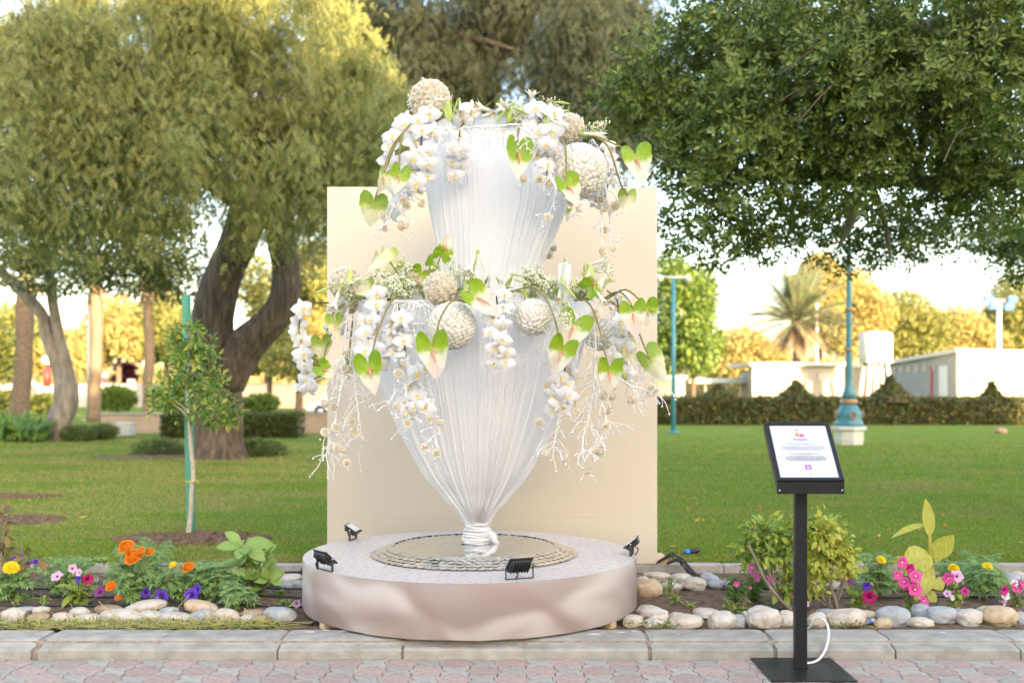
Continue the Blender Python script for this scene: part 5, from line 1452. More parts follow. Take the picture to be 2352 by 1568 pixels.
petunia('petunia with two purple blooms above the tan stone', 440, 1386, 50, 76, [(440, 1366, 44, 'purple'), (452, 1353, 34, 'purple')], 40)
petunia('petunia with deep violet blooms at the far left', 52, 1340, 66, 80, [(42, 1272, 34, 'purple'), (28, 1288, 24, 'purple'), (64, 1293, 24, 'purple'), (82, 1290, 20, 'purple')], 30)
petunia('petunia with pink blooms behind the lime shrub', 1755, 1350, 60, 80, [(1727, 1303, 36, 'pink'), (1762, 1297, 30, 'crimson'), (1742, 1321, 36, 'pink'), (1772, 1326, 34, 'pink'), (1735, 1334, 28, 'pink')], 40, M_MID)
petunia('petunia with violet and crimson blooms right of the sign post', 1965, 1395, 66, 90, [(1991, 1346, 30, 'purple'), (1997, 1371, 44, 'crimson'), (1950, 1335, 16, 'plum')], 60)
petunia('tallest pink petunia, many blooms, beside the yellow striped plant', 2090, 1398, 110, 80, [(2073, 1291, 40, 'pink'), (2090, 1304, 30, 'magenta'), (2103, 1322, 40, 'pink'), (2076, 1336, 36, 'pink'), (2062, 1320, 30, 'pink'), (2102, 1353, 44, 'pink'), (2123, 1379, 40, 'pink'), (2082, 1345, 26, 'magenta')], 46)
petunia('petunia with rose blooms below the middle yellow marigold', 2190, 1398, 84, 66, [(2179, 1328, 38, 'pink'), (2198, 1322, 38, 'pale pink'), (2217, 1357, 26, 'magenta'), (2176, 1362, 24, 'pale pink'), (2188, 1372, 18, 'white')], 36)
petunia('petunia with pink, white and magenta blooms at the right edge', 2338, 1390, 76, 90, [(2336, 1348, 36, 'pink'), (2308, 1355, 32, 'magenta'), (2308, 1383, 34, 'pale pink'), (2350, 1342, 28, 'pink'), (2330, 1338, 22, 'white'), (2310, 1368, 26, 'white')], 60, Lpx=16)
petunia('small low petunia under the sign post', 1836, 1392, 30, 44, [(1852, 1386, 20, 'pale pink'), (1830, 1362, 18, 'pale pink')], 18)
sp_ = dict(m=M_SEED, Lpx=12, name='seedling', group='small leafy seedlings in the bed')
for U, V, h, w, lab in [(36, 1388, 24, 46, 'small lime seedling at the far left behind the stones'), (103, 1390, 26, 44, 'small lime seedling beside a marigold stem at left'), (1534, 1362, 40, 70, 'wilting leafy cutting lying on the soil right of the podium'), (1530, 1352, 30, 40, 'pale leafy cutting against the tan stone'), (1548, 1386, 28, 46, 'small bright seedling behind the front stones right of podium'), (1588, 1395, 18, 54, 'limp cutting on the soil behind the front stones'), (650, 1388, 14, 66, 'wilted cutting lying on the soil left of the podium'), (645, 1365, 12, 60, 'wilted cutting between two hoses left of the podium'), (1700, 1404, 36, 60, 'low seedling at the foot of the lime shrub'), (1672, 1398, 26, 40, 'low seedling left of the lime shrub'), (1455, 1441, 16, 44, 'weed seedling growing under the right side of the podium'), (1562, 1443, 26, 20, 'weed seedling between front stones right of the podium')]:
    petunia(lab, U, V, h, w, [], 34, **sp_)
petunia('upright plant with glossy leaves and pink buds left of the lime shrub', 1690, 1388, 84, 76, [(1692, 1341, 18, 'pink'), (1724, 1349, 10, 'pink')], 70, m=M_MID, Lpx=24, name='periwinkle', group='leafy periwinkles')
petunia('dense dark green periwinkle beneath the pink petunias', 1738, 1380, 90, 70, [], 80, m=M_MID, Lpx=26, name='periwinkle', group='leafy periwinkles')
petunia('fallen pale pink bloom with leaves lying left of the podium', 683, 1392, 10, 20, [(682, 1386, 26, 'pale pink')], 6, name='fallen_petunia', group='fallen flowers')
tag(mesh_ob('fallen_petal', MB().leaf((-1.58, 6.98, .075), (1, .1, .05), (0, 0, 1), .12, .02, .02).mesh('fallen_petal', mat('dull_red_label', (.38, .10, .10), rough=.6))), 'flat dull red strip lying on soil beside the podium', 'litter')

# large-leaved plant left of the podium
M_PADDLE = mat('paddle_leaf', (.16, .27, .06), island=[(.16, .29, .07), (.22, .36, .09), (.32, .43, .09)], rough=.4, transl=.25)
base = soil_at(575, 1368)
t = thing('large_leaved_plant', 'large plant with paddle shaped pale green leaves left of the podium', 'plant', base)
y = base.y; k = y / FPX
st_ = MB()
heads = [(560, 1250, 40, 15), (598, 1312, 34, 13), (552, 1296, 30, 11), (602, 1345, 28, 10), (572, 1362, 24, 7), (592, 1275, 32, 13), (545, 1330, 26, 9), (618, 1330, 28, 9), (575, 1325, 28, 9)]
M_THORN = mat('grey_brown_stem', (.12, .10, .07), (.2, .17, .12), 30, .9, .4, 90)
for U, V, L, n in heads:
    c = W(U, V, y + random.uniform(-.1, .1)); st_.tube(spline([base + Vector((random.gauss(0, .03), 0, -.02)), base * .5 + c * .5 + Vector((random.gauss(0, .02), 0, 0)), c], 5), .011, 7, wob=.3)
    for q in range(n):
        a = q * 2.4 + random.uniform(-.3, .3); el = random.uniform(-.2, .85)
        d = Vector((math.cos(a) * math.cos(el), math.sin(a) * math.cos(el), math.sin(el)))
        LL = L * k * random.uniform(.85, 1.2) * (1.65 if V < 1250 else 1.45)
        b = MB(); b.leaf(c - Vector((0, 0, .01)), d, (0, -.75, .65), LL, LL * .46, random.uniform(.05, .45), seg=6, shape=lambda q_: (math.sin(math.pi * min(1, q_ ** 1.25)) ** .75) * (.3 + .7 * min(1, q_ * 2.2)))
        b.build('leaf', M_PADDLE, t)
st_.build('stems', M_THORN, t)

# lime shrub behind the sign post, two bushes
M_LSH = mat('lime_shrub_leaf', (.22, .32, .05), island=[(.10, .19, .04), (.18, .30, .05), (.30, .40, .05), (.44, .46, .06)], rough=.5, transl=.35)
M_LSH2 = mat('yellow_shrub_leaf', (.4, .45, .06), island=[(.22, .32, .05), (.40, .46, .06), (.52, .52, .08), (.56, .52, .14)], rough=.5, transl=.35)
M_BARK = mat('grey_shrub_bark', (.16, .12, .09), (.27, .22, .17), 20, .9, .5, 60, stretch=(1, 1, .3))
def shrub(label, U, V, blobs, n, m, y=None, stems=5, Lm=.05):
    base = soil_at(U, V) if y is None else W(U, V, y)
    y = base.y
    t = thing('shrub', label, 'shrub', base)
    st_ = MB(); P_, D_ = [], []
    tot = sum(w * h for _, _, w, h in blobs)
    for bu, bv, bw, bh_ in blobs:
        c = W(bu, bv, y); rx, rz = bw * y / FPX / 2, bh_ * y / FPX / 2
        st_.tube(spline([base + Vector((random.gauss(0, .02), random.gauss(0, .02), -.02)), base * .55 + c * .45 + Vector((random.gauss(0, .04), random.gauss(0, .04), 0)), c], 6), lerp_list([.013, .009, .004], 13), 7, wob=.3)
        k = int(n * bw * bh_ / tot)
        d = rand_dirs(k); r = rng.random(k) ** .5 * np.where(rng.random(k) < .12, 1.45, 1.0)
        P_.append(np.array(c) + d * r[:, None] * np.array([rx, rx * .8, rz])); D_.append(d + np.array([0, 0, -.5]))
        for q in range(5):
            e = c + Vector(rand_dirs(1)[0]) * rx * .8; st_.tube([c, (c + e) / 2 + Vector((0, 0, .01)), e], .003, 4)
    st_.build('stems', M_BARK, t)
    pos = np.concatenate(P_); D = np.concatenate(D_) + rng.normal(0, .4, pos.shape)
    o = cloud('leaves', [(0, 0, 0), (.22, -.2, .05), (.5, -.26, .06), (1, 0, -.06), (.5, .26, .06), (.22, .2, .05)], [(0, 1, 5), (1, 2, 4), (1, 4, 5), (2, 3, 4)], pos, D, rng.normal(0, .5, pos.shape) + np.array([0, -.5, .8]), rng.uniform(.6, 1.25, len(pos)) * Lm, m, t)
    o['kind'] = 'stuff'
shrub('leafy green shrub left of the sign post with a bare leaning stem', 1812, 1398, [(1760, 1225, 90, 70), (1715, 1260, 60, 60), (1810, 1240, 80, 90), (1770, 1270, 90, 60), (1825, 1310, 50, 80), (1800, 1350, 50, 60), (1840, 1210, 60, 60), (1730, 1215, 50, 40)], 800, M_LSH, Lm=.07)
shrub('yellow-lime shrub right of the sign post', 1912, 1398, [(1890, 1225, 90, 80), (1920, 1260, 80, 80), (1880, 1290, 70, 70), (1950, 1300, 50, 50), (1870, 1340, 60, 50), (1910, 1210, 50, 50), (1940, 1275, 50, 50)], 900, M_LSH2, Lm=.065)
st2 = thing('bare_stem', 'bare grey stem leaning left out of the green shrub', 'stem', soil_at(1815, 1405))
b = MB(); b.tube(spline([soil_at(1815, 1400), W(1790, 1375, 7.25), W(1760, 1335, 7.3), W(1738, 1290, 7.32), W(1720, 1250, 7.35)], 6), lerp_list([.014, .011, .007], 25), 8, wob=.3); b.build('stem', M_BARK, st2)

# yellow striped canna
M_CANNA = mat('striped_yellow_leaf', (.46, .46, .07), (.58, .54, .12), 10, .5, stretch=(5, 5, 1.2), transl=.35, lo=.4, hi=.6)
base = soil_at(2135, 1375); y = base.y; k = y / FPX
t = thing('yellow_canna', 'tall plant with broad yellow striped leaves on the right of the bed', 'plant', base)
b = MB(); b.tube(spline([base, W(2138, 1300, y), W(2136, 1250, y), W(2134, 1215, y)], 6), lerp_list([.022, .018, .009], 19), 8)
b.tube(spline([base, W(2115, 1340, y - .05), W(2108, 1300, y - .05)], 6), lerp_list([.018, .012], 13), 8); b.build('stalk', M_CANNA, t)
sh = lambda q: math.sin(math.pi * min(1, q ** .85)) ** .8
for U0, V0, U1, V1, w, bend, dy in [(2136, 1232, 2126, 1152, 30, .0, -.03), (2128, 1204, 2054, 1216, 20, .25, -.05), (2124, 1262, 2093, 1305, 64, .45, -.12), (2142, 1280, 2187, 1232, 44, -.05, -.1), (2090, 1292, 2046, 1282, 26, .5, 0), (2136, 1298, 2110, 1370, 44, .2, -.15), (2148, 1290, 2164, 1258, 22, .0, .06), (2144, 1330, 2166, 1350, 40, .3, -.05), (2130, 1350, 2148, 1385, 24, .2, -.16), (2128, 1262, 2118, 1300, 40, .2, .1)]:
    p0, p1 = W(U0, V0, y), W(U1, V1, y + dy); dd = p1 - p0
    b = MB(); b.leaf(p0, dd, Vector((0, -1, .5)) if abs(dd.x) < .15 else Vector((0, -.5, 1)), dd.length * 1.1, w * k, bend, seg=9, shape=sh, fold=.3); b.build('leaf', M_CANNA, t)

# heart leaved plant cut off by the left edge
M_OLD = mat('bronzed_leaf', (.2, .2, .06), island=[(.14, .20, .07), (.25, .22, .06), (.30, .16, .06), (.18, .22, .10)], rough=.6, transl=.3)
shrub('sparse plant with browning heart shaped leaves at the left edge', -12, 1375, [(5, 1190, 50, 46), (14, 1232, 44, 34), (2, 1255, 50, 40), (30, 1290, 60, 36), (70, 1285, 60, 24)], 90, M_OLD, Lm=.095)

# weeds along the kerb, fallen leaves
M_WEED = mat('weed_leaf', (.14, .2, .06), island=[(.10, .17, .06), (.16, .22, .07), (.34, .36, .08), (.42, .38, .14)], rough=.7, transl=.3)
n = 3600
x = np.concatenate([rng.uniform(-4.4, -1.55, n), rng.uniform(.75, 1.1, 90), rng.uniform(1.9, 2.4, 70), rng.uniform(3.0, 4.2, 60)])
m_ = len(x)
pos = np.column_stack([x, 6.655 + .20 * rng.random(m_) ** .8, np.full(m_, .085) + rng.random(m_) * .028])
d = rng.normal(0, 1, (m_, 3)); d[:, 2] = rng.uniform(-.1, .7, m_)
o = cloud('weeds', *leaf_t(.24), pos, d, rng.normal(0, .4, (m_, 3)) + np.array([0, -.3, 1.]), rng.uniform(.025, .062, m_), M_WEED)
tag(o, 'strip of low trailing weeds between kerb and stones', 'weeds', kind='stuff')
n = 900
pos = np.column_stack([rng.uniform(-4.4, -1.5, n), 6.66 + .17 * rng.random(n), np.full(n, .10) + rng.random(n) * .015])
d = np.column_stack([rng.normal(0, 1, n), rng.normal(0, .35, n), rng.normal(0, .12, n)])
o = cloud('weed_stalks', [(0, -.012, 0), (1, -.010, .05), (1, .010, .05), (0, .012, 0)], [(0, 1, 2), (0, 2, 3)], pos, d, np.tile([0, -.3, 1.], (n, 1)), rng.uniform(.10, .25, n), mat('yellow_weed_stalk', (.42, .38, .08), island=[(.28, .28, .07), (.46, .42, .09), (.42, .28, .14)], rough=.7))
tag(o, 'tangle of yellowing trailing weed stalks along the left kerb', 'weeds', kind='stuff')
M_FALL = [mat('orange_dead_leaf', (.62, .28, .03), (.48, .22, .05), 20, .7, transl=.2), mat('yellow_dead_leaf', (.66, .45, .06), rough=.7, transl=.2), mat('brown_dead_leaf', (.36, .19, .10), rough=.8)]
FL = []
for k in range(3):
    b = MB(); b.leaf((-.5, 0, 0), (1, 0, 0), (0, 0, 1), 1, .45, [.3, -.25, .1][k], seg=4, fold=.35); FL.append([b.mesh('fallen_leaf', m_) for m_ in M_FALL])
spots = []
rd = random.Random(9)
for q in range(78):
    V = 1040 + 225 * rd.random() ** 1.1
    U = rd.uniform(1530, 2350) if rd.random() < .86 else rd.uniform(20, 740)
    if 1820 < U < 1860: continue
    spots.append((U, V))
for q, (U, V) in enumerate(spots):
    g = G(U, V); g.z += .026
    ci = 0 if rd.random() < .45 else rd.choice([0, 1, 2])
    o = mesh_ob('fallen_leaf', FL[q % 3][ci], None, g, (rd.gauss(0, .3), rd.gauss(0, .3), rd.uniform(0, 6)), [rd.uniform(.05, .085)] * 3)
    tag(o, f'{["drooping", "upcurled", "flat"][q % 3]} {["orange", "yellow", "brown"][ci]} dry leaf on the lawn {"left of the panel" if U < 900 else "just behind the flower bed" if V > 1190 else "between panel and hedge"}', 'leaf', 'dry leaves scattered on the lawn')
for U, V, lab in [(430, 1355, 'crisp brown leaf on the soil between two hoses'), (1500, 1378, 'thin dry leaf on bare soil right of the podium'), (1625, 1398, 'small red-orange leaf behind the front stones')]:
    g = soil_at(U, V); g.z += .015
    tag(mesh_ob('dry_leaf', FL[0][2 if V < 1390 else 0], None, g, (.2, .1, 1), (.06, .06, .06)), lab, 'leaf')
g = soil_at(1512, 1385)
tw = thing('dry_twig', 'thin olive twig lying on the soil right of the podium', 'twig', g)
b = MB(); b.tube([soil_at(1540, 1372 + 20) + Vector((.1, 0, .01)), soil_at(1470 + 20, 1372) + Vector((.2, 0, .012))][::-1], .006, 6); b.build('bark', M_GSTEM, tw)
cs = thing('litter_bottle', 'tiny blue and clear plastic bottle lying between front stones', 'bottle', soil_at(2003, 1436))
b = MB(); c0 = soil_at(2000, 1437) + Vector((0, 0, .02)); b.tube([c0 + Vector((-.03, 0, .0)), c0 + Vector((.01, 0, .006)), c0 + Vector((.022, 0, .012)), c0 + Vector((.03, 0, .014))], [.017, .018, .012, .008], 10); b.build('body', M_CLEAR, cs)
b = MB(); b.tube([c0 + Vector((-.015, 0, .002)), c0 + Vector((.003, 0, .006))], .0185, 10); b.build('label_band', mat('blue_label', (.04, .2, .6), rough=.4), cs)
# ------------------------------------------------------------------ trees
M_TRUNK = mat('rough_brown_bark', (.05, .036, .026), (.17, .13, .10), 6, .95, 1.0, 12, stretch=(2.0, 2.0, .35), c3=(.11, .083, .064), lo=.3, hi=.7, detail=9)
M_TRUNKG = mat('pale_grey_bark', (.17, .145, .125), (.30, .265, .235), 4, .95, .7, 14, stretch=(1.4, 1.4, .5), detail=8)
def trunk(b, pts, rad, n=14, wob=.16):
    p_ = spline(pts, 7); b.tube(p_, lerp_list(rad, len(p_)), n, wob=wob)
def ell_pts(n, c, r, shell=.45):
    d = rand_dirs(n); q = (shell + (1 - shell) * rng.random(n) ** .6)
    return np.array(c) + d * q[:, None] * np.array(r), d
WEEP_T = leaf_t(.34)
# a feathery leaf: midrib with small leaflets on both sides
FEA_V, FEA_F = [], []
for q_ in range(6):
    x_ = .12 + q_ * .16; L_ = .34 - .035 * abs(q_ - 2)
    for sg_ in (-1, 1):
        k_ = len(FEA_V)
        FEA_V += [(x_ - .05, 0, 0), (x_ + .05, 0, 0), (x_ + .14, sg_ * L_, -.06)]
        FEA_F.append((k_, k_ + 1, k_ + 2))
k_ = len(FEA_V); FEA_V += [(.95, -.05, 0), (.95, .05, 0), (1.2, 0, -.03)]; FEA_F.append((k_, k_ + 1, k_ + 2))
def weeping(parent, name, blobs, m, nst, Lr, step, leaf, drift=.38, feather=True, clump=26, spread=.16, lump=1.0, vlim=None):
    """tassels of hanging strands of feathery leaves; blobs: (U, V, y, ru, rv, ry) crown masses"""
    tot = sum(b_[3] * b_[4] for b_ in blobs)
    P_, D_, S_ = [], [], []
    tw = MB()
    for U, V, y, ru, rv, ry in blobs:
        ka = max(2, int(nst * ru * rv / tot / clump))
        c = W(U, V, y); s = y / FPX
        kc = max(2, ka // 8); a0, n0 = ell_pts(kc, c, (ru * s, ry, rv * s), .35); ix = rng.integers(0, kc, ka); a0 = a0[ix] + rng.normal(0, .42, (ka, 3)) * lump; n0 = n0[ix]
        La = rng.uniform(*Lr, ka)
        if vlim: La = np.minimum(La, max(.25, (vlim - V) * s + .1) * rng.uniform(.6, 1.25, ka))
        az = rng.uniform(0, 6.283, ka)
        for q in range(ka):
            h0 = np.array([math.cos(az[q]), math.sin(az[q]), 0]) * .5 + n0[q] * np.array([.8, .8, 0])
            for e in range(clump):
                L = La[q] * rng.uniform(.5, 1.15); n = max(4, int(L / step)); t = np.linspace(0, 1, n)[:, None]
                hd = h0 + np.append(rng.normal(0, .55, 2), 0)
                st = a0[q] + rng.normal(0, spread, 3) * np.array([1, 1, .6])
                arc = hd * (rng.uniform(.4, 1) * drift * L * (1 - (1 - t) ** 2)) + np.array([0, 0, -1]) * (L * t ** 1.4) + np.array([0, 0, .25 * L]) * np.sin(t * 3.14)
                P_.append(st + arc + rng.normal(0, leaf * .3, (n, 3)))
                a = rng.uniform(0, 6.283, n)
                D_.append(np.column_stack([np.cos(a) * .55, np.sin(a) * .55, -rng.uniform(.35, 1.3, n)]))
                S_.append(np.full(n, leaf) * rng.uniform(.55, 1.3, n))
                if e == 0 and q % 3 == 0:
                    i_ = [0, n // 3, 2 * n // 3, n - 1]
                    tw.tube([st + arc[j] for j in i_], .005, 3, cap=False)
    pos = np.concatenate(P_); d = np.concatenate(D_); s = np.concatenate(S_)
    T = (FEA_V, FEA_F) if feather else leaf_t(.34)
    cloud(name, *T, pos, d, rng.normal(0, 1, pos.shape), s, m, parent)['kind'] = 'stuff'
    if tw.v: tw.build('twigs', M_WTWIG, parent)['kind'] = 'stuff'
M_WTWIG = mat('brown_twig', (.16, .11, .07), rough=.85)
def leafy(parent, name, blobs, m, n, leaf, lw=.42, rosette=0, shell=.5, up_bias=.25, clus=0.0):
    tot = sum(b_[3] * b_[4] * b_[5] ** .5 for b_ in blobs)
    P_, D_, U_ = [], [], []
    for U, V, y, ru, rv, ry in blobs:
        k = int(n * ru * rv * ry ** .5 / tot) + 1
        c = W(U, V, y); s = y / FPX
        if rosette:
            kr = max(1, k // rosette)
            if clus:
                kc = max(2, kr // 22); p0, d0 = ell_pts(kc, c, (ru * s, ry, rv * s), shell); ix = rng.integers(0, kc, kr); e_ = rng.normal(0, 1, (kr, 3)); p0 = p0[ix] + e_ * clus; d0 = d0[ix] * .6 + e_ * .5
            else: p0, d0 = ell_pts(kr, c, (ru * s, ry, rv * s), shell)
            ax = d0 + rng.normal(0, .35, d0.shape) + np.array([0, -.25, up_bias]); ax /= np.linalg.norm(ax, axis=1, keepdims=True)
            u = np.cross(ax, rng.normal(0, 1, ax.shape)); u /= np.linalg.norm(u, axis=1, keepdims=True)
            w = np.cross(ax, u)
            for q in range(rosette):
                a = q * 2.4 + rng.uniform(-.3, .3, kr); el = .15 + .9 * q / rosette
                dd = (u * np.cos(a)[:, None] + w * np.sin(a)[:, None]) * np.cos(el) + ax * np.sin(el)
                P_.append(p0 + ax * (leaf * .12 * q) + dd * leaf * .15); D_.append(dd); U_.append(ax + rng.normal(0, .15, ax.shape))
        else:
            p0, d0 = ell_pts(k, c, (ru * s, ry, rv * s), shell)
            P_.append(p0); D_.append(d0 + rng.normal(0, .8, d0.shape)); U_.append(rng.normal(0, .7, d0.shape) + np.array([0, -.2, .8]))
    pos = np.concatenate(P_)
    o = cloud(name, *leaf_t(lw), pos, np.concatenate(D_), np.concatenate(U_), rng.uniform(.65, 1.25, len(pos)) * leaf, m, parent)
    o['kind'] = 'stuff'
    return o
# --- big weeping tree on the left
M_WEEP = mat('weeping_leaf', (.13, .17, .07), island=[(.13, .175, .07), (.19, .24, .09), (.24, .285, .10), (.34, .31, .07)], rough=.65, transl=.4)
base = G(500, 1052)
bt = thing('weeping_tree', 'big weeping tree with a thick forked brown trunk left of the panel', 'tree', base)
y = base.y
b = MB()
trunk(b, [base + Vector((0, 0, -.2)), W(497, 1000, y), W(492, 920, y), W(498, 850, y)], [.72, .58, .50, .50], 18)
trunk(b, [W(500, 880, y), W(494, 800, y), W(490, 730, y), W(512, 640, y), W(545, 560, y - .3), W(575, 470, y - .6), W(600, 330, y - 1.5)], [.46, .46, .44, .46, .44, .40, .26], 16)
trunk(b, [W(520, 880, y), W(560, 800, y - .1), W(620, 740, y - .2), W(652, 690, y - .2), W(658, 620, y - .2), W(645, 540, y - .4), W(640, 460, y - .6), W(650, 330, y - 1)], [.40, .42, .36, .36, .33, .33, .30, .2], 16)
trunk(b, [W(540, 1040, y - .2), W(548, 960, y - .3), W(545, 900, y - .1)], [.16, .12, .1], 8)
trunk(b, [W(575, 470, y - .6), W(430, 380, y - 2), W(300, 330, y - 4), W(150, 300, y - 5)], [.3, .24, .18, .08], 10)
trunk(b, [W(640, 460, y - .6), W(700, 380, y - 1.5), W(780, 300, y - 2.2)], [.22, .16, .07], 10)
trunk(b, [W(600, 330, y - 1.5), W(520, 180, y - 3), W(430, 60, y - 4)], [.24, .18, .08], 10)
b.build('trunk', M_TRUNK, bt)
WB = [(380, 60, 17, 210, 130, 2.2), (190, 190, 16, 200, 150, 2.2), (520, 170, 16.5, 230, 160, 2.4), (60, 330, 16, 150, 120, 2.0), (330, 310, 15.5, 200, 110, 2.0), (700, 250, 17.5, 150, 120, 2.0), (560, 350, 17, 170, 90, 2.0), (160, 60, 18, 190, 120, 2.5), (640, 70, 18, 190, 110, 2.5), (740, 300, 18, 120, 110, 2.0), (260, 420, 17, 200, 60, 2.0), (440, 410, 16.5, 150, 60, 1.6), (60, 30, 17, 170, 120, 2.5), (280, 0, 17.5, 180, 100, 2.5), (480, 0, 17.5, 180, 100, 2.5), (640, 10, 18, 130, 110, 2.5), (770, 190, 18.5, 100, 90, 2), (800, 320, 19, 60, 90, 1.6), (600, 430, 16.8, 120, 50, 1.5), (90, 430, 17, 140, 50, 1.6), (830, 60, 20, 80, 110, 2), (840, 220, 20, 60, 80, 1.6), (10, 160, 16.5, 110, 130, 2)]
M_WEEPY = mat('yellow_weeping_leaf', (.22, .24, .09), island=[(.17, .215, .09), (.22, .265, .105), (.28, .305, .11), (.38, .345, .085)], rough=.65, transl=.45)
weeping(bt, 'crown', WB, M_WEEP, 7000, (.7, 2.1), .09, .15, vlim=520)
weeping(bt, 'outer_tassels', [(U, V - 10, y - .7, ru, rv, ry * .8) for U, V, y, ru, rv, ry in WB], M_WEEPY, 3200, (.7, 2.2), .085, .14, lump=.8, vlim=510)
# --- second weeping tree further back in the middle
M_WEEP2 = mat('grey_weeping_leaf', (.12, .15, .08), island=[(.10, .13, .075), (.14, .17, .095), (.175, .19, .10), (.20, .18, .08)], rough=.7, transl=.4)
base = G(800, 1015)
t2 = thing('weeping_tree', 'tall thin-leaved weeping tree behind the top of the sculpture', 'tree', base)
y = base.y; b = MB()
trunk(b, [base + Vector((0, 0, -.2)), W(800, 800, y), W(820, 500, y), W(800, 300, y), W(760, 190, y), W(772, 100, y), W(785, 0, y), W(790, -80, y)], [.5, .45, .42, .42, .40, .34, .30, .22], 14, .22)
trunk(b, [W(800, 300, y), W(850, 330, y - 1), W(880, 250, y - 1), W(920, 140, y - 2)], [.34, .26, .18, .08], 10)
trunk(b, [W(785, 0, y), W(900, 60, y), W(1050, 80, y - 1), W(1200, 120, y - 2)], [.2, .18, .12, .05], 8)
trunk(b, [W(772, 110, y), W(735, 160, y), W(745, 230, y)], [.2, .22, .3], 8)
b.build('trunk', M_TRUNK, t2)
weeping(t2, 'crown', [(960, 70, 30, 150, 110, 2.5), (1130, 90, 29, 150, 120, 2.5), (1280, 80, 28, 140, 130, 2.5), (860, 200, 30, 90, 110, 2), (1200, 220, 29, 140, 90, 2.5), (1330, 220, 28, 90, 110, 2), (1010, 250, 30, 110, 60, 2.2), (840, 400, 30, 80, 90, 2), (1430, 60, 28, 120, 110, 2.2), (850, -70, 30.5, 110, 60, 2), (1000, -60, 30, 120, 60, 2), (1130, -40, 29.5, 120, 60, 2), (1280, -60, 29, 120, 60, 2), (1430, -60, 29, 110, 70, 2), (1060, 60, 31, 110, 60, 2), (1430, 160, 29, 90, 90, 2), (1490, 90, 29, 90, 100, 2), (1480, 240, 29.5, 70, 70, 2), (1000, 160, 30, 120, 80, 2), (850, 60, 30.5, 90, 80, 2), (1220, 330, 30.5, 110, 60, 2), (930, 420, 30.5, 70, 60, 2), (780, 330, 30.5, 60, 90, 2), (1340, 330, 30, 70, 70, 2), (900, 330, 30, 70, 70, 2), (1080, 20, 30, 200, 60, 2.5)], M_WEEP2, 9000, (.7, 2.4), .14, .24, spread=.34)
# --- dark broadleaf tree on the right, trunk out of frame
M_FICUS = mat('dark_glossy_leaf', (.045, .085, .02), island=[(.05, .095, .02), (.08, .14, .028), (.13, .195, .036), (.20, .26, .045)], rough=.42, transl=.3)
base = G(2560, 1190)
t3 = thing('broadleaf_tree', 'large dark green broadleaf tree hanging over the right of the lawn', 'tree', base)
b = MB(); y = base.y
trunk(b, [base + Vector((0, 0, -.2)), W(2540, 900, y), W(2500, 500, y), W(2450, 200, y), W(2300, 100, y + .2), W(2100, 60, y + .6)], [.36, .3, .28, .24, .18, .1], 12)
trunk(b, [W(2500, 420, y), W(2400, 240, y), W(2310, 160, y), W(2200, 150, y), W(2050, 180, y + .3), W(1850, 220, y + .6), W(1650, 240, y + .8)], [.16, .11, .09, .08, .06, .045, .02], 10)
trunk(b, [W(2480, 350, y), W(2250, 420, y + 1), W(2000, 420, y + 1.5), W(1950, 520, y + 2), W(1925, 570, y + 2)], [.12, .10, .09, .06, .02], 8)
trunk(b, [W(2000, 420, y + 1.5), W(1830, 400, y + 1.5), W(1640, 430, y + 1.2)], [.08, .06, .02], 8)
trunk(b, [W(2000, 420, y + 1.5), W(2030, 500, y + 2), W(2045, 590, y + 2.3)], [.05, .04, .02], 8)
b.build('trunk', M_TRUNKG, t3)
tw = MB(); rd = random.Random(4)
for k in range(16):
    p0 = W(rd.uniform(1900, 2352), rd.uniform(60, 300), 12.4 + rd.uniform(-.6, .8)); p1 = p0 + Vector((-rd.uniform(.3, 1.1), -rd.uniform(0, .5), -rd.uniform(-.1, .7)))
    tw.tube(spline([p0, (p0 + p1) / 2 + Vector((0, 0, .12)), p1], 4), .007, 4, cap=False)
tw.build('twigs', mat('reddish_twig', (.12, .08, .055), rough=.8), t3)
FB = [(1700, 60, 13.5, 170, 90, 1.0), (1900, 40, 12.8, 180, 80, 1.0), (2120, 50, 12.2, 190, 90, 1.0), (2320, 60, 12, 120, 110, 1.0), (1560, 200, 14, 130, 90, .9), (1720, 200, 13.3, 120, 90, .9), (1870, 200, 12.4, 130, 110, 1.0), (2080, 200, 12.4, 150, 100, 1.0), (2280, 230, 12.2, 120, 110, 1.0), (1470, 270, 14.3, 80, 70, .7), (1560, 330, 14, 110, 80, .8), (1690, 340, 13.2, 110, 90, .8), (1830, 330, 13, 110, 80, .8), (1990, 330, 12.8, 110, 80, .8), (2130, 330, 13, 110, 80, .8), (2290, 360, 12.8, 110, 90, .8), (1430, 220, 14.5, 45, 40, .5), (1600, 430, 13.6, 80, 70, .7), (1700, 460, 13.2, 90, 80, .7), (1560, 500, 14, 50, 60, .6), (1660, 545, 13.4, 60, 45, .5), (1850, 420, 13.4, 70, 60, .7), (1960, 420, 13, 80, 70, .7), (2090, 430, 13.4, 60, 50, .7), (2230, 460, 13.4, 80, 50, .7), (2330, 480, 13, 60, 60, .7), (1760, 520, 14, 50, 45, .6)]
M_FICUSL = mat('pale_glossy_leaf', (.10, .16, .03), island=[(.075, .13, .025), (.12, .185, .034), (.17, .24, .045), (.24, .29, .06)], rough=.42, transl=.35)  # lighter leaf tones, used on alternate crown masses
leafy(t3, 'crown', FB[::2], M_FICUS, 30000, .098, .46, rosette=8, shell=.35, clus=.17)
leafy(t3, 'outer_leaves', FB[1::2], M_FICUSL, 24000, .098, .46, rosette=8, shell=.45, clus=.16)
leafy(t3, 'inner_leaves', [(1780, 120, 15, 330, 150, 1.2), (2150, 150, 14.5, 260, 170, 1.2), (1650, 300, 15.2, 170, 110, 1.2), (1900, 320, 15, 180, 100, 1.2), (2240, 330, 14.8, 150, 110, 1.2)], M_FICUS, 19000, .12, .5, shell=.2)
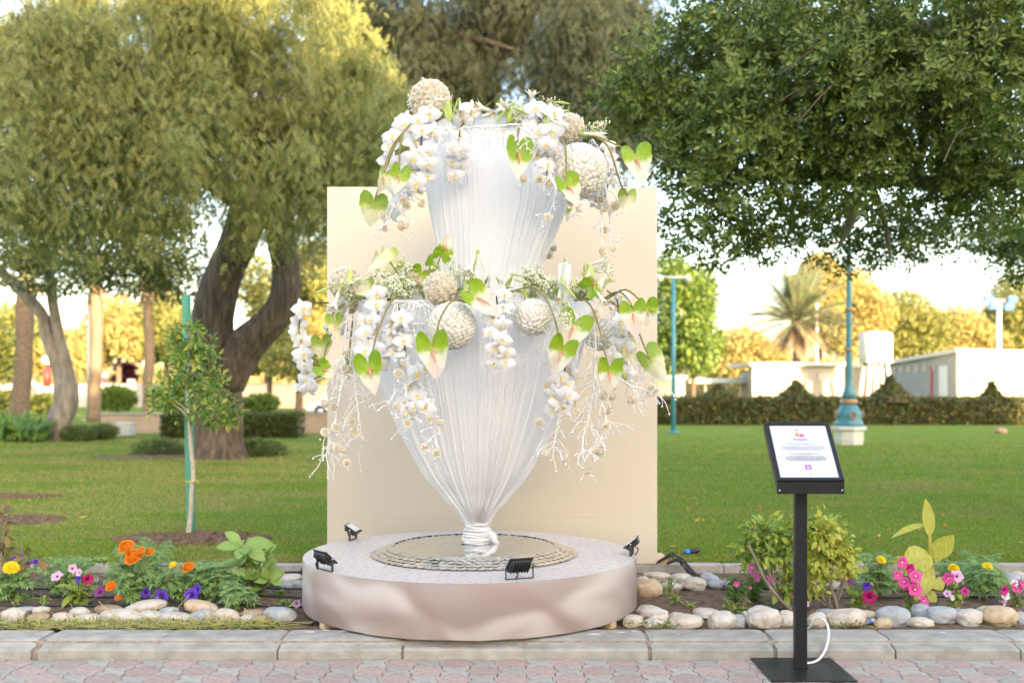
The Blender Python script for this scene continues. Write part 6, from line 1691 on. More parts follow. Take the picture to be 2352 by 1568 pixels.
leafy(t3, 'lower_sprays', [(1880, 510, 15.5, 110, 60, 1.2), (2010, 540, 15.5, 120, 70, 1.2), (2100, 500, 15.5, 90, 60, 1.2), (1640, 590, 15, 60, 25, .8), (2300, 430, 15, 90, 60, 1), (1800, 460, 15.5, 90, 50, 1), (1780, 560, 16, 90, 40, 1.2), (2100, 570, 16, 110, 45, 1.2), (1950, 590, 16, 90, 35, 1.0), (2220, 520, 16, 90, 45, 1.2)], M_FICUS, 6500, .10, .46, rosette=6, shell=.2)
# --- lighter spray behind, at the right edge
base = G(2480, 1080)
t3b = thing('broadleaf_tree', 'lighter green branch of another tree at the right edge below the dark crown', 'tree', base)
b = MB(); trunk(b, [base, W(2470, 800, base.y), W(2420, 640, base.y), W(2330, 560, base.y)], [.22, .18, .12, .05], 10); b.build('trunk', M_TRUNKG, t3b)
M_MIDG = mat('mid_green_leaf', (.10, .18, .035), island=[(.06, .12, .025), (.10, .18, .035), (.17, .25, .04)], rough=.5, transl=.35)
leafy(t3b, 'crown', [(2310, 530, 18, 70, 50, 1), (2340, 600, 18, 50, 50, 1), (2270, 560, 18.5, 40, 30, .8), (2420, 560, 18, 90, 90, 1.2)], M_MIDG, 5000, .11, .46, rosette=6, shell=.3)
# --- small forked tree on the far left with dark crown
base = G(140, 1012)
t4 = thing('forked_tree', 'grey forked tree with sinuous trunks on the far left', 'tree', base)
y = base.y; b = MB()
trunk(b, [base + Vector((-.2, 0, -.2)), W(132, 985, y), W(150, 930, y), W(150, 880, y)], [.42, .32, .36, .34], 14, .25)
trunk(b, [W(150, 890, y), W(128, 830, y), W(105, 760, y), W(95, 720, y), W(50, 670, y), W(0, 620, y), W(-60, 560, y - 1)], [.26, .2, .19, .18, .17, .16, .12], 12)
trunk(b, [W(155, 890, y), W(150, 830, y), W(135, 770, y), W(122, 700, y), W(110, 620, y), W(60, 520, y - 1)], [.24, .18, .17, .16, .15, .08], 12)
b.build('trunk', M_TRUNKG, t4)
M_DARK = mat('shaded_leaf', (.05, .08, .02), island=[(.035, .06, .018), (.06, .09, .022), (.09, .12, .03), (.16, .17, .03)], rough=.55, transl=.35)  # deep green leaf tones for the darker tree, hedge and shrub crowns
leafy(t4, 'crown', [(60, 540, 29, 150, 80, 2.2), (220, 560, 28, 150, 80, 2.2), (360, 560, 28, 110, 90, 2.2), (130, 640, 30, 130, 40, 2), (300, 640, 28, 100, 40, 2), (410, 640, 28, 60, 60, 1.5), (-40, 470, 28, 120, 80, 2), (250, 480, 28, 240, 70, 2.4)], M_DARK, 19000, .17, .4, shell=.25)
# --- trees behind: golden evening-lit masses, green tree beside the panel
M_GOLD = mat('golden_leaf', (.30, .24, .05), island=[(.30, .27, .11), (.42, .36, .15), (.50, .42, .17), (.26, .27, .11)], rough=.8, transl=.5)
M_GOLDG = mat('olive_leaf', (.2, .22, .07), island=[(.15, .19, .06), (.22, .25, .08), (.32, .30, .09)], rough=.7, transl=.45)
def bgtree(label, U, Vb, blobs, m, n, leaf, tr=.18, name='park_tree', weep=0, top=None):
    base = G(U, Vb)
    t = thing(name, label, 'tree', base)
    y = base.y; b = MB(); top = top or min(q[1] for q in blobs)
    trunk(b, [base + Vector((0, 0, -.1)), W(U + 3, (Vb + top) / 2, y), W(blobs[0][0], blobs[0][1], y)], [tr, tr * .8, tr * .35], 8)
    b.build('trunk', M_TRUNK, t)
    bl = [(u, v, y + dy, ru, rv, ry) for u, v, dy, ru, rv, ry in blobs]
    if weep: weeping(t, 'crown', bl, m, n, (1.0, 3.4), .16, leaf)
    else: leafy(t, 'crown', bl, m, n, leaf, .55, shell=.2)
    return t
bgtree('green tree beside the right edge of the panel, beyond the blue post', 1590, 948, [(1570, 720, 0, 70, 110, 3), (1610, 680, 1, 40, 80, 2), (1540, 640, 1, 50, 60, 2), (1600, 790, -1, 60, 70, 2.5), (1530, 800, 0, 40, 70, 2)], M_MIDG, 9000, .38)
for U, V, w, h, lab in [(1700, 800, 110, 60, 'lowest golden tree left of the date palm'), (1950, 690, 100, 110, 'golden tree right behind the date palm'), (2080, 740, 110, 100, 'golden tree behind the water tank'), (2200, 770, 110, 90, 'golden tree behind the long white cabin'), (2330, 720, 90, 120, 'golden tree at the right edge behind the floodlight mast'), (1880, 640, 70, 80, 'tallest golden tree behind the lamp post')]:
    gi_ = 0 if 'gi_' not in globals() else gi_ + 1
    bgtree(lab, U, 930, [(U, V, 0, w * .6, h * .75, 4), (U - w * .5, V + h * .4, 1, w * .5, h * .6, 4), (U + w * .5, V + h * .3, -1, w * .5, h * .6, 4), (U, V + h * .7, -1, w * .8, h * .5, 4)], M_GOLDG if gi_ in (2, 4) else M_GOLD, 13000, .46, .35, 'golden_tree')
for i, (U, V, w, h, lab) in enumerate([(30, 760, 110, 90, 'golden weeping tree at the far left behind the white wall'), (160, 800, 90, 60, 'golden tree behind the forked grey tree'), (270, 740, 90, 90, 'golden tree behind the palm trunk on the left'), (380, 730, 90, 110, 'golden tree behind the sapling'), (610, 800, 80, 60, 'golden tree seen under the fork of the big trunk'), (720, 760, 70, 90, 'yellow tree next to the left edge of the panel'), (720, 620, 60, 90, 'yellow and orange tree above the left orchids by the panel')]):
    bgtree(lab, U, 934, [(U, V, 0, w * .6, h * .7, 4), (U - w * .4, V + h * .4, 1, w * .5, h * .6, 4), (U + w * .4, V + h * .4, -1, w * .5, h * .6, 4)], M_GOLD if i % 3 else M_GOLDG, 8000, .46, .3, 'golden_tree')
bgtree('olive green tree under the leaning right trunk', 618, 945, [(620, 700, 0, 60, 60, 2), (600, 790, 0, 60, 40, 2), (660, 830, -2, 60, 40, 2), (580, 640, 0, 50, 60, 2)], M_GOLDG, 5200, .35, .22)
bgtree('slim dark trunked tree beside the left orchids', 686, 945, [(690, 830, 0, 40, 40, 2), (720, 850, 0, 40, 30, 2), (670, 780, 0, 40, 50, 2)], M_GOLDG, 2600, .35, .3)
bgtree('dark green tree at the far left edge above the wall', -20, 950, [(0, 830, 0, 50, 50, 2), (-30, 780, 0, 60, 60, 2)], M_DARK, 3000, .35, .2)
bgtree('distant green tree mass filling the gap between the weeping crowns', 860, 960, [(860, 480, 0, 90, 120, 3), (720, 480, 0, 60, 90, 3), (700, 560, 2, 60, 80, 3)], M_WEEP2, 4200, .30, .2)

# --- date palms
M_FROND = mat('palm_frond', (.12, .15, .09), island=[(.09, .13, .075), (.13, .17, .10), (.20, .20, .10)], rough=.55, transl=.25)
M_DEADF = mat('dead_frond', (.30, .22, .14), island=[(.24, .17, .11), (.34, .26, .17)], rough=.8, transl=.2)
M_PALMT = mat('palm_trunk_bark', (.11, .08, .055), (.20, .15, .11), 6, .95, .9, 12, stretch=(1, 1, 4))
def palm(label, U, Vb, Vc, Rpx, tr, fr=46, dead=16, lean=0):
    base = G(U, Vb); y = base.y; t = thing('date_palm', label, 'palm', base)
    c = W(U + lean, Vc, y); b = MB()
    trunk(b, [base + Vector((0, 0, -.1)), base * .5 + c * .5 + Vector((.1, 0, 0)), c], [tr * 1.15, tr, tr], 14, .3); b.build('trunk', M_PALMT, t)
    Rm = Rpx * y / FPX
    for nm, n, m, e0, e1, droop in (('frond', fr, M_FROND, -.25, 1.35, .42), ('dry_frond', dead, M_DEADF, -1.1, -.45, .3)):
        for k in range(n):
            a = k * 2.4 + random.uniform(-.2, .2); el = random.uniform(e0, e1); L = Rm * random.uniform(.85, 1.15) * (1 if nm == 'frond' else .6)
            d = Vector((math.cos(a) * math.cos(el), math.sin(a) * math.cos(el), math.sin(el)))
            pts = []
            for q in range(9):
                tq = q / 8; pts.append(c + d * L * tq - Vector((0, 0, 1)) * droop * L * tq ** 2 * .6 * math.cos(el))
            f = MB(); f.tube(pts, lerp_list([.05, .03, .008], 9), 4)
            for q in range(14):
                tq = .22 + .76 * q / 13; i_ = min(7, int(tq * 8)); p_ = pts[i_].lerp(pts[i_ + 1], tq * 8 - i_); tg = (pts[i_ + 1] - pts[i_]).normalized()
                sdv = tg.cross(Vector((0, 0, 1)));
                if sdv.length < .05: sdv = Vector((1, 0, 0))
                sdv.normalize(); upv = sdv.cross(tg); lw = L * .24 * math.sin(math.pi * (.15 + .8 * tq))
                for sg in (-1, 1):
                    e = p_ + (tg * .8 + sdv * sg + upv * .35).normalized() * lw
                    f.add([p_, p_ + tg * .13, e], [(0, 1, 2)])
            f.build(nm, m, t, False)
palm('spreading date palm left of the tall lamp post', 1832, 948, 738, 140, .42, 84, 34)
palm('date palm with curved brown trunk at the far left', 40, 990, 640, 90, .30, 26, 8, 20)
palm('date palm with dark trunk foot beside the pale lamp pole', 213, 968, 640, 90, .28, 26, 8, 8)
palm('orange-lit date palm behind the striped lamp post', 338, 958, 640, 110, .26, 30, 14)
# --- staked sapling
M_SAPL = mat('sapling_leaf', (.11, .2, .04), island=[(.08, .17, .035), (.13, .25, .05), (.22, .33, .06), (.40, .40, .08)], rough=.45, transl=.35)
base = G(434, 1236); y = base.y
ts = thing('sapling', 'young sapling with pale slender trunk tied to a green stake', 'tree', base)
M_PALEST = mat('pale_sapling_bark', (.38, .33, .27), (.50, .45, .38), 30, .8, .3, 90)
b = MB(); b.tube(spline([W(432, 1232, y), W(438, 1180, y), W(440, 1130, y), W(444, 1085, y), W(438, 1020, y), W(434, 950, y), W(430, 880, y), W(436, 800, y), W(432, 740, y)], 6), lerp_list([.027, .024, .022, .02, .012], 49), 9, wob=.25)
for U, V, e, f in [(436, 945, 470, 900), (434, 950, 395, 915), (432, 960, 400, 930), (434, 900, 500, 850), (433, 870, 390, 840), (434, 820, 460, 760)]:
    b.tube(spline([W(U, V, y), W((U + e) / 2, (V + f) / 2 - 4, y - .05), W(e, f, y - .1)], 4), lerp_list([.010, .004], 9), 6)
b.build('trunk', M_PALEST, ts)
leafy(ts, 'crown', [(438, 775, y, 42, 34, .25), (455, 830, y - .1, 42, 40, .25), (420, 820, y, 30, 40, .25), (470, 890, y - .1, 55, 34, .3), (515, 945, y - .15, 36, 34, .25), (470, 950, y - .1, 40, 26, .25), (400, 885, y + .1, 40, 30, .25), (390, 930, y + .1, 40, 26, .25), (440, 740, y, 18, 20, .12), (365, 915, y + .2, 24, 24, .15)], M_SAPL, 1600, .082, .46, rosette=6, shell=.2)
sk = thing('tree_stake', 'green plastic wrapped angle stake standing behind the sapling', 'stake', G(443, 1228))
y2 = sk.location.y; M_STAKE = mat('green_stake', (.015, .20, .13), (.03, .25, .17), 12, .45)
b = MB(); tp = W(431, 678, y2 + .35); bt_ = Vector(sk.location)
for off, sx, sy in [((-.022, 0), .05, .008), ((.004, .024), .008, .05)]:
    vv = []
    for p_ in (bt_, tp):
        for ax, ay in ((-1, -1), (1, -1), (1, 1), (-1, 1)): vv.append(p_ + Vector((off[0] + ax * sx * .85, off[1] + ay * sy, 0)))
    b.add(vv, [(0, 1, 5, 4), (1, 2, 6, 5), (2, 3, 7, 6), (3, 0, 4, 7), (4, 5, 6, 7)])
b.build('angle_bar', M_STAKE, sk, False)
b = MB(); b.tube([W(440 + 11 * math.cos(a * .5), 1108 + 3 * math.sin(a * .5), y - .02 + .05 * math.sin(a * .5)) for a in range(14)], .007, 5); b.tube(spline([W(446, 1108, y - .06), W(453, 1102, y - .08), W(456, 1110, y - .08)], 4), .005, 5); b.tube(spline([W(432, 1108, y - .06), W(425, 1104, y - .08)], 4), .005, 5); b.build('tie', mat('yellow_string', (.5, .48, .14), rough=.8), ts)

# ------------------------------------------------------------------ hedges and low shrubs
M_HEDGE = mat('clipped_hedge_leaf', (.07, .10, .035), island=[(.045, .075, .025), (.075, .11, .035), (.11, .125, .045), (.18, .12, .045)], rough=.6, transl=.25)
M_HCORE = mat('hedge_twigs', (.05, .05, .025), (.09, .07, .04), 8, .9)
def hedge(name, label, x0, x1, y0, y1, h, n, leaf, cones=(), m=M_HEDGE):
    t = thing(name, label, 'hedge', ((x0 + x1) / 2, (y0 + y1) / 2, LAWN))
    b = MB(); b.box(((x0 + x1) / 2, (y0 + y1) / 2, LAWN + h * .47), (x1 - x0 - .15, y1 - y0 - .15, h * .9), bev=.08)
    P_ = [np.column_stack([rng.uniform(x0, x1, n), rng.choice([y0, y1], n, p=[.8, .2]) + rng.normal(0, .06, n), LAWN + h * rng.random(n)]), np.column_stack([rng.uniform(x0, x1, n // 2), rng.uniform(y0, y1, n // 2), np.full(n // 2, LAWN + h) + rng.normal(0, .04, n // 2)])]
    for cx, cw, ch in cones:
        b.lathe([(cw * .5, h * .9), (cw * .26, h + ch * .3), (cw * .1, h + ch * .72), (.01, h + ch * 1.05)], 12, (cx, (y0 + y1) / 2, LAWN))
        k = int(n * .09); q = rng.random(k); a = rng.uniform(0, 6.283, k); r = cw * .5 * (1 - q) ** 1.25 + .02
        P_.append(np.column_stack([cx + r * np.cos(a), (y0 + y1) / 2 + r * np.sin(a), LAWN + h + ch * q]))
    b.build('twigs', M_HCORE, t, False)
    pos = np.concatenate(P_)
    cloud('leaves', *leaf_t(.6), pos, rand_dirs(len(pos)), rand_dirs(len(pos)), rng.uniform(.6, 1.3, len(pos)) * leaf, m, t)['kind'] = 'stuff'
HY = 45.6
hx = lambda U: (U - 1176) * HY / FPX
hedge('hedge', 'long clipped hedge with pointed cones along the far edge of the lawn', hx(1470), hx(2500), HY - .1, HY + 1.1, 1.12, 17000, .17, [(hx(1655), 1.7, .62), (hx(1835), 1.7, .78), (hx(2055), 1.9, 1.0), (hx(2290), .95, .72)])
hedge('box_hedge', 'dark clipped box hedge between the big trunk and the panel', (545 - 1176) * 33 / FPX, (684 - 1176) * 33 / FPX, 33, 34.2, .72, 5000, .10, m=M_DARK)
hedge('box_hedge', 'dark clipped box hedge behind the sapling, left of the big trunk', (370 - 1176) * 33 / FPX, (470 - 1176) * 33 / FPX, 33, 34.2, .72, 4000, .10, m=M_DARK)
M_LOWSH = mat('low_shrub_leaf', (.12, .18, .06), island=[(.08, .13, .045), (.13, .19, .06), (.19, .24, .08)], rough=.6, transl=.35)
for U, V, y, ru, rv, lab in [(590, 1032, 24, 70, 24, 'soft low shrub at the foot of the big tree, right side'), (370, 1035, 24.5, 70, 28, 'soft low shrub at the foot of the big tree, left side'), (180, 995, 31, 40, 18, 'round low shrub right of the forked grey tree'), (235, 990, 32, 36, 16, 'second low shrub right of the forked grey tree'), (60, 1005, 31.5, 70, 14, 'low ground shrub left of the forked grey tree')]:
    t = thing('low_shrub', lab, 'shrub', W(U, V + rv, y))
    t.location.z = LAWN
    leafy(t, 'leaves', [(U, V, y, ru, rv, .5)], M_LOWSH, 2600, .11, .3, shell=.2)
for U, V, ru, rv, lab in [(20, 922, 60, 22, 'dark shrub in front of the white wall at the far left'), (105, 925, 40, 18, 'dark shrub in front of the white wall behind the grey tree'), (265, 915, 45, 26, 'green shrub under the purple foliage display'), (395, 915, 50, 26, 'green shrub behind the sapling'), (600, 925, 40, 16, 'green shrub far behind the leaning trunk')]:
    y = 62; t = thing('low_shrub', lab, 'shrub', W(U, V, y)); t.location.z = LAWN
    leafy(t, 'leaves', [(U, V, y, ru, rv, 1.2)], M_DARK if 'dark' in lab else M_MIDG, 1800, .32, .5, shell=.2)
M_BIGL = mat('bright_broad_leaf', (.10, .22, .03), island=[(.06, .15, .025), (.11, .23, .03), (.18, .30, .05)], rough=.45, transl=.35)
for U, V, lab in [(12, 955, 'bright broad-leaved plant clump at the left edge'), (70, 968, 'bright broad-leaved plant clump left of the grey tree')]:
    y = 30.5; c = W(U, V + 40, y); c.z = LAWN
    t = thing('broad_leaf_plant', lab, 'plant', c); b = MB()
    for k in range(70):
        a = random.uniform(0, 6.28); el = random.uniform(.5, 1.45)
        b.leaf(c + Vector((random.gauss(0, .22), random.gauss(0, .2), random.uniform(0, .4))), (math.cos(a) * math.cos(el), math.sin(a) * math.cos(el), math.sin(el)), (0, -.5, .5), random.uniform(.35, .7), .16, .5)
    b.build('leaves', M_BIGL, t)['kind'] = 'stuff'

# ------------------------------------------------------------------ lamp posts, poles, tank, buildings on the right
M_BLUE = mat('blue_green_paint', (.03, .16, .20), (.05, .21, .26), 10, .4)
M_GILT = mat('bronze_paint', (.34, .20, .10), rough=.4)
M_PLIN = mat('pale_plinth_stone', (.55, .53, .47), (.62, .60, .54), 8, .85)
base = G(1950, 1020); y = base.y; k = y / FPX
lp = thing('ornate_lamp_post', 'tall blue ornamental lamp post on a pale octagonal plinth', 'lamp post', base)
zz = lambda V: EYE - (V - HOR) * k - LAWN
oct_ = lambda prof, n=8: MB().lathe(prof, n, base, cap=True)
oct_([(.40, 0), (.40, .10), (.42, .11), (.42, zz(988)), (.50, zz(986)), (.50, zz(979)), (.44, zz(978))]).build('plinth', M_PLIN, lp, False)
oct_([(.42, zz(979)), (.40, zz(970)), (.33, zz(962)), (.36, zz(955)), (.33, zz(945)), (.22, zz(930)), (.20, zz(928))], 12).build('pedestal', M_BLUE, lp)
for a_ in range(4):
    b = MB(); c_ = base + Vector((.36 * math.cos(a_ * math.pi / 2 - math.pi / 2), .36 * math.sin(a_ * math.pi / 2 - math.pi / 2), zz(952)))
    b.tube([c_ + Matrix.Rotation(a_ * math.pi / 2, 3, 'Z') @ Vector((.09 * math.cos(q * .524), -.02, .10 * math.sin(q * .524))) for q in range(13)], .022, 6); b.build('ring_ornament', M_GILT, lp)
oct_([(.22, zz(928)), (.24, zz(924)), (.24, zz(918)), (.18, zz(916))], 16).build('bronze_collar', M_GILT, lp)
oct_([(.18, zz(916)), (.20, zz(905)), (.15, zz(895)), (.10, zz(880)), (.105, zz(870)), (.085, zz(800)), (.075, zz(690)), (.065, zz(600)), (.06, zz(500)), (.03, zz(470))], 14).build('shaft', M_BLUE, lp)
for V in (803, 710, 629):
    oct_([(.06, zz(V + 5)), (.12, zz(V + 3)), (.12, zz(V - 3)), (.06, zz(V - 5))], 14).build('bronze_ring', M_GILT, lp)
for s, U in ((-1, 1870), (1, 2036)):
    c_ = W(U, 490, y); ct = W(1950, 480, y)
    b = MB(); b.tube(spline([ct, ct * .4 + c_ * .6 + Vector((0, 0, .35)), c_ + Vector((0, 0, .25)), c_ + Vector((0, 0, .08))], 5), .03, 7); b.build('arm', M_BLUE, lp)
    hd_ = MB(); hd_.lathe([(.02, .12), (.10, .10), (.24, .0), (.25, -.03), (.05, -.02)], 14, c_); h_ = hd_.build('lamp_shade', M_BLUE, lp)
    g_ = MB(); g_.ball(c_ + Vector((0, 0, -.08)), .11, 10, 6); g_.build('lamp_globe', mat('milky_globe', (.7, .7, .68), rough=.3), h_)
def pole(name, label, U, Vb, Vt, r, m, cat='pole'):
    b0 = G(U, Vb); t = thing(name, label, cat, b0); tp = W(U + (3 if U == 1546 else 0), Vt, b0.y)
    b = MB(); b.tube([b0, tp], [r, r * .85], 10); b.build('post', m, t)
    b = MB(); b.lathe([(r * 3, .02), (r * 3, .06), (r * 1.2, .08)], 10, b0, cap=True); b.build('foot_plate', m, t, False)
    return t, tp
M_PBLUE = mat('pale_blue_paint', (.05, .25, .33), rough=.45)
t, tp = pole('blue_post', 'plain slim blue lamp post just right of the panel', 1547, 994, 640, .085, M_PBLUE, 'lamp post')
b = MB(); b.box(tp + Vector((0, 0, .05)), (1.1, .1, .08)); [b.ball(tp + Vector((s * .5, 0, .0)), .14, 8, 5) for s in (-1, 1)]; b.build('lamp_bar', mat('pale_lamp_head', (.6, .62, .62), rough=.4), t)
M_WHITE = mat('white_paint', (.58, .57, .56), (.52, .51, .50), 3, .5)
t, tp = pole('street_lamp', 'white street lamp post right of the date palm', 1876, 942, 692, .11, M_WHITE, 'street lamp')
b = MB(); b.tube(spline([tp, tp + Vector((-.05, 0, .25)), tp + Vector((-.3, 0, .3)), tp + Vector((-.6, 0, .12))], 4), .08, 8); b.ball(tp + Vector((-.5, -.1, .22)), .3, 10, 6, sc=(1, .7, .6)); b.build('lamp_head', M_WHITE, t)
t, tp = pole('floodlight_mast', 'white mast with blue floodlights behind the long cabin at right', 2294, 940, 690, .22, M_WHITE, 'mast')
M_FBLUE = mat('blue_floodlight', (.06, .16, .45), rough=.4)
for dx, dz in [(-.95, .15), (.95, .05), (-.5, -.45), (.7, -.5)]:
    b = MB(); b.box(tp + Vector((dx, -.2, dz)), (.75, .35, .5), rot=Matrix.Rotation(.4, 3, 'X'), bev=.05); b.build('floodlight', M_FBLUE, t, False)
b = MB(); b.box(tp + Vector((0, 0, .0)), (2.2, .15, .15)); b.build('crossbar', M_GILT, t, False)
# coloured globe lamps on the left
for U, Vb, Vt, c1_, c2_, lab in [(108, 940, 835, (.55, .04, .04), (.45, .6, .62), 'red topped lamp post with white globe behind the grey tree'), (337, 936, 845, (.62, .06, .12), (.04, .30, .42), 'pink and blue lamp post with white globe left of the sapling'), (238, 925, 868, (.6, .12, .2), (.4, .5, .5), 'small pink lamp post with pale globe behind the palm trunk'), (556, 932, 862, (.55, .02, .10), (.5, .5, .45), 'crimson lamp post with white globe under the forked trunk')]:
    b0 = G(U, Vb); t = thing('globe_lamp', lab, 'lamp post', b0, 'coloured globe lamps on the far left'); tp = W(U, Vt, b0.y); H_ = tp.z - b0.z; r_ = 5.5 * b0.y / FPX
    m1_ = mat('red_lamp_paint', c1_, rough=.5); m2_ = mat('blue_lamp_paint', c2_, rough=.5)
    MB().tube([b0, b0 + Vector((0, 0, H_ * .5))], r_, 10).build('lower_post', m2_, t)
    MB().tube([b0 + Vector((0, 0, H_ * .5)), b0 + Vector((0, 0, H_ * .9))], r_ * 1.6, 10).build('upper_post', m1_, t)
    MB().ball(tp + Vector((0, 0, r_ * 1.5)), r_ * 2.1, 12, 8).build('globe', mat('white_globe', (.74, .76, .78), rough=.3), t)
t, tp = pole('pale_pole', 'pale grey pole standing in front of a palm trunk on the left', 204, 966, 690, .11, mat('pale_grey_paint', (.42, .42, .38), rough=.6))
# water tank on its stand
ty = 62.0; tk = ty / FPX
tc_ = W(2011, 796, ty); tb_ = Vector((tc_.x, ty, LAWN))
t = thing('water_tank', 'white water tank on a splayed white steel stand', 'water tank', tb_)
b = MB(); rw = 37 * tk; hh = 32 * tk
b.lathe([(.05, -hh), (rw * .94, -hh), (rw, -hh + .1), (rw, hh - .12), (rw * .92, hh), (rw * .3, hh + .08), (.05, hh + .08)], 24, tc_); b.build('tank', M_WHITE, t)
b = MB(); b.box(tc_ - Vector((0, 0, hh + .06)), (rw * 1.6, rw * 1.6, .12)); b.build('platform', M_WHITE, t, False)
for sx in (-1, 1):
    for sy in (-1, 1):
        b = MB(); b.tube([tc_ + Vector((sx * rw * .5, sy * rw * .5, -hh)), tb_ + Vector((sx * rw * .85, sy * rw * .85, 0))], .12, 8); b.build('leg', M_WHITE, t)
b = MB(); b.tube([tc_ + Vector((0, 0, -hh)), tb_], .18, 8); b.build('pipe', M_WHITE, t)
# buildings
M_CREAM = mat('cream_and_sunlit_wall', (.31, .285, .24), (.34, .31, .265), 1.5, .7)  # cream paint, also the sunlit tint of the cabin fronts
M_CABW = mat('white_and_shaded_wall', (.29, .29, .30), (.32, .32, .33), 1.5, .7)  # white paint, also the bluish shade coloured into cabin side walls
M_WIN = mat('cabin_window', (.24, .25, .27), rough=.3)
def slabwall(par, name, p0, p1, h0, h1, m, th=.25):
    """upright wall from p0 to p1 on plan, top height going from h0 to h1"""
    p0, p1 = Vector((*p0, LAWN)), Vector((*p1, LAWN)); d = (p1 - p0).normalized(); n = Vector((d.y, -d.x, 0))
    b = MB(); vv = []
    for p_, h in ((p0, h0), (p1, h1)):
        for o in (0, -th): vv += [p_ + n * o, p_ + n * o + Vector((0, 0, h - LAWN))]
    b.add(vv, [(0, 4, 5, 1), (2, 3, 7, 6), (1, 5, 7, 3), (0, 1, 3, 2), (4, 6, 7, 5)])
    return b.build(name, m, par, False)
def onwall(par, name, p0, p1, f, z, w, h, m, out=.03):
    p0, p1 = Vector((*p0, 0)), Vector((*p1, 0)); d = (p1 - p0).normalized(); n = Vector((d.y, -d.x, 0)); c = p0.lerp(p1, f) + n * (out * .5); c.z = z
    rot_ = Matrix((d, -n, Vector((0, 0, 1)))).transposed()
    return MB().box(c, (w, out + .04, h), rot=rot_, bev=.012).build(name, m, par, False)
def xy(U, y): return ((U - 1176) * y / FPX, y)
def top(V, y): return EYE - (V - HOR) * y / FPX
A_, B_, C_ = xy(2022, 74), xy(2198, 60), xy(2420, 64)
t = thing('long_cabin', 'long white cabin building with a row of small windows at right', 'building', (B_[0], B_[1], LAWN))
w1_ = slabwall(t, 'side_wall', A_, B_, top(838, 74), top(805, 60), M_CABW); w2_ = slabwall(t, 'end_wall', B_, C_, top(805, 60), top(812, 64), M_CREAM)  # one building: shade tint on the side wall, sun tint on the end
D_ = (C_[0] - 2, C_[1] + 14)
b = MB(); zz_ = [top(838, 74) + .12, top(805, 60) + .12, top(812, 64) + .12]
vv = [(A_[0] - .3, A_[1], zz_[0]), (B_[0] - .2, B_[1] - .4, zz_[1]), (C_[0], C_[1] - .4, zz_[2]), (D_[0], D_[1], zz_[2])]
b.add(vv + [(x_, y_, z_ - .22) for x_, y_, z_ in vv], [(0, 1, 2, 3), (4, 7, 6, 5), (0, 4, 5, 1), (1, 5, 6, 2), (2, 6, 7, 3), (3, 7, 4, 0)]); b.build('roof', M_WHITE, t, False)
for f in (.18, .30, .70, .86): onwall(t, 'air_vent', B_, C_, f, top(868, 61), .7, .5, M_WIN, .12)
for f in (.02, .34, .66, .98): onwall(t, 'panel_joint', B_, C_, f, top(868, 61), .06, 3.2, M_WIN, .04)
for i in range(6): onwall(t, 'window', A_, B_, .22 + .105 * i, top(848, 68), .75, .45, M_WIN)
onwall(t, 'red_downpipe', A_, B_, .62 + .10, top(880, 64), .16, 2.2, mat('red_paint', (.42, .06, .08), rough=.5), .08)
onwall(t, 'pale_door', A_, B_, .86, top(880, 62), 1.3, 2.1, mat('pale_blue_door', (.55, .60, .68), rough=.5), .05)
onwall(t, 'door', B_, C_, .42, top(888, 62), .9, 2.0, mat('beige_door', (.52, .50, .44), rough=.6), .05)
onwall(t, 'lintel_sign', B_, C_, .56, top(842, 62), .5, .22, M_GILT, .05)
A_, B_, C_ = xy(1700, 74), xy(1728, 66), xy(1938, 66)
t = thing('low_cabin', 'low cream cabin with a flat roof left of the lamp post', 'building', (B_[0], B_[1], LAWN))
slabwall(t, 'side_wall', A_, B_, top(860, 74), top(842, 66), M_CABW); slabwall(t, 'front_wall', B_, C_, top(842, 66), top(841, 66), M_CREAM)  # side wall coloured as shaded, front wall coloured as sunlit
b = MB(); b.box(((B_[0] + C_[0]) / 2, 69, top(840, 66) + .1), (C_[0] - B_[0] + .5, 6.6, .22), bev=.03); b.build('roof', M_WHITE, t, False)
for f in (.22, .52, .8): onwall(t, 'window', B_, C_, f, top(866, 66), 1.0, .55, mat('beige_window', (.42, .40, .36), rough=.5), .05)  # plain beige panes
t = thing('carport', 'long low pale blue carport roof between panel and cream cabin', 'shelter', (*xy(1640, 70), LAWN))
x0, x1 = xy(1566, 70)[0], xy(1722, 70)[0]
b = MB(); b.box(((x0 + x1) / 2, 72, top(874, 70)), (x1 - x0, 5, .35), bev=.04); b.build('roof', mat('pale_blue_sheet', (.48, .55, .62), rough=.5), t, False)
for f in (0.03, .35, .66, .97): MB().tube([(x0 + (x1 - x0) * f, 70, LAWN), (x0 + (x1 - x0) * f, 70, top(876, 70))], .09, 8).build('post', M_WHITE, t)
b = MB(); b.box(((x0 + x1) / 2, 76, .8), (x1 - x0, .3, 1.4)); b.build('back_wall', mat('ochre_wall', (.48, .36, .18), rough=.8), t, False)
t = thing('small_hut', 'small cream hut beside the right edge of the panel', 'building', (*xy(1535, 66), LAWN))
x0, x1 = xy(1490, 66)[0], xy(1572, 66)[0]
b = MB(); b.box(((x0 + x1) / 2, 68, LAWN + (top(868, 66) - LAWN) / 2), (x1 - x0, 4, top(868, 66) - LAWN)); b.build('wall', M_CREAM, t, False)
b = MB(); b.box(((x0 + x1) / 2, 68, top(866, 66)), (x1 - x0 + .3, 4.3, .2)); b.build('roof', M_WHITE, t, False)
t = thing('far_skyline_building', 'pale far building seen between the golden trees and the roof of the cabin', 'building', (*xy(1980, 120), LAWN))
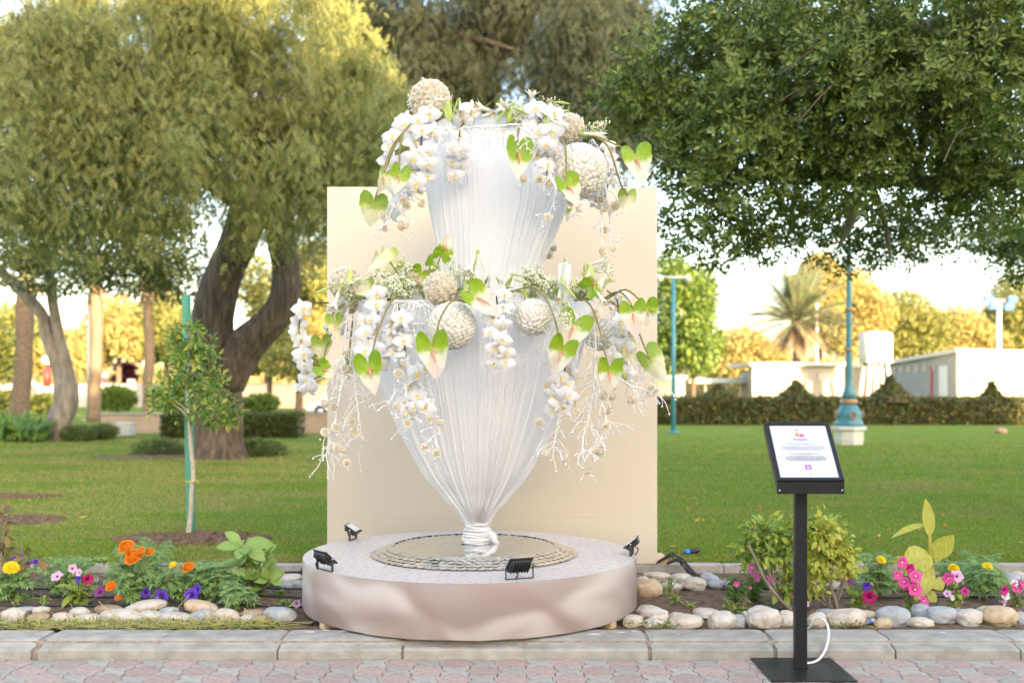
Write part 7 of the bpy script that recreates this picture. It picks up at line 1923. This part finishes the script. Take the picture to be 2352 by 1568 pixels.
# left background: white wall, planter walls, cube, parked car, plant tower
t.name = 'far_building'; t['label'] = 'pale low building far behind the floodlight mast'
b = MB(); b.box((xy(1980, 120)[0], 122, 2.2), (16, 4, 4.2)); b.build('wall', M_CREAM, t, False)
MB().box((xy(1980, 120)[0], 122, 4.4), (16.4, 4.4, .25)).build('roof', M_WHITE, t, False)
t = thing('white_wall', 'long white park wall far away on the left', 'wall', (*xy(150, 92), LAWN))
x0, x1 = xy(-120, 92)[0], xy(420, 92)[0]
MB().box(((x0 + x1) / 2, 92, LAWN + 1.05), (x1 - x0, .4, 2.1)).build('wall', M_CABW, t, False)
for i in range(7): MB().box((x0 + (i + .5) * (x1 - x0) / 7, 91.75, LAWN + 1.25), (.6, .5, 2.5), bev=.04).build('pier', M_CABW, t, False)
t = thing('pink_wall', 'long pinkish wall far away behind the big trunk', 'wall', (*xy(650, 88), LAWN))
x0, x1 = xy(520, 88)[0], xy(800, 88)[0]
MB().box(((x0 + x1) / 2, 88, LAWN + 1.0), (x1 - x0, .4, 2.0)).build('wall', mat('rose_render', (.60, .44, .34), rough=.8), t, False)
MB().box(((x0 + x1) / 2, 88, LAWN + 2.06), (x1 - x0, .6, .14)).build('coping', M_CREAM, t, False)
t = thing('garden_wall', 'low brown garden wall behind the sapling', 'wall', (*xy(450, 37), LAWN))
x0, x1 = xy(235, 37)[0], xy(760, 37)[0]
MB().box(((x0 + x1) / 2, 37, LAWN + .33), (x1 - x0, .3, .66)).build('wall', mat('brown_wall_render', (.36, .27, .20), (.42, .32, .24), 2, .9), t, False)
MB().box(((x0 + x1) / 2, 37, LAWN + .69), (x1 - x0, .4, .07), bev=.01).build('coping', M_CREAM, t, False)
c_ = G(283, 1003)
t = thing('white_cube_seat', 'white cube seat standing by the low brown wall at left', 'seat', c_)
s_ = 34 * c_.y / FPX
MB().box(c_ + Vector((0, s_ / 2, .22)), (s_, s_, .40), bev=.02).build('block', M_WHITE, t, False)
MB().box(c_ + Vector((0, s_ / 2, .445)), (s_ + .04, s_ + .04, .05), bev=.01).build('top_slab', M_WHITE, t, False)
# stacked purple foliage display
c_ = G(290, 930); k_ = c_.y / FPX
t = thing('foliage_tower', 'tiered display of dark purple leaves left of the sapling', 'plant display', c_)
MB().tube([c_, c_ + Vector((0, 0, 85 * k_))], .2, 8).build('stem', M_TRUNK, t)
M_PURP = mat('purple_leaf', (.10, .03, .05), island=[(.08, .02, .045), (.15, .04, .06), (.22, .05, .06)], rough=.5, transl=.2)
for V, r_ in [(915, 22), (893, 30), (868, 26), (845, 22)]:
    leafy(t, 'tier', [(290 + random.uniform(-6, 6), V, c_.y, r_, 8, .8)], M_PURP, 500, .5, .7, shell=.2)
# parked car glimpsed between trunk and panel
y = 60; c_ = Vector((*xy(792, y), LAWN))
t = thing('parked_car', 'white parked car far away beside the left edge of the panel', 'car', c_)
M_CAR = mat('white_car_paint', (.66, .67, .70), rough=.25, coat=.5); M_TYRE = mat('black_tyre', (.02, .02, .02), rough=.8)
b = MB(); prof = [(-2.1, .35), (-2.15, .75), (-1.3, .92), (-.75, 1.42), (.75, 1.45), (1.5, .98), (2.1, .9), (2.15, .38)]
vv = [c_ + Vector((x_, s * .85 * (.86 if z_ > 1 else 1), z_)) for s in (-1, 1) for x_, z_ in prof]
b.add(vv, [tuple(range(7, -1, -1)), tuple(range(8, 16))] + [(i, (i + 1) % 8, 8 + (i + 1) % 8, 8 + i) for i in range(8)]); b.build('body', M_CAR, t, False)
b = MB(); b.add([c_ + Vector((x_, -.80, z_)) for x_, z_ in [(-1.05, 1.0), (-.7, 1.34), (.68, 1.36), (1.2, 1.0)]], [(0, 3, 2, 1)]); b.build('side_window', M_BGLASS, t, False)
for x_ in (-1.3, 1.35):
    for s in (-1, 1):
        b = MB(); b.tube([c_ + Vector((x_, s * .72, .33)), c_ + Vector((x_, s * .90, .33))], .33, 14); w_ = b.build('wheel', M_TYRE, t)
        MB().tube([c_ + Vector((x_, s * .89, .33)), c_ + Vector((x_, s * .915, .33))], .19, 10).build('rim', M_STEEL, w_)
# far wood behind everything
tl = np.column_stack([rng.uniform(-90, 110, 26000), rng.uniform(125, 140, 26000), rng.random(26000)])
ht = np.array([4.5 + 3.0 * mnoise.noise(Vector((x_ * .09, 0, 0))) + 1.6 * mnoise.noise(Vector((x_ * .4, 3, 0))) for x_ in tl[:, 0]])
tl[:, 2] = LAWN + tl[:, 2] * ht
o = cloud('distant_trees', *leaf_t(.6), tl, rand_dirs(26000), rand_dirs(26000), rng.uniform(.5, 1.1, 26000), M_GOLD)
tag(o, 'distant belt of evening-lit trees beyond the park', 'trees', kind='stuff')
rk = G(2299, 995)
t = tag(mesh_ob('brown_stone', MB().ball((0, 0, .08), .2, 10, 6, sc=(1.2, .8, .7)).mesh('brown_stone', M_STONE['brown']), None, rk), 'small dark brown stone alone on the lawn near the hedge', 'stone')
